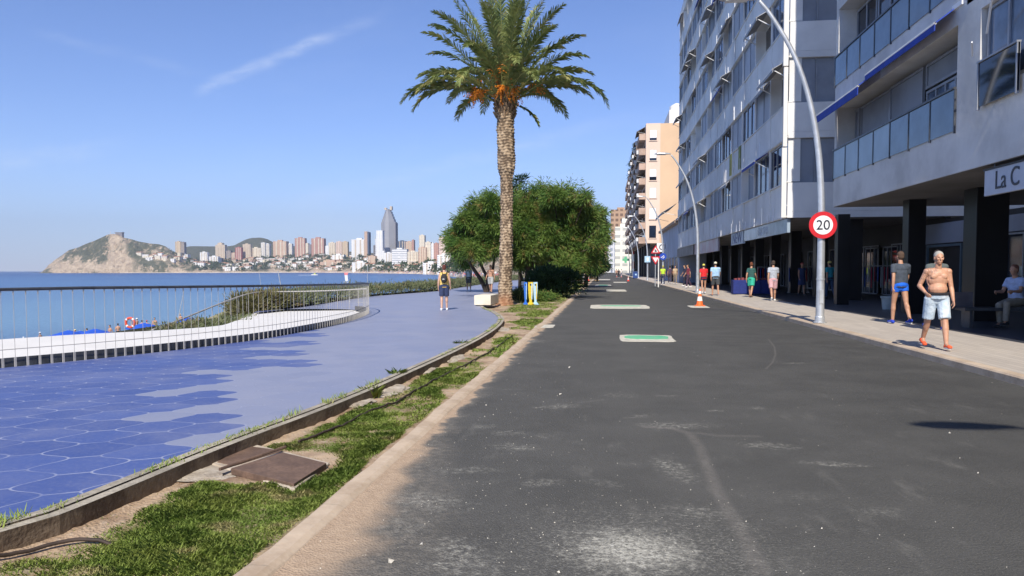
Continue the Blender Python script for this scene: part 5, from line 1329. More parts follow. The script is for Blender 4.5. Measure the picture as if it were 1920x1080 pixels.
mb = MB(); mb.box(FX-.02, FX+.14, 84, 84.9, .2, 2.0); mb.build('menu_board', M_BLACK, root)

# ---- building D: orange block
yD0 = 132; yD1 = 225; xD = AtY(1211, 300, yD0).x; zDt = AtY(1211, 232, yD0).z; zDb = AtY(1211, 456, yD0).z
root = empty('apartment_building', (xD, yD0, 0), 'orange end walled apartment block with cluttered balconies beyond the long block', 'building')
M_ORG = pm('orange_render', (0.66, 0.455, 0.285), .85, .06, .1); M_CRM = pm('cream_render', (0.72, 0.55, 0.43), .85, .06, .1)
xc = AtY(1238, 300, yD0).x
mb = MB(); mb.box(xc, 34, yD0-.02, yD1, zDb, zDt); mb.build('wall', M_ORG, root)
mb = MB(); mb.box(xD, xc-.003, yD0, yD1-.1, zDb, zDt+.05); mb.build('corner_wall', M_CRM, root)
mb = MB(); mb.box(xD+2.6, 34, yD0+2, yD1, .2, zDb-.01); mb.build('ground_floor', M_SHOP, root)
for i in range(9): mb = MB(); mb.box(xD+.3, xD+.9, yD0+1+i*9, yD0+1.6+i*9, .2, zDb-.01); mb.build('column', M_COL, root)
M_BLIND = pm('white_blind', (0.80, 0.79, 0.77), .6, .03)
for i, (a_, c_) in enumerate(((244, 263), (281, 301), (317, 338), (352, 371), (390, 411), (423, 446))):
    za, zc_ = AtY(1220, a_, yD0).z, AtY(1220, c_, yD0).z; x0, x1 = AtY(1218, 300, yD0).x, AtY(1231, 300, yD0).x
    mb = MB(); mb.box(x0, x1, yD0-.04, yD0-.003, zc_, za); w_ = mb.build('window', M_WIN, root); zbl = zc_ if i in (3, 4) else (za if i == 5 else lerp(zc_, za, .22 if i != 2 else .3))
    if i != 5: mb = MB(); mb.box(x0+.02, x1-.02, yD0-.08, yD0-.045, zbl+.02, za-.02); mb.build('blind', M_BLIND, w_)
    mb = MB(); mb.box(x0-.12, x1+.12, yD0-.14, yD0-.003, zc_-.14, zc_-.02); mb.build('sill', M_CRM, w_)
FD = (zDt-zDb)/8.0; rnd = random.Random(9)
M_BALC = pm('balcony_front', (0.50, 0.36, 0.28), .85, .2, .5); M_CLUT = pm('clutter_white', (0.7, 0.7, 0.7), .7, .1)
for k in range(8):
    z0 = zDb+k*FD
    for i in range(8):
        a_ = yD0+1.2+i*11.2; mb = MB(); mb.box(xD-1.1, xD-.003, a_, a_+9.6, z0, z0+.2); mb.box(xD-1.1, xD-1.02, a_, a_+9.6, z0+.203, z0+1.1); mb.box(xD-1.018, xD-.003, a_, a_+.08, z0+.203, z0+1.1); bo = mb.build('balcony', M_BALC, root)
        if i < 4: mb = MB(); mb.box(xD-.04, xD-.003, a_+1, a_+8, z0+.25, z0+FD-.5); mb.build('balcony_window', M_WIN, root)
        if i < 4 and rnd.random() < .75: awning(root, xD, a_+1, a_+8, z0+FD-.1, .8, 1.5, pm('awn_tan', (0.30, 0.26, 0.22), .8, .2) if rnd.random() < .6 else M_AWNG, True, .3)
        if i < 5: mb = MB(); mb.box(xD-1.42, xD-1.103, a_+rnd.uniform(1, 7), a_+8.5, z0+.4, z0+.4) if False else mb.cbox((xD-1.3, a_+rnd.uniform(.5, 8), z0+.75), (.35, .9, .65)); mb.build('air_conditioner', M_CLUT, bo)
mb = MB(); q = AtY(1240, 216, yD0+25); mb.box(q.x+1.2, 34, yD0+20, yD0+50, zDt+.003, q.z); mb.lathe((q.x+2.8, yD0+22, q.z-1.2), [(1.4, 0), (1.4, 2.2), (.4, 2.8)], 12); mb.build('penthouse', M_WHITE, root)
for i in range(5): p = Vector((xD-.3+rnd.uniform(0, .6), yD0+30+i*12, zDt)); V = leafcloud([(p.x, p.y, p.z+.6, .8, 1.6, .9)], 400, .5, .05, .2, seed=50+i, clump=10, cr=.3); tris('roof_plant', V, M_DKG, root, n=4)
# striped red and white gable between the far balconies
q = AtY(1189, 325, 190); q2 = AtY(1189, 425, 190); root = empty('striped_mast', (q.x, 190, 0), 'red and white banded mast standing before the far balconies', 'mast'); zz = 0.0; i = 0
while zz < q.z:
    mb = MB(); mb.lathe((q.x, 190, 0), [(.33, zz+.002), (.33, zz+1.8)], 10); mb.build('band', m_red if i % 2 else m_wht, root); zz += 1.8; i += 1

# ---- far blocks closing the street
def stripes(name, wallc, winc, bw, fh, frac_w=.62, frac_h=.55, horiz=False):
    """far facade: painted storeys and window openings as one material, in object space"""
    m, b = newmat(name); x, y, z = xyz(objco()); nx, ny, nz = xyz(S.nt.nodes.new('ShaderNodeNewGeometry').outputs['Normal'])
    hcoord = x*ny.abs().gt(.5)+y*nx.abs().gt(.5)
    fz = ((z/fh).frac()).lt(frac_h); fh_ = ((hcoord/bw).frac()).lt(frac_w) if not horiz else fz
    side = 1.0-nz.abs().gt(.5); mk = fz*fh_*side if not horiz else fz*side
    rn = noise(comb((hcoord/bw).floor()*7.1, (z/fh).floor()*5.3, 0.0), 1.3, 1)
    setc(b, mix(mk*(rn.sm(.2, .6)*.5+.5), mix(noise(objco(), .05, 3).sm(.3, .7)*.4, wallc, tuple(c*.8 for c in wallc)), winc)); b.inputs['Roughness'].default_value = .8; return m
def tower(px0, px1, pyt, pyb, D, mt, label, name='tower_block', depth=None, roof=True, roofmt=None, base=None, extra=None, ang=0.0, grp=None):
    a, c = AtY(px0, pyb, D), AtY(px1, pyb, D); zt_ = AtY(px0, pyt, D).z; zl_ = base if base is not None else min(a.z, 60)-8; d_ = depth or (c.x-a.x)*.8
    root = empty(name, (a.x, D, zl_), label, 'building', grp); mb = MB(); mb.box(a.x, c.x, D, D+d_, zl_, zt_); mb.build('wall', mt, root)
    if roof:
        w_ = c.x-a.x; mb = MB(); mb.box(a.x+w_*.3, c.x-w_*.35, D+d_*.2, D+d_*.7, zt_+.01, zt_+max(1.5, w_*.10)); mb.build('lift_housing', roofmt or mt, root)
    if extra: extra(root, a, c, D, d_, zl_, zt_)
    return root
T_BRN = stripes('brown_facade', (0.44, 0.29, 0.19), (0.16, 0.10, 0.07), 2.6, 2.9); T_BLW = stripes('blue_white_facade', (0.66, 0.68, 0.72), (0.24, 0.28, 0.36), 2.2, 2.9); T_WHT = stripes('white_facade', (0.80, 0.76, 0.64), (0.42, 0.42, 0.38), 3.2, 3.1, .7, .4)
T_PNK = stripes('pinkish_facade', (0.60, 0.40, 0.29), (0.30, 0.2, 0.16), 2.6, 3.0)
tower(1145, 1185, 393, 500, 430, T_BRN, 'tall brown tower block at the far end of the street', base=0, depth=18)
tower(1153, 1186, 425, 505, 330, T_WHT, 'cream white stepped block in front of the brown tower', base=0, depth=14)
tower(1166, 1188, 408, 505, 345, T_WHT, 'white upper block beside the brown tower', base=0, depth=14)
tower(1136, 1153, 449, 508, 400, T_BLW, 'blue and white checkered block at the end of the road', base=0, depth=14)
tower(1126, 1138, 438, 508, 380, T_PNK, 'pinkish block rising behind the last tree', base=0, depth=14)
tower(1116, 1132, 460, 508, 300, stripes('cream_facade_near', (0.74, 0.60, 0.45), (0.35, 0.28, 0.22), 2.6, 3.0), 'low cream building left of the road beyond the trees', base=0, depth=20)
tower(1186, 1200, 455, 508, 260, T_WHT, 'pale low block before the far balconies', base=0, depth=12)
# green pharmacy style panel and small street signs far away
for px_, py_, Y_, w_, h_, mt, lb in ((1173, 487, 190, 1.6, 1.6, M_GPAINT, 'green cross shaped shop sign far down the arcade'),):
    c = AtY(px_, py_, Y_); root = empty('shop_sign', c, lb, 'shop sign'); mb = MB(); mb.cbox(c, (w_, .2, w_*.36)); mb.build('crossbar', mt, root); mb = MB(); mb.box(c.x-w_*.18, c.x+w_*.18, Y_-.13, Y_-.101, c.z-w_/2, c.z+w_/2); mb.build('upright', mt, root)
c = AtY(1246, 464, 95); root = empty('shop_sign', c, 'white hanging sign with dark letters beside the annex', 'shop sign'); mb = MB(); mb.box(c.x-.95, c.x+.95, 94.9, 95, c.z-.55, c.z+.55); mb.build('panel', m_wht, root); text_obj('letters', 'CU', 1.0, m_blk, root, Matrix.Translation((c.x, 94.88, c.z)) @ Matrix.Rotation(R(90), 4, 'X'), .01)
mb = MB(); mb.box(c.x+.95, 8.0 if c.x < 7 else c.x+1.2, 94.93, 94.97, c.z+.3, c.z+.36); mb.build('bracket', M_DKSTEEL, root)
# ================================================================== THE TOWN ACROSS THE BAY
def col(c, w_=None): return c, (w_ or tuple(q*.45 for q in c))
FC = {k: stripes('facade_'+k, c, wn, 5.0, 3.1, .6, .5) for k, c, wn in (
    ('tan', (0.62, 0.47, 0.30), (0.30, 0.23, 0.17)), ('beige', (0.66, 0.55, 0.42), (0.36, 0.30, 0.24)), ('grey', (0.26, 0.24, 0.25), (0.14, 0.13, 0.14)),
    ('red', (0.45, 0.16, 0.15), (0.26, 0.12, 0.12)), ('cream', (0.76, 0.68, 0.53), (0.44, 0.38, 0.32)), ('white', (0.84, 0.83, 0.80), (0.50, 0.52, 0.55)),
    ('orange', (0.60, 0.42, 0.30), (0.38, 0.27, 0.21)), ('brick', (0.50, 0.28, 0.22), (0.32, 0.19, 0.16)), ('navy', (0.08, 0.11, 0.17), (0.05, 0.07, 0.12)), ('pink', (0.74, 0.57, 0.48), (0.45, 0.34, 0.30)))}
BAND = stripes('banded_white', (0.86, 0.85, 0.82), (0.30, 0.32, 0.36), 5.0, 4.2, .6, .45, horiz=True)
GREYT = stripes('grey_tower', (0.37, 0.37, 0.38), (0.28, 0.28, 0.295), 4.0, 3.6, .5, .5)
def D_(px_, t): return Dshore(px_)+t
# (px0, px1, top, bottom, colour, extra distance behind the shore, label)
TW = [(329, 339, 453, 478, 'tan', 330, 'slim tan tower at the foot of the headland, its sunlit side'), (339.3, 346, 454, 478, 'grey', 332, 'dark narrow tower touching the slim tan tower by the headland'),  # second box is the tan tower's shaded side, put in dark grey
 (404, 422, 459, 484, 'beige', 330, 'broad beige tower standing before the dark wooded ridge'), (408, 417, 455.5, 462, 'beige', 345, 'raised beige top storeys behind the broad beige tower'), (424, 433, 470, 482, 'grey', 320, 'dark brown grey block right of the broad beige tower'),
 (434, 441, 474, 486, 'orange', 300, 'low terracotta block left of the crimson tower'), (441.5, 453, 464, 490, 'red', 300, 'crimson tower with dark side among cream blocks'), (455.5, 470, 458, 490, 'beige', 330, 'beige tower right of the crimson tower, left of the green hill blocks'),
 (470, 489, 465, 485, 'cream', 345, 'wide cream stepped block under the green hill'), (489.5, 497, 455, 474, 'white', 350, 'bright white tower in front of the green hill, left of a pair'), (497.5, 505, 457, 476, 'white', 360, 'pale grey white tower in front of the green hill, right of a pair'),
 (512, 537, 452.5, 475, 'orange', 340, 'wide orange tan block at the right foot of the green hill'), (538, 547.5, 457, 472, 'white', 360, 'white tower between the orange tan block and the first brick tower'), (553, 572, 446.5, 478, 'brick', 330, 'first brick red tower, left of the gap with a cream tower'),
 (573, 578, 456, 478, 'cream', 350, 'thin cream tower just right of the first brick red tower'), (578.5, 583.5, 459, 478, 'grey', 360, 'thin grey tower just left of the second brick red tower'), (584, 607.5, 447, 480, 'brick', 320, 'second, broader brick red tower with white top line'),
 (610, 617, 461, 475, 'white', 350, 'small white tower right of the brick towers'), (616, 629, 455, 475, 'cream', 370, 'cream and dark striped block left of the ochre blocks'), (630, 641, 453, 474, 'pink', 360, 'pink ochre block, left of the twin ochre blocks'), (641.5, 652, 453, 474, 'tan', 350, 'yellow ochre block, right of the twin ochre blocks'),
 (659, 688, 449, 476, 'white', 350, 'wide white curved looking block left of the orange knife edge tower'), (745.5, 761, 452, 468, 'navy', 520, 'dark navy office block right of the grey skyscraper'), (760.5, 773, 453, 476, 'orange', 420, 'salmon block right of the dark navy office block'), (772, 776, 450, 476, 'brick', 440, 'brown sliver tower right of the salmon block'),
 (786, 796, 441, 470, 'cream', 330, 'tall slender cream tower with domed top right of centre'), (784.5, 799.5, 464, 491, 'orange', 210, 'orange brown block below the slender cream tower'), (797, 808, 454, 489, 'cream', 300, 'cream tower between the orange brown block and the brown one'), (808.5, 813, 456, 480, 'white', 320, 'thin white tower left of the brown block'), (813, 822, 456, 478, 'brick', 330, 'brown block with dark windows left of the pink tower'),
 (823, 834, 445, 478, 'pink', 260, 'pink cream tower partly hidden by the green tree'), (834, 850, 452, 490, 'cream', 240, 'cream tower mostly hidden behind the green tree'), (820, 846, 478, 500, 'white', 90, 'white apartment row on the beach beside the tree'),
 (735, 763, 467, 499, 'BAND', 130, 'white hotel with bold dark balcony bands by the beach'), (721, 736, 474, 501, 'white', 150, 'pale block left of the banded hotel'), (704, 719, 470, 478, 'pink', 260, 'pink low roofed block before the grey skyscraper'), (690, 704, 480, 494, 'orange', 170, 'low orange block left of the thin white tower'), (764, 784, 472, 496, 'cream', 160, 'cream and white block right of the banded hotel'),
 (793, 822, 493, 507, 'white', 40, 'long low white beach building right of the palms'), (623, 645, 478, 490, 'white', 210, 'grey white block low on the slope below the ochre blocks'), (606, 622, 488, 502, 'tan', 120, 'sandy coloured block low on the slope by the beach'), (375, 389, 473, 487, 'white', 260, 'bright white curved block before the wooded ridge'), (392, 409, 481, 494, 'white', 220, 'white stepped block right of the bright white curved block'), (409, 416, 484, 492, 'navy', 200, 'small dark blue block among the white houses'),
 (262, 290, 491, 505, 'white', 40, 'white block on the shore at the foot of the headland'), (286, 300, 496, 507, 'white', 30, 'white villa on the shore right of the headland cliff'), (330, 352, 477, 484, 'white', 300, 'white terrace below the slim tan tower'), (268, 330, 479, 487, 'tan', 175, 'long tan terrace building on the flank of the headland'), (700, 702, 460, 470, 'grey', 380, 'tiny dark tower left of the thin white tower'),
 (600, 640, 491, 496, 'orange', 100, 'long low terracotta building on the lower slope'), (660, 690, 492, 500, 'white', 70, 'long white arcaded building near the beach')]
HX = []
for px0, px1, pt, pb, c_, t, lb in TW:
    D = D_((px0+px1)/2, t); mt = BAND if c_ == 'BAND' else FC[c_]; HX.append((px0, px1, D))
    def ex(root, a, c, D, d_, z0, z1, c_=c_):
        w_ = c.x-a.x; mb = MB()
        if c_ not in ('BAND',) and w_ > 14:
            for q in (.22, .55, .8): mb.box(a.x+w_*q, a.x+w_*(q+.08), D-1.2, D-.02, z0, z1-1.0)
            mb.build('balcony_stack', FC['cream' if c_ in ('orange', 'brick', 'tan', 'red') else 'beige'], root)
    tower(px0, px1, pt, pb, D, mt, lb, base=terr((px0+px1)/2, t)-12, extra=ex, grp='towers of the town across the bay', depth=max(14, (px1-px0)/FPX*D*.5))
# orange knife edge tower, thin white tower
D = D_(687, 400); a, c = AtY(683, 434, D), AtY(691.5, 434, D); root = empty('tower_block', (a.x, D, 20), 'tall orange slab tower with dark right edge left of the skyscraper', 'building', 'towers of the town across the bay')
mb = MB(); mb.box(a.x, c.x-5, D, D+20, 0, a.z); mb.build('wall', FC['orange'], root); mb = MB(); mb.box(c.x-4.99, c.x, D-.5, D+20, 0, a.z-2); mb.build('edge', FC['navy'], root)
D = D_(710, 250); a, c = AtY(704, 432, D), AtY(717, 432, D); root = empty('tower_block', (a.x, D, 10), 'thin bright white tower stepping out towards its base, left of the skyscraper', 'building', 'towers of the town across the bay')
mb = MB(); mb.box(a.x+2, c.x, D, D+18, -5, a.z); mb.box(a.x-1, a.x+1.99, D+.5, D+16, -5, AtY(704, 447, D).z); mb.box(c.x+.01, c.x+5, D+.5, D+16, -5, AtY(704, 470, D).z); mb.build('wall', FC['white'], root)
mb = MB()
for k in range(16): mb.box(a.x-3.5, a.x+1.98, D-1.0, D+10, 20+k*5, 20.6+k*5)
mb.build('balcony', M_WHITE, root)
# the skyscraper
D = D_(728, 420); g_ = lambda px_, py_: AtY(px_, py_, D)
root = empty('skyscraper', (g_(728, 470).x, D, 10), 'tall grey skyscraper with stepped twin pointed crown, highest building of the skyline', 'building')
x0, x1 = g_(714.5, 420).x, g_(741, 420).x; xm = (x0+x1)/2; mb = MB(); mb.prism([(x0, D), (xm-6, D-14), (xm+6, D-14), (x1, D), (x1, D+22), (x0, D+22)], -5, g_(728, 416).z)
for i, (hw, pt) in enumerate(((.86, 411), (.72, 406), (.58, 401), (.46, 396.5), (.30, 392.5))):
    w_ = (x1-x0)/2*hw; mb.prism([(xm-w_, D-1), (xm-w_*.3, D-12+i), (xm+w_*.3, D-12+i), (xm+w_, D-1), (xm+w_, D+18-i), (xm-w_, D+18-i)], g_(728, 416).z-5+i*.05, g_(728, pt).z)
mb.build('wall', GREYT, root)
for s_, pt in ((-.16, 389.5), (.22, 387)): mb = MB(); w_ = (x1-x0)*s_; mb.prism([(xm+w_-3, D-3), (xm+w_+3, D-3), (xm+w_+3, D+8), (xm+w_-3, D+8)], g_(728, 394).z, g_(728, pt).z); mb.build('crown_tip', FC['beige'], root)
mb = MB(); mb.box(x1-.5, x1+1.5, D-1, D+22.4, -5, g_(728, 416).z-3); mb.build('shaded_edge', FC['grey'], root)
# castle-like block and mast on the headland
q = AtY(222, 437.5, Dshore(222)+112); root = empty('hilltop_building', q, 'dark little building on the summit of the headland', 'building'); mb = MB(); mb.box(q.x-12, q.x+14, q.y, q.y+10, q.z-14, q.z+2.5); mb.build('wall', FC['grey'], root); mb = MB(); mb.box(q.x-14, q.x+16, q.y-1, q.y+11, q.z+2.51, q.z+4); mb.build('roof', M_ROOF, root)
q = AtY(207, 438, Dshore(207)+112); root = empty('antenna', q, 'thin antenna on the left of the headland summit', 'antenna'); mb = MB(); mb.tube([(q.x, q.y, q.z-6), (q.x, q.y, q.z+8)], .8, 6); mb.build('mast', M_WHITE, root)

# little houses over the slope
rnd = random.Random(31); HL = {'white': (0.84, 0.82, 0.78), 'cream': (0.78, 0.70, 0.55), 'pink': (0.72, 0.58, 0.48), 'tan': (0.58, 0.46, 0.34)}
HM = {k: stripes('house_'+k, v, tuple(q*.4 for q in v), 6.5, 3.6, .45, .45) for k, v in HL.items()}
RM_ = [pm('terracotta_roof', (0.45, 0.24, 0.15), .9, .2, .1), pm('pale_roof', (0.70, 0.66, 0.60), .9, .1, .1)]
where = ['on the lower slope near the beach', 'halfway up the slope', 'high on the slope below the towers']
n = 0; _used = {}
SHORT = []
for _a, _b, _t, _bb, _c, _d, lb_ in TW:
    SHORT.append(((_a+_b)/2, ' '.join(lb_.split(' ')[:3])))
KEYPL = [(285, 'the headland cliff'), (334, 'the slim tan tower'), (370, 'the wooded ridge'), (382, 'the curved white block'), (400, 'the stepped white block'), (413, 'the broad beige tower'), (428, 'the dark brown block'), (447, 'the crimson tower'), (463, 'the beige tower'), (480, 'the cream stepped block'), (494, 'the bright white tower'), (505, 'the green hill'), (524, 'the orange tan block'), (543, 'the plain white tower'), (562, 'the first brick tower'), (576, 'the thin cream tower'), (595, 'the second brick tower'), (613, 'the small white tower'), (622, 'the striped cream block'), (635, 'the pink ochre block'), (647, 'the yellow ochre block'), (673, 'the wide white block'), (687, 'the orange slab tower'), (710, 'the thin white tower'), (728, 'the grey skyscraper'), (749, 'the banded hotel'), (773, 'the salmon block'), (791, 'the slender cream tower'), (803, 'the cream tower'), (818, 'the brown block'), (829, 'the pink tower'), (845, 'the tree edge')]
def house_label(px_, key, rt, th, w_, h):
    kx, kn = min(KEYPL, key=lambda q: abs(q[0]-px_)); side = 'left of' if px_ < kx-2.5 else ('right of' if px_ > kx+2.5 else 'below')
    hgt = 'shore' if th < 70 else ('low' if th < 150 else ('mid slope' if th < 230 else 'high')); size = ('wide' if w_ > 19 else ('narrow' if w_ < 12 else 'medium')); tall = 'tall ' if h > 8.5 else ('low ' if h < 5.5 else '')
    hw = {'shore': 'at the shore', 'low': 'low down', 'mid slope': 'halfway up', 'high': 'high up'}[hgt]
    return '%s%s %s house, %s roof, %s %s %s' % (tall, size, key, 'red' if rt else 'flat', hw, side, kn)
while n < 290:
    px_ = rnd.uniform(322, 850) if rnd.random() < .93 else rnd.uniform(255, 330); k_ = 1.0 if Dshore(px_) > 1500 else max(.25, Dshore(px_)/1500)
    t = rnd.uniform(26, 46 if px_ < 322 else (330 if px_ < 700 else 200)); t = 26+(t-26)*k_
    D = Dshore(px_)+t; z = terr(px_, t); w_ = rnd.uniform(8, 26)*(.55+.45*k_); d_ = rnd.uniform(8, 14)*k_; h = rnd.choice([5, 6, 7, 8, 10, 12])*(.6+.4*k_)
    a = AtY(px_, 500, D); key = rnd.choice(['white']*6+['cream']*3+['pink', 'tan']); th = t/k_; wi = where[0 if th < 110 else (1 if th < 220 else 2)]
    rt = rnd.random() < .45; hl = house_label(px_, key, rt, th, w_, h)
    if hl in _used: continue
    _used[hl] = 1; root = empty('house', (a.x, D, z), hl, 'house', 'houses on the slope across the bay')
    mb = MB(); mb.box(a.x, a.x+w_, D, D+d_, z-5, z+h); mb.build('wall', HM[key], root); mb = MB()
    if rt:
        v = [(a.x-1, D-1, z+h+.02), (a.x+w_+1, D-1, z+h+.02), (a.x+w_+1, D+d_+1, z+h+.02), (a.x-1, D+d_+1, z+h+.02), (a.x+1, D+d_/2, z+h+2.6), (a.x+w_-1, D+d_/2, z+h+2.6)]
        mb.add(v, [(0, 1, 5, 4), (2, 3, 4, 5), (1, 2, 5), (3, 0, 4), (3, 2, 1, 0)])
    else: mb.box(a.x-.5, a.x+w_+.5, D-.5, D+d_+.5, z+h+.02, z+h+.8)
    mb.build('roof', RM_[0 if rt else 1], root); n += 1
# tree cover of the slope
g = np.random.default_rng(77); bl = []
for i in range(900):
    px_ = g.uniform(318, 880); k_ = 1.0 if Dshore(px_) > 1500 else max(.25, Dshore(px_)/1500); t = (16+g.random()**1.2*380)*k_; D = Dshore(px_)+t; z = terr(px_, t); a = AtY(px_, 500, D); s_ = g.uniform(3.0, 7.5)*(.5+.5*k_); bl.append((a.x, D, z+s_*.5, s_*1.3, s_, s_*.8))
M_FARV = leafmat('far_trees', (0.05, 0.085, 0.035), (0.10, 0.12, 0.055), None, .02, .1)
o = tris('far_trees', leafcloud(bl, 26000, 4.0, 1.4, 0, shell=.6, seed=8, clump=10, cr=2.0), M_FARV, n=4); tag(o, 'dark green tree cover between the houses across the bay', 'trees', kind='stuff')
# crowd and parasols on the far beach
V = []; mbs = [MB() for _ in range(4)]; mts = [pm('crowd_red', (0.6, 0.16, 0.12), .8), pm('crowd_blue', (0.12, 0.2, 0.45), .8), pm('crowd_white', (0.8, 0.78, 0.74), .8), pm('crowd_skin', (0.5, 0.3, 0.2), .8)]
allb = MB()
for i in range(1500):
    px_ = g.uniform(560, 935); D0 = Dshore(px_); k_ = 1.0 if D0 > 1500 else max(.2, D0/1500); t = g.uniform(-12, 20)*k_; D = D0+t; a = AtY(px_, 510, D); z = ZS+.2+clampf((t+14*k_)/(36*k_))*3.6; s_ = g.uniform(.5, 1.3); allb.cur = int(g.integers(0, 4)); h = g.uniform(.8, 2.2)
    if allb.cur < 3 and g.random() < .5: allb.lathe((a.x, D, z), [(.04, 0), (.04, h), (s_, h), (.05, h+.5)], 6)
    else: allb.lathe((a.x, D, z), [(.2, 0), (.26, h*.6), (.1, h*.8), (.14, h)], 5)
o = allb.build('beach_crowd', mts, None, loc=(AtY(750, 510, 1500).x, 1500, ZS)); tag(o, 'dense crowd of bathers and parasols on the far curve of the beach', 'crowd', kind='stuff')

# ================================================================== ON THE WATER
q = G(590, 516, ZS); root = empty('motorboat', q, 'tiny motorboat with yellow top towing a white wake on the bay', 'boat')
L_ = 9; mb = MB(); mb.prism([(q.x-L_/2, q.y-1.4), (q.x+L_*.25, q.y-1.4), (q.x+L_/2, q.y), (q.x+L_*.25, q.y+1.4), (q.x-L_/2, q.y+1.4)], ZS-.2, ZS+1.3); mb.build('hull', M_WHITE, root)
mb = MB(); mb.box(q.x-1, q.x+1.5, q.y-1, q.y+1, ZS+1.31, ZS+2.9); mb.build('cabin', pm('boat_lime', (0.55, 0.62, 0.12), .5), root)
a = G(563, 516, ZS); mb = MB(); g_ = random.Random(2); nn = 24
for i in range(nn): x_ = lerp(a.x, q.x-4, i/nn); mb.cbox((x_, q.y+g_.uniform(-.5, .5), ZS+.05), ((q.x-a.x)/nn*1.1, 3+g_.uniform(0, 1.5), .25+.25*g_.random()))
tag(mb.build('wake', pm('foam', (0.85, 0.87, 0.88), .8), None, loc=(a.x, a.y, ZS)), 'white foam wake behind the tiny motorboat', 'wake', kind='stuff')
q = G(649, 529, ZS); h = AtY(649, 511, q.y).z; root = empty('sailboard', q, 'small sail with white body and pink top on the water', 'sailboard')
mb = MB(); mb.prism([(q.x-1.6, q.y-.35), (q.x+1.2, q.y-.35), (q.x+1.7, q.y), (q.x+1.2, q.y+.35), (q.x-1.6, q.y+.35)], ZS, ZS+.2); mb.build('board', M_WHITE, root)
mb = MB(); mb.add([(q.x-.5, q.y-.03, ZS+.5), (q.x+1.2, q.y-.03, ZS+.8), (q.x+.9, q.y-.03, lerp(ZS, h, .72)), (q.x-.9, q.y-.03, lerp(ZS, h, .72)), (q.x-.5, q.y+.03, ZS+.5), (q.x+1.2, q.y+.03, ZS+.8), (q.x+.9, q.y+.03, lerp(ZS, h, .72)), (q.x-.9, q.y+.03, lerp(ZS, h, .72))], [(0, 1, 2, 3), (7, 6, 5, 4), (0, 4, 5, 1), (1, 5, 6, 2), (2, 6, 7, 3), (3, 7, 4, 0)]); mb.build('sail', M_WHITE, root)
mb = MB(); z0 = lerp(ZS, h, .73); mb.add([(q.x-.9, q.y-.03, z0), (q.x+.9, q.y-.03, z0), (q.x+1.3, q.y-.03, h), (q.x-1.2, q.y-.03, h), (q.x-.9, q.y+.03, z0), (q.x+.9, q.y+.03, z0), (q.x+1.3, q.y+.03, h), (q.x-1.2, q.y+.03, h)], [(0, 1, 2, 3), (7, 6, 5, 4), (0, 4, 5, 1), (1, 5, 6, 2), (2, 6, 7, 3), (3, 7, 4, 0)]); mb.build('sail_top', pm('pink_cloth', (0.75, 0.25, 0.25), .8), root)
# beach parasols and lifebuoy
M_PAR = pm('parasol_blue', (0.02, 0.10, 0.55), .7, .12, 3)
def parasol(px_, py_, Y_, r, label):
    t = AtY(px_, py_, Y_); root = empty('parasol', (t.x, Y_, -4.75), label, 'parasol', 'blue parasols on the beach below'); prof = []
    mb = MB(); n = 10; vs = [(t.x, Y_, t.z)]; fs = []
    for k in range(n*2): a_ = math.pi*k/n; rr_ = r*(1 if k % 2 == 0 else .955); vs.append((t.x+rr_*math.cos(a_), Y_+rr_*math.sin(a_), t.z-r*.30-(0 if k % 2 == 0 else -.02)))
    for k in range(n*2): fs.append((0, k+1, (k+1) % (2*n)+1))
    vs += [(x_, y_, z_-.02) for x_, y_, z_ in vs]; m_ = 2*n+1; fs += [tuple(m_+i for i in f[::-1]) for f in fs]; mb.add(vs, fs); mb.build('canopy', M_PAR, root)
    mb = MB(); mb.tube([(t.x, Y_, -4.75), (t.x, Y_, t.z+.05)], .025, 6); mb.build('pole', M_GALV, root)
for i, a_ in enumerate([(128, 619, 44, 1.45, 'leftmost blue parasol showing above the ramp wall'), (150, 620, 46, 1.2, 'blue parasol second from the left, low behind the wall'), (178, 616, 45, 1.35, 'blue parasol third from the left behind the wall'), (270, 605, 50, 1.3, 'blue parasol just right of the red lifebuoy'), (355, 595, 42, 1.25, 'blue parasol under the sloping handrail, farthest right')]): parasol(*a_)
q = AtY(244, 605, 30); root = empty('lifebuoy', q, 'red and white lifebuoy hung on a post above the beach', 'lifebuoy')
def torus(mb, c, R1, r, a0=0, a1=360, n=32, m_=10):
    vs = []; fs = []; nn = n
    for i in range(nn+1):
        a_ = R(a0+(a1-a0)*i/nn)
        for k in range(m_): b_ = 2*math.pi*k/m_; rr_ = R1+r*math.cos(b_); vs.append((c.x+rr_*math.cos(a_), c.y+r*math.sin(b_), c.z+rr_*math.sin(a_)))
    for i in range(nn):
        for k in range(m_): q_ = (k+1) % m_; fs.append((i*m_+k, i*m_+q_, (i+1)*m_+q_, (i+1)*m_+k))
    mb.add(vs, fs)
mb = MB(); torus(mb, q, .20, .055); mb.build('ring', pm('buoy_red', (0.70, 0.10, 0.06), .5), root, smooth=True); mb = MB()
for a_ in (45, 135, 225, 315): torus(mb, q, .20, .058, a_-9, a_+9, 6)
mb.build('band', m_wht, root, smooth=True)
mb = MB(); mb.tube([(q.x, q.y+.09, -1.9), (q.x, q.y+.09, q.z+.1)], .03, 6); tag(mb.build('post', M_GALV, None, loc=(q.x, q.y+.09, -1.9)), 'post carrying the red lifebuoy above the beach', 'post')
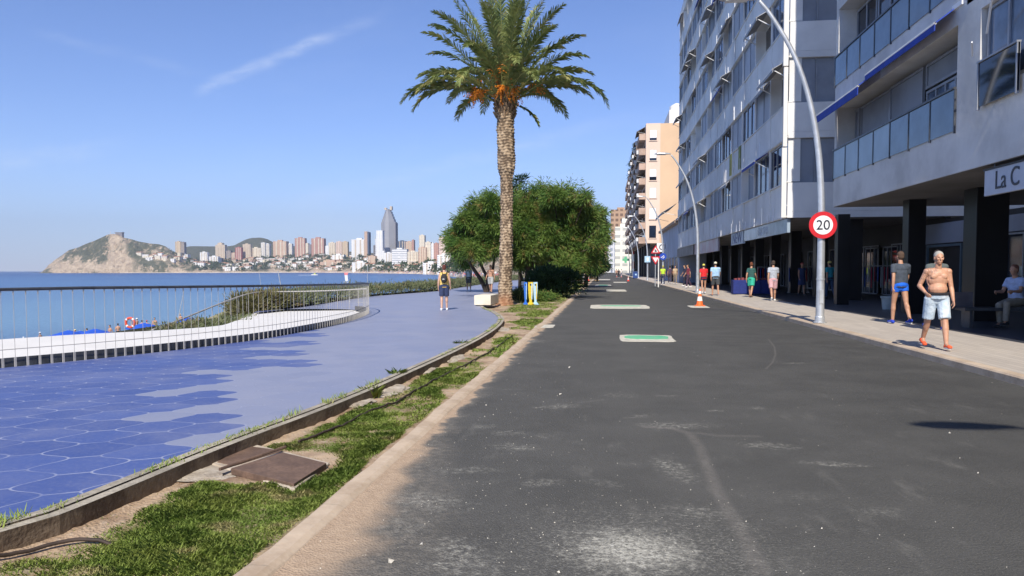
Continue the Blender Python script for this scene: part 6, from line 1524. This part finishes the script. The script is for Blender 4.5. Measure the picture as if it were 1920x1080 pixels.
# ================================================================== PEOPLE
def ball(c, r, M_=None, n=12):
    """ellipsoid as verts/faces"""
    vs = []; fs = []; rx, ry, rz = r if isinstance(r, tuple) else (r, r, r); c = Vector(c); k_ = n//2+1
    for i in range(k_+1):
        a_ = math.pi*i/k_
        for k in range(n):
            b_ = 2*math.pi*k/n; v = Vector((rx*math.sin(a_)*math.cos(b_), ry*math.sin(a_)*math.sin(b_), rz*math.cos(a_)))
            vs.append(c+(M_ @ v if M_ else v))
    for i in range(k_):
        for k in range(n): q = (k+1) % n; fs.append((i*n+k, (i+1)*n+k, (i+1)*n+q, i*n+q))
    return vs, fs
def limb(a, b, ra, rb, flat=False, n=12, sq=1.0):
    a, b = Vector(a), Vector(b); d = (b-a); L = d.length; d.normalize(); x_ = d.cross(Vector((0, 1, 0.01))); x_ = x_.normalized() if x_.length > .05 else Vector((1, 0, 0)); y_ = d.cross(x_)
    rings = []
    if not flat:
        for t in (1.0, .7, .35): an = t*math.pi/2; rings.append((-ra*math.sin(an), ra*math.cos(an)+1e-4))
    rings.append((0, ra)); rings.append((L*.5, (ra+rb)/2)); rings.append((L, rb))
    if not flat:
        for t in (.35, .7, 1.0): an = t*math.pi/2; rings.append((L+rb*math.sin(an), rb*math.cos(an)+1e-4))
    vs = [a+d*h+(x_*math.cos(2*math.pi*k/n)+y_*math.sin(2*math.pi*k/n)*sq)*r for h, r in rings for k in range(n)]; m_ = len(rings)
    fs = [(i*n+k, i*n+(k+1) % n, (i+1)*n+(k+1) % n, (i+1)*n+k) for i in range(m_-1) for k in range(n)]+[tuple(range(n-1, -1, -1)), tuple(range((m_-1)*n, m_*n))]
    return vs, fs
def remesh(name, prims, vox, mat, parent, smooth_it=3):
    vs = []; fs = []
    for v, f in prims: n = len(vs); vs += [tuple(q) for q in v]; fs += [tuple(i+n for i in q) for q in f]
    me = bpy.data.meshes.new(name); me.from_pydata(vs, [], fs); bm = bmesh.new(); bm.from_mesh(me); bmesh.ops.recalc_face_normals(bm, faces=bm.faces); bm.to_mesh(me); bm.free()
    t = bpy.data.objects.new('t', me); C.objects.link(t); md = t.modifiers.new('r', 'REMESH'); md.mode = 'VOXEL'; md.voxel_size = vox; md.use_smooth_shade = True
    if smooth_it: s_ = t.modifiers.new('s', 'SMOOTH'); s_.iterations = smooth_it; s_.factor = .5
    dg = bpy.context.evaluated_depsgraph_get(); out_ = bpy.data.meshes.new_from_object(t.evaluated_get(dg)); bpy.data.objects.remove(t); out_.name = name
    out_.polygons.foreach_set('use_smooth', [True]*len(out_.polygons)); out_.materials.clear()
    return link(name, out_, mat, parent)
SKIN = pm('skin_tanned', (0.50, 0.27, 0.17), .55, .08, 8); SKIN2 = pm('skin_light', (0.60, 0.37, 0.27), .55, .08, 8)
_cl = {}
def cloth(c, nm=None):
    k = tuple(c)
    if k not in _cl: _cl[k] = pm('cloth_%s' % (nm or len(_cl)), c, .85, .12, 12, .15)
    return _cl[k]
def hand(prims, w, d, side, s, inward, curl=.5, fine=True):
    """palm and five fingers: w wrist, d direction of the forearm, inward: palm side"""
    d = Vector(d).normalized(); inward = (Vector(inward)-d*d.dot(Vector(inward))).normalized(); acr = d.cross(inward)*side   # across the palm, towards the thumb
    P0 = w+d*.045*s; M_ = Matrix((acr, inward, d)).transposed()
    prims.append(ball(P0, (.040*s, .017*s, .050*s), M_, 10)); rf = .0095*s if fine else .012*s
    for k, (o_, L) in enumerate(((.030, .070), (.010, .080), (-.010, .075), (-.029, .058))):
        a = P0+d*.036*s+acr*o_*s; b_ = a+(d*math.cos(curl*.7)+inward*math.sin(curl*.7)).normalized()*L*.45*s; c_ = b_+(d*math.cos(curl*1.7)+inward*math.sin(curl*1.7)).normalized()*L*.55*s
        prims.append(limb(a, b_, rf, rf*.92, n=8)); prims.append(limb(b_, c_, rf*.92, rf*.75, n=8))
    a = P0-d*.015*s+acr*.032*s; b_ = a+(d*.65+acr*.6+inward*.35).normalized()*.036*s; c_ = b_+(d*.9+acr*.15+inward*.4).normalized()*.03*s
    prims.append(limb(a, b_, rf*1.25, rf*1.05, n=8)); prims.append(limb(b_, c_, rf*1.05, rf*.85, n=8))
def person(p, label, H=1.72, rz=0.0, top=None, bottom=None, btype='shorts', ttype='tee', shoes=(0.8, 0.8, 0.8), hair=(0.05, 0.035, 0.025), hairlong=False, cap=None,
           legs=((12, 8), (-14, 12)), arms=((-18, 18, 8), (16, 22, 8)), wide=1.0, belly=0.0, skin=None, vox=.016, seated=False, belt=False, lean=0.0, female=False, group=None, turn=0.0, skinmat=None, group_=None, face=True):
    """local frame: x right, forward +y. legs=(swing, knee bend) degrees for left, right; arms=(swing, elbow bend, spread)"""
    s = H/1.75; root = empty('person', (0, 0, 0), label, 'person', group); sk = skinmat or skin or SKIN; B_ = []; T_ = []; L_ = []
    Z = lambda z_: z_*s
    hipz = .92; ankles = []; hip = {}
    for i, sd in enumerate((-1, 1)):
        a_, k_ = R(legs[i][0]), R(legs[i][1]); h0 = Vector((sd*.088*wide, 0, hipz))*s; kn = h0+Vector((sd*.012, math.sin(a_), -math.cos(a_)))*.43*s; b_ = a_-k_; an = kn+Vector((0, math.sin(b_), -math.cos(b_)))*.41*s
        hip[sd] = (h0, kn, an, b_); ankles.append(an)
    lift = -(min(a.z for a in ankles))+.075*s; up = Vector((0, 0, lift))
    fem = 1.0
    for sd in (-1, 1):
        h0, kn, an, b_ = hip[sd]; h0, kn, an = h0+up, kn+up, an+up
        B_ += [limb(h0+Vector((0, 0, -.02*s)), kn, .082*s*wide**.5, .053*s), limb(kn, kn.lerp(an, .35), .053*s, .056*s), limb(kn.lerp(an, .35), an, .054*s, .036*s), ball(kn.lerp(an, .3)+Vector((0, -.014*s, 0)), (.05*s, .052*s, .10*s))]
        pitch = clampf(b_*.5, -.5, .3); hdir = Vector((0, math.cos(pitch), math.sin(pitch))).normalized(); ft = an+Vector((sd*.01, .0, -.045*s))
        B_ += [limb(an, ft+hdir*.10*s, .034*s, .028*s)]
        if shoes:
            S_ = [limb(ft-hdir*.045*s+Vector((0, 0, -.0*s)), ft+hdir*.13*s+Vector((0, 0, -.006*s)), .042*s, .036*s, sq=.95), ball(ft+hdir*.14*s+Vector((0, 0, -.008*s)), (.043*s, .055*s, .030*s)), limb(an+Vector((0, 0, .0*s)), ft, .045*s, .045*s, flat=True)]
            remesh('shoe', S_, max(vox*.8, .009), cloth(shoes), root, 2)
            mb = MB(); pr = []
            for k in range(16): t = 2*math.pi*k/16; c_ = ft+hdir*(.05+.12*math.cos(t))*s; pr.append((c_.x+.044*s*math.sin(t), c_.y))
            zz = min(ft.z, (ft+hdir*.1*s).z)-.040*s; mb.prism(pr, max(zz, .0), max(zz, 0)+.022*s); mb.build('sole', cloth((.7, .7, .7) if max(shoes) > .3 else (.1, .1, .1)), root)
        else: B_ += [limb(ft-hdir*.03*s, ft+hdir*.12*s, .03*s, .022*s), ball(ft+hdir*.13*s, (.036*s, .045*s, .018*s))]
        if btype == 'shorts': L_ += [limb(h0+Vector((0, 0, .02*s)), h0.lerp(kn, .86), .108*s*wide**.5, .096*s*wide**.5, flat=True)]
        if btype == 'long': L_ += [limb(h0, h0.lerp(kn, .90), .108*s, .100*s, flat=True)]
        if btype == 'brief': L_ += [limb(h0+Vector((0, 0, .02*s)), h0.lerp(kn, .32), .098*s, .092*s, flat=True)]
        if btype == 'trousers': L_ += [limb(h0, kn, .104*s, .075*s), limb(kn, an+Vector((0, 0, .02)), .075*s, .062*s, flat=True)]
        if btype == 'skirt': L_ += [limb(h0+Vector((0, 0, .02*s)), h0.lerp(kn, .80)+Vector((-sd*.02, 0, 0)), .115*s, .125*s, flat=True)]
    pz = Vector((0, 0, lift)); ln = R(lean); TR = Matrix.Rotation(-ln, 3, 'X')
    def t_(x_, y_, z_): v = TR @ Vector((x_*s, y_*s, (z_-.95)*s)); return v+Vector((0, 0, .95*s))+pz
    w_ = wide
    torso = [((0, -.005, .95), (.150*w_, .105*w_+belly*.3, .12)), ((0, .01+belly*.5, 1.08), (.132*w_+belly*.4, .098*w_+belly, .13)), ((0, 0, 1.24), (.150*w_, .105*w_, .14)), ((0, -.008, 1.34), (.150*w_, .098*w_, .11))]
    if female: torso[1] = ((0, .0, 1.09), (.115*w_, .085*w_, .13))
    def tors(gr): return [ball(t_(*c), tuple((q+gr)*s for q in r), TR, 14) for c, r in torso]
    B_ += tors(0); shx = .165*(1+.6*(w_-1)) if not female else .148
    B_ += [limb(t_(-shx*.75, -.01, 1.405), t_(shx*.75, -.01, 1.405), .055*s, .055*s), limb(t_(0, -.01, 1.40), t_(0, .015, 1.53), .062*s, .053*s)]
    if not female and not top: B_ += [ball(t_(-.07*w_, .075*w_, 1.31), (.065*s, .03*s, .05*s), TR), ball(t_(.07*w_, .075*w_, 1.31), (.065*s, .03*s, .05*s), TR)]
    # head
    hc = t_(0, .025, 1.635); tn = R(turn); HR = Matrix.Rotation(tn, 3, 'Z')
    def h_(x_, y_, z_): return hc+HR @ Vector((x_*s, y_*s, z_*s))
    B_ += [ball(h_(0, -.005, .02), (.073*s, .090*s, .095*s), HR, 14), ball(h_(0, .02, -.055), (.054*s, .062*s, .062*s), HR), ball(h_(0, .058, -.095), (.026*s, .022*s, .020*s), HR)]
    B_ += [limb(h_(0, .085, .015), h_(0, .103, -.028), .008*s, .014*s), ball(h_(0, .078, -.066), (.024*s, .014*s, .010*s), HR), ball(h_(0, .074, .026), (.048*s, .014*s, .014*s), HR), ball(h_(-.038, .066, -.02), (.022*s, .02*s, .022*s), HR), ball(h_(.038, .066, -.02), (.022*s, .02*s, .022*s), HR)]
    for sd in (-1, 1): B_.append(ball(h_(sd*.075, -.005, -.005), (.010*s, .018*s, .030*s), HR))
    # arms
    wr = {}
    for i, sd in enumerate((-1, 1)):
        a_, e_, o_ = [R(q) for q in arms[i]]; sh = t_(sd*shx, -.01, 1.40); dn = Vector((sd*math.sin(o_), math.sin(a_)*math.cos(o_), -math.cos(a_)*math.cos(o_))); el = sh+dn*.29*s
        f = Vector((sd*math.sin(o_)*.3-(sd*.25*math.sin(e_) if e_ > 1.2 else 0), math.sin(a_+e_), -math.cos(a_+e_))).normalized(); wrp = el+f*.25*s
        B_ += [ball(sh+Vector((0, 0, -.01*s)), .060*s), limb(sh, el, .050*s, .039*s), limb(el, el.lerp(wrp, .3), .040*s, .041*s), limb(el.lerp(wrp, .3), wrp, .040*s, .026*s)]
        inw = Vector((-sd, 0, 0)) if abs(f.x) < .8 else Vector((0, 1, 0)); hand(B_, wrp, f, 1 if sd < 0 else -1, s, inw, .45, vox < .012); wr[sd] = (wrp, f)
        if top and ttype in ('tee',): T_ += [ball(sh+Vector((0, 0, -.01*s)), .072*s), limb(sh, sh.lerp(el, .62), .066*s, .066*s, flat=True)]
        if top and ttype == 'dress': T_ += [ball(sh+Vector((0, 0, -.01*s)), .068*s)]
    body = remesh('body', B_, vox, sk, root)
    if top:
        T_ += tors(.018)[1:]; T_ += [limb(t_(-shx*.72, -.01, 1.40), t_(shx*.72, -.01, 1.40), .070*s, .070*s), limb(t_(0, .0, 1.28), t_(0, belly*.4, .88), (.165*w_+belly*.3)*s, (.165*w_+belly*.4)*s, flat=True, sq=.74)]
        if ttype == 'dress': T_ += [limb(t_(0, 0, 1.0), t_(0, 0, .55), .17*s, .21*s, flat=True, sq=.8)]
        if ttype == 'tank': T_ = T_[:]
        remesh('shirt' if ttype != 'dress' else 'dress', T_, max(vox*.9, .010), cloth(top), root, 2)
    if bottom:
        L_ += [ball(t_(0, -.005, .95), ((.150*w_+.02)*s, (.105*w_+.024+belly*.3)*s, .11*s), TR, 14), limb(t_(0, .0, .93), t_(0, .005+belly*.3, 1.01), (.155*w_+.012+belly*.25)*s, (.146*w_+.012+belly*.3)*s, flat=True, sq=.80), ball(t_(0, 0, .86), (.125*w_*s, .10*s, .075*s), TR)]
        nm_ = {'skirt': 'skirt', 'trousers': 'trousers'}.get(btype, 'shorts')
        remesh(nm_, L_, max(vox*.9, .010), cloth(bottom) if isinstance(bottom, tuple) else bottom, root, 2)
    if belt: remesh('belt', [limb(t_(0, .006+belly*.3, .985), t_(0, .007+belly*.3, 1.022), (.152*w_+.022+belly*.3)*s, (.150*w_+.022+belly*.3)*s, flat=True, sq=.82)], .010, cloth((.015, .015, .02)), root, 1)
    HP = []
    if cap:
        HP = [ball(h_(0, -.006, .045), (.083*s, .100*s, .080*s), HR, 14)]
        remesh('cap', HP+[ball(h_(0, .10, .045), (.055*s, .06*s, .010*s), HR)], max(vox*.8, .01), cloth(cap), root, 2)
        remesh('hair', [ball(h_(0, -.028, -.005), (.076*s, .078*s, .07*s), HR, 14)], max(vox, .012), cloth(hair), root, 1)
    elif hair:
        HP = [ball(h_(0, -.020, .045), (.081*s, .092*s, .084*s), HR, 14), ball(h_(0, -.045, -.01), (.074*s, .062*s, .07*s), HR, 14)]
        if hairlong: HP += [ball(h_(0, -.06, -.07), (.072*s, .045*s, .09*s), HR, 12)]
        remesh('hair', HP, max(vox*.8, .010), cloth(hair), root, 2)
    if face and vox < .02:
        for sd in (-1, 1):
            mb = MB(); v, f = ball(h_(sd*.029, .0815, .006), (.009*s, .005*s, .0045*s), HR, 10); mb.add(v, f); mb.build('eye', cloth((.03, .02, .018)), root, smooth=True)
    root.location = p; root.rotation_euler = (0, 0, rz); return root, wr
# the shirtless man in front: tattoos in the skin itself
m, b = newmat('tattooed_skin'); co = objco(); x, y, z = xyz(co)
n1 = noise(co, 8.0, 4); base = mix(n1.sm(.3, .7), (0.60, 0.335, 0.215), (0.50, 0.26, 0.165))
def sph(cx, cy, cz, rx, ry, rz_): q = (((x-cx)/rx)*((x-cx)/rx)+((y-cy)/ry)*((y-cy)/ry)+((z-cz)/rz_)*((z-cz)/rz_)).sqrt(); return 1.0-q.sm(.7, 1.0)
ink = noise(co, 30.0, 2, .5, 1.5).sm(.47, .53)
msk = (sph(.10, .10, 1.33, .10, .1, .10)+sph(.22, .0, 1.27, .09, .12, .17)+sph(-.10, .0, .30, .09, .12, .20)).clamp()
setc(b, mix(msk*ink*.45, base, (0.10, 0.085, 0.085))); b.inputs['Roughness'].default_value = .5; b.inputs['Subsurface Weight'].default_value = .05; M_TAT = m
m, b = newmat('light_denim'); co = objco(); n1 = noise(co, 9.0, 5, .65); n2 = noise(co, 4.0, 3, .5, .8)
setc(b, mix(n2.sm(.35, .65), (0.62, 0.70, 0.76), (0.40, 0.50, 0.60))); b.inputs['Roughness'].default_value = .9; bump(b, n1+noise(co, 14.0, 2, .5, 1.0), .6, .02); M_DEN = m
def SW(px_, py_, z=.16): return G(px_, py_, z)
pm_ = SW(1754, 651, .17)
man, wr = person(pm_, 'shirtless tattooed person in pale denim shorts and orange trainers walking towards the camera', 1.66, math.pi-R(4), None, M_DEN, 'long', shoes=(0.85, 0.12, 0.04), hair=(0.42, 0.40, 0.36), legs=((16, 4), (-14, 20)), arms=((2, 18, 9), (-14, 76, 20)), wide=1.13, belly=.030, skinmat=M_TAT, vox=.0085, belt=True, lean=3, turn=R(0))
# pedestrians on the right-hand pavement
person(SW(1754, 618, .2), 'person in a grey tee shirt walking just behind the shirtless man', 1.72, math.pi, (0.10, 0.12, 0.12), (0.05, 0.06, 0.12), 'shorts', shoes=(0.02, 0.05, 0.4), hair=(0.03, 0.02, 0.02), wide=1.05, vox=.014)
person(SW(1686, 606, .2), 'person in a long dark grey tee shirt and bright blue shorts walking away', 1.74, R(8), (0.06, 0.075, 0.10), (0.01, 0.14, 0.75), 'brief', shoes=(0.02, 0.06, 0.5), hair=(0.10, 0.06, 0.04), wide=1.1, vox=.014, face=False)
pw = SW(1449, 564, .18); person(pw, 'person in a grey tee shirt and pink shorts walking away on the shade line', 1.72, R(-4), (0.42, 0.45, 0.50), (0.62, 0.36, 0.38), 'shorts', shoes=(0.75, 0.75, 0.72), hair=(0.06, 0.04, 0.03), legs=((-20, 16), (14, 4)), vox=.014, face=False)
person(SW(1341, 553, .17), 'stout person in a light blue shirt and pale cap walking away', 1.76, R(3), (0.36, 0.56, 0.80), (0.055, 0.06, 0.065), 'shorts', shoes=(0.5, 0.25, 0.15), cap=(0.78, 0.74, 0.55), wide=1.3, belly=.03, legs=((10, 5), (-8, 10)), vox=.016, face=False)
person(SW(1319, 549.5, .17), 'person in a red shirt and yellow cap walking away', 1.68, R(3), (0.70, 0.02, 0.025), (0.02, 0.02, 0.06), 'brief', shoes=(0.7, 0.72, 0.75), cap=(0.75, 0.68, 0.12), wide=1.12, legs=((-10, 10), (12, 4)), vox=.016, face=False)
person(SW(1408, 557, .19), 'person in a dark green top and bright green wrap walking through the shade', 1.68, R(-30), (0.03, 0.10, 0.09), (0.03, 0.42, 0.28), 'skirt', shoes=(0.3, 0.16, 0.1), hair=(0.16, 0.05, 0.02), female=True, vox=.016, face=False)
person(SW(1503, 553, .21), 'slim person in a dark blue dress and red cap deep in the arcade', 1.66, math.pi, (0.03, 0.05, 0.14), None, ttype='dress', cap=(0.5, 0.12, 0.1), shoes=(0.1, 0.1, 0.1), female=True, vox=.016)
person(SW(1555, 560, .21), 'person in a turquoise tee shirt and straw hat standing at the shops', 1.68, R(20), (0.03, 0.35, 0.42), (0.03, 0.06, 0.12), 'trousers', cap=(0.7, 0.6, 0.2), shoes=(0.05, 0.05, 0.05), vox=.016, face=False)
# seated person with leg stretched on the low bench at the frame edge
bp = SW(1893, 615, .21); bx = bp.x-.35; by = bp.y+.3
root = empty('street_bench', (bx+.4, by, .2), 'low dark bench with a grey board back in the arcade at the right edge', 'bench'); mb = MB(); mb.box(bx-.55, bx+2.4, by-.25, by+.25, .58, .645); mb.build('seat', M_DKSTEEL, root)
mb = MB(); mb.box(bx-.95, bx-.15, by+.28, by+.36, .6, .98); mb.build('backrest', pm('bench_board', (0.12, 0.11, 0.12), .6), root)
for q in (-.4, 2.1): mb = MB(); mb.box(bx+q-.03, bx+q+.03, by-.2, by+.2, .2, .578); mb.build('leg', M_DKSTEEL, root)
person((bx+.62, by, .225), 'seated person in a pale blue shirt on the arcade bench at the right edge', 1.72, R(118), (0.42, 0.52, 0.75), (0.30, 0.26, 0.20), 'trousers', shoes=(0.03, 0.03, 0.035), hair=(0.2, 0.08, 0.05), legs=((84, 80), (78, 84)), arms=((30, 60, 10), (20, 70, 12)), lean=6, vox=.014)
# litter bin / planter and goods by the columns
q = SW(1668, 580, .21); root = empty('planter', q, 'pale grey tapered plant tub by the black column', 'planter'); mb = MB(); mb.lathe(q, [(.21, 0), (.25, .36), (.28, .37), (.28, .42), (.24, .42), (.23, .36)], 24); mb.build('tub', pm('tub_grey', (0.42, 0.45, 0.42), .8), root, smooth=False); mb = MB(); mb.lathe(q, [(.23, .33), (.22, .35)], 20); mb.build('soil', M_BARK, root)
def rack(px_, py_, n, cols, label):
    q = G(px_, py_, .21); root = empty('clothes_rack', q, label, 'clothes rack'); mb = MB(); L_ = n*.13
    for sx_ in (0, L_): mb.bar((q.x+sx_, q.y, .22), (q.x+sx_, q.y, 1.65), .03); mb.bar((q.x+sx_, q.y-.25, .24), (q.x+sx_, q.y+.25, .24), .03)
    mb.bar((q.x, q.y, 1.65), (q.x+L_, q.y, 1.65), .03); mb.build('frame', M_STEEL, root); g = random.Random(px_)
    for i in range(n):
        x_ = q.x+.06+i*.13; c_ = cols[i % len(cols)]; h = g.uniform(.6, .9); mb = MB()
        pl = [(-.22, 1.50), (-.05, 1.60), (.05, 1.60), (.22, 1.50), (.2, 1.3), (.15, 1.32), (.16, 1.6-h), (-.16, 1.6-h), (-.15, 1.32), (-.2, 1.3)]
        v = [(x_-.02+a_*.35, q.y+a_, z_) for a_, z_ in pl]+[(x_+.02+a_*.35, q.y+a_, z_) for a_, z_ in pl]; m_ = len(pl); mb.add(v, [tuple(range(m_)), tuple(range(m_, 2*m_))[::-1]]+[(k, m_+k, m_+(k+1) % m_, (k+1) % m_) for k in range(m_)]); mb.build('garment', cloth(c_), root)
rack(1612, 562, 10, [(0.3, 0.02, 0.03), (0.03, 0.08, 0.35), (0.4, 0.4, 0.42), (0.35, 0.02, 0.05)], 'clothes rack with red, blue and white garments before the shop, right of the 20 sign')
rack(1478, 549, 8, [(0.03, 0.06, 0.3), (0.3, 0.02, 0.04), (0.04, 0.3, 0.25)], 'clothes rack with blue and red garments under the pale glazed fascia')
rack(1420, 548, 8, [(0.4, 0.02, 0.04), (0.02, 0.04, 0.25)], 'clothes rack with red and navy garments behind the person in green')
rack(1505, 548, 8, [(0.05, 0.05, 0.2), (0.35, 0.03, 0.05), (0.3, 0.3, 0.32)], 'clothes rack with dim garments between the two columns left of the 20 sign')
# blue covered stall tables
for px_, lb in ((1398, 'blue covered shop table left of the person in green'), (1428, 'blue covered shop table right of the person in green')):
    q = G(px_, 551, .21); root = empty('shop_table', q, lb, 'table'); mb = MB(); mb.prism([(q.x-.7, q.y-.35), (q.x+.7, q.y-.35), (q.x+.7, q.y+.35), (q.x-.7, q.y+.35)], .22, .95); mb.build('cloth', cloth((0.015, 0.03, 0.18)), root, bevel=.02)
    mb = MB()
    for i in range(7): mb.cbox((q.x-.55+i*.18, q.y+.05*math.sin(i*3), 1.0), (.13, .3, .08+.04*(i % 3)))
    mb.build('goods', cloth((0.25, 0.06, 0.06)), root)
# promenade walkers
pw = G(833, 581.5, PZ); woman, wr = person(pw, 'person with auburn hair, yellow vest and navy shorts walking along the blue promenade', 1.60, R(10), (0.80, 0.56, 0.16), (0.03, 0.045, 0.11), 'shorts', 'tank', shoes=(0.85, 0.85, 0.84), hair=(0.12, 0.035, 0.025), female=True, legs=((-6, 8), (8, 4)), arms=((-4, 14, 12), (4, 20, 14)), skin=SKIN2, vox=.012, face=False)
bq = pw+Vector((.03, -.16, 1.12)); root = empty('backpack', bq, 'small black backpack on the back of the person in the yellow vest', 'backpack')
M_BP = cloth((0.025, 0.025, 0.028)); remesh('bag', [ball(bq+Vector((0, .02, 0))-bq, (.125, .075, .17)), ball(Vector((0, -.03, -.06)), (.10, .06, .09))], .012, M_BP, root, 2)
for s_ in (-1, 1):
    mb = MB(); mb.tube([bq+Vector((s_*.05, .04, .12)), bq+Vector((s_*.09, .06, .24)), bq+Vector((s_*.095, .14, .275)), bq+Vector((s_*.10, .25, .2))], .014, 6); mb.build('strap', M_BP, root)
mb = MB(); mb.cbox(bq+Vector((0, -.075, -.03)), (.06, .02, .03)); mb.build('badge', M_WREF, root)
p = G(879, 543, PZ); p = Vector((AtY(879, 543, 50).x, 50, PZ)); person(p, 'person in pale blue shirt and white cap on the promenade left of the leaning trunks', 1.70, R(15), (0.50, 0.62, 0.66), (0.09, 0.10, 0.10), 'shorts', shoes=(0.7, 0.7, 0.7), cap=(0.8, 0.8, 0.8), wide=1.05, vox=.018, face=False)
p = Vector((AtY(920, 548, 46).x, 46, PZ)); person(p, 'shirtless person in grey shorts standing between the leaning trunks and the palm', 1.74, R(170), None, (0.42, 0.42, 0.40), 'shorts', shoes=(0.05, 0.06, 0.1), hair=(0.25, 0.2, 0.15), wide=1.08, vox=.016)
# people by the kiosk under the trees
for px_, Y_, tc, lb, rr_ in ((1040, 62, (0.75, 0.45, 0.50), 'person in a pink top under the trees left of the column', 40), (1055, 66, (0.16, 0.30, 0.55), 'person in a blue top under the trees', 120), (1062, 64, (0.75, 0.50, 0.04), 'person in a yellow top under the trees', 0), (1075, 68, (0.45, 0.25, 0.27), 'person in a maroon top beside the advertising column', 200)):
    p = Vector((AtY(px_, 520, Y_).x, Y_, 0.0)); person(p, lb, 1.68, R(rr_), tc, (0.10, 0.10, 0.14), 'trousers', vox=.026, face=False, group=None)
# workers and walkers down the street
def ground_at(px_, Y_, z): q = AtY(px_, 520, Y_); return Vector((q.x, Y_, z))
for px_, Y_, z, tc, bc, lb, rr_, capc in ((1243, 66, .18, (0.50, 0.75, 0.05), (0.03, 0.04, 0.10), 'person in a fluorescent yellow vest by the kerb near the blue sign', 180, (.7, .7, .1)), (1256, 72, .2, (0.08, 0.05, 0.09), (0.05, 0.04, 0.06), 'person in dark clothes right of the fluorescent vest', 0, None), (1266, 70, .2, (0.5, 0.38, 0.25), (0.25, 0.2, 0.15), 'person in pale brown clothes standing before the annex wall', 180, None), (1156, 150, 0, (0.45, 0.26, 0.2), (0.1, 0.08, 0.08), 'person in brown walking in the road by the twin red cones', 0, None), (1160, 146, 0, (0.03, 0.03, 0.04), (0.03, 0.03, 0.04), 'person in black bending by the twin red cones', 0, None), (1165, 155, 0, (0.7, 0.68, 0.66), (0.2, 0.2, 0.25), 'person in white in the road by the twin red cones', 0, None),
    (1290, 56, .21, (0.20, 0.03, 0.05), (0.06, 0.03, 0.06), 'dim person in dark red sitting area at the far end of the arcade', 100, None), (1284, 60, .21, (0.03, 0.03, 0.06), (0.02, 0.02, 0.04), 'dim person in black at the far end of the arcade', 100, None)):
    person(ground_at(px_, Y_, z), lb, 1.70, R(rr_), tc, bc, 'trousers', vox=.026, cap=capc, face=False)
# bathers at the water's edge
for i, (px_, py_, Y_, lb, capc) in enumerate([(44, 631, 62, 'bather with white cap just above the wall at far left', (.8, .8, .8)), (75, 622, 60, 'bather with white cap second from the left', (.82, .82, .82)), (141, 617, 64, 'bather with straw hat behind the leftmost blue parasols', (.75, .6, .3)), (163, 615, 66, 'dark haired bather behind the third blue parasol', None), (206, 609, 64, 'dark haired bather left of a pair near the lifebuoy', None), (221, 606, 66, 'dark haired bather right of a pair near the lifebuoy', None), (257, 596, 70, 'bather with white cap right of the lifebuoy', (.85, .85, .85)), (266, 600, 72, 'bather low in the water behind the parasol by the lifebuoy', None), (275, 600, 70, 'bather with red cap behind the parasol by the lifebuoy', (.6, .1, .1)), (290, 595, 68, 'bather in black trunks standing right of the parasol by the lifebuoy', None), (338, 588, 76, 'bather beside the thin dark post', (.7, .5, .3))]):
    t = AtY(px_, py_, Y_); H = 1.72; zf = t.z-H; zf = min(zf, -4.62); person(Vector((t.x, Y_, zf)), lb, H, R(random.choice([0, 30, 160, 200, 90])), None, (0.02, 0.02, 0.03), 'brief', shoes=None, cap=capc, vox=.03, face=False, group='bathers on the beach below')

# ================================================================== HAZE
mb = MB(); mb.box(-5200, 3600, -60, 5600, -7.5, 420)
m = bpy.data.materials.new('haze'); m.use_nodes = True; t = m.node_tree; t.nodes.clear(); o_ = t.nodes.new('ShaderNodeOutputMaterial'); v_ = t.nodes.new('ShaderNodeVolumePrincipled')
v_.inputs['Color'].default_value = (0.80, 0.88, 1.0, 1); v_.inputs['Density'].default_value = 0.00010; v_.inputs['Anisotropy'].default_value = 0.2
t.links.new(v_.outputs[0], o_.inputs['Volume'])
USE_HAZE = True
if USE_HAZE: tag(mb.build('haze', m), 'thin summer haze over the bay', 'haze', kind='stuff')
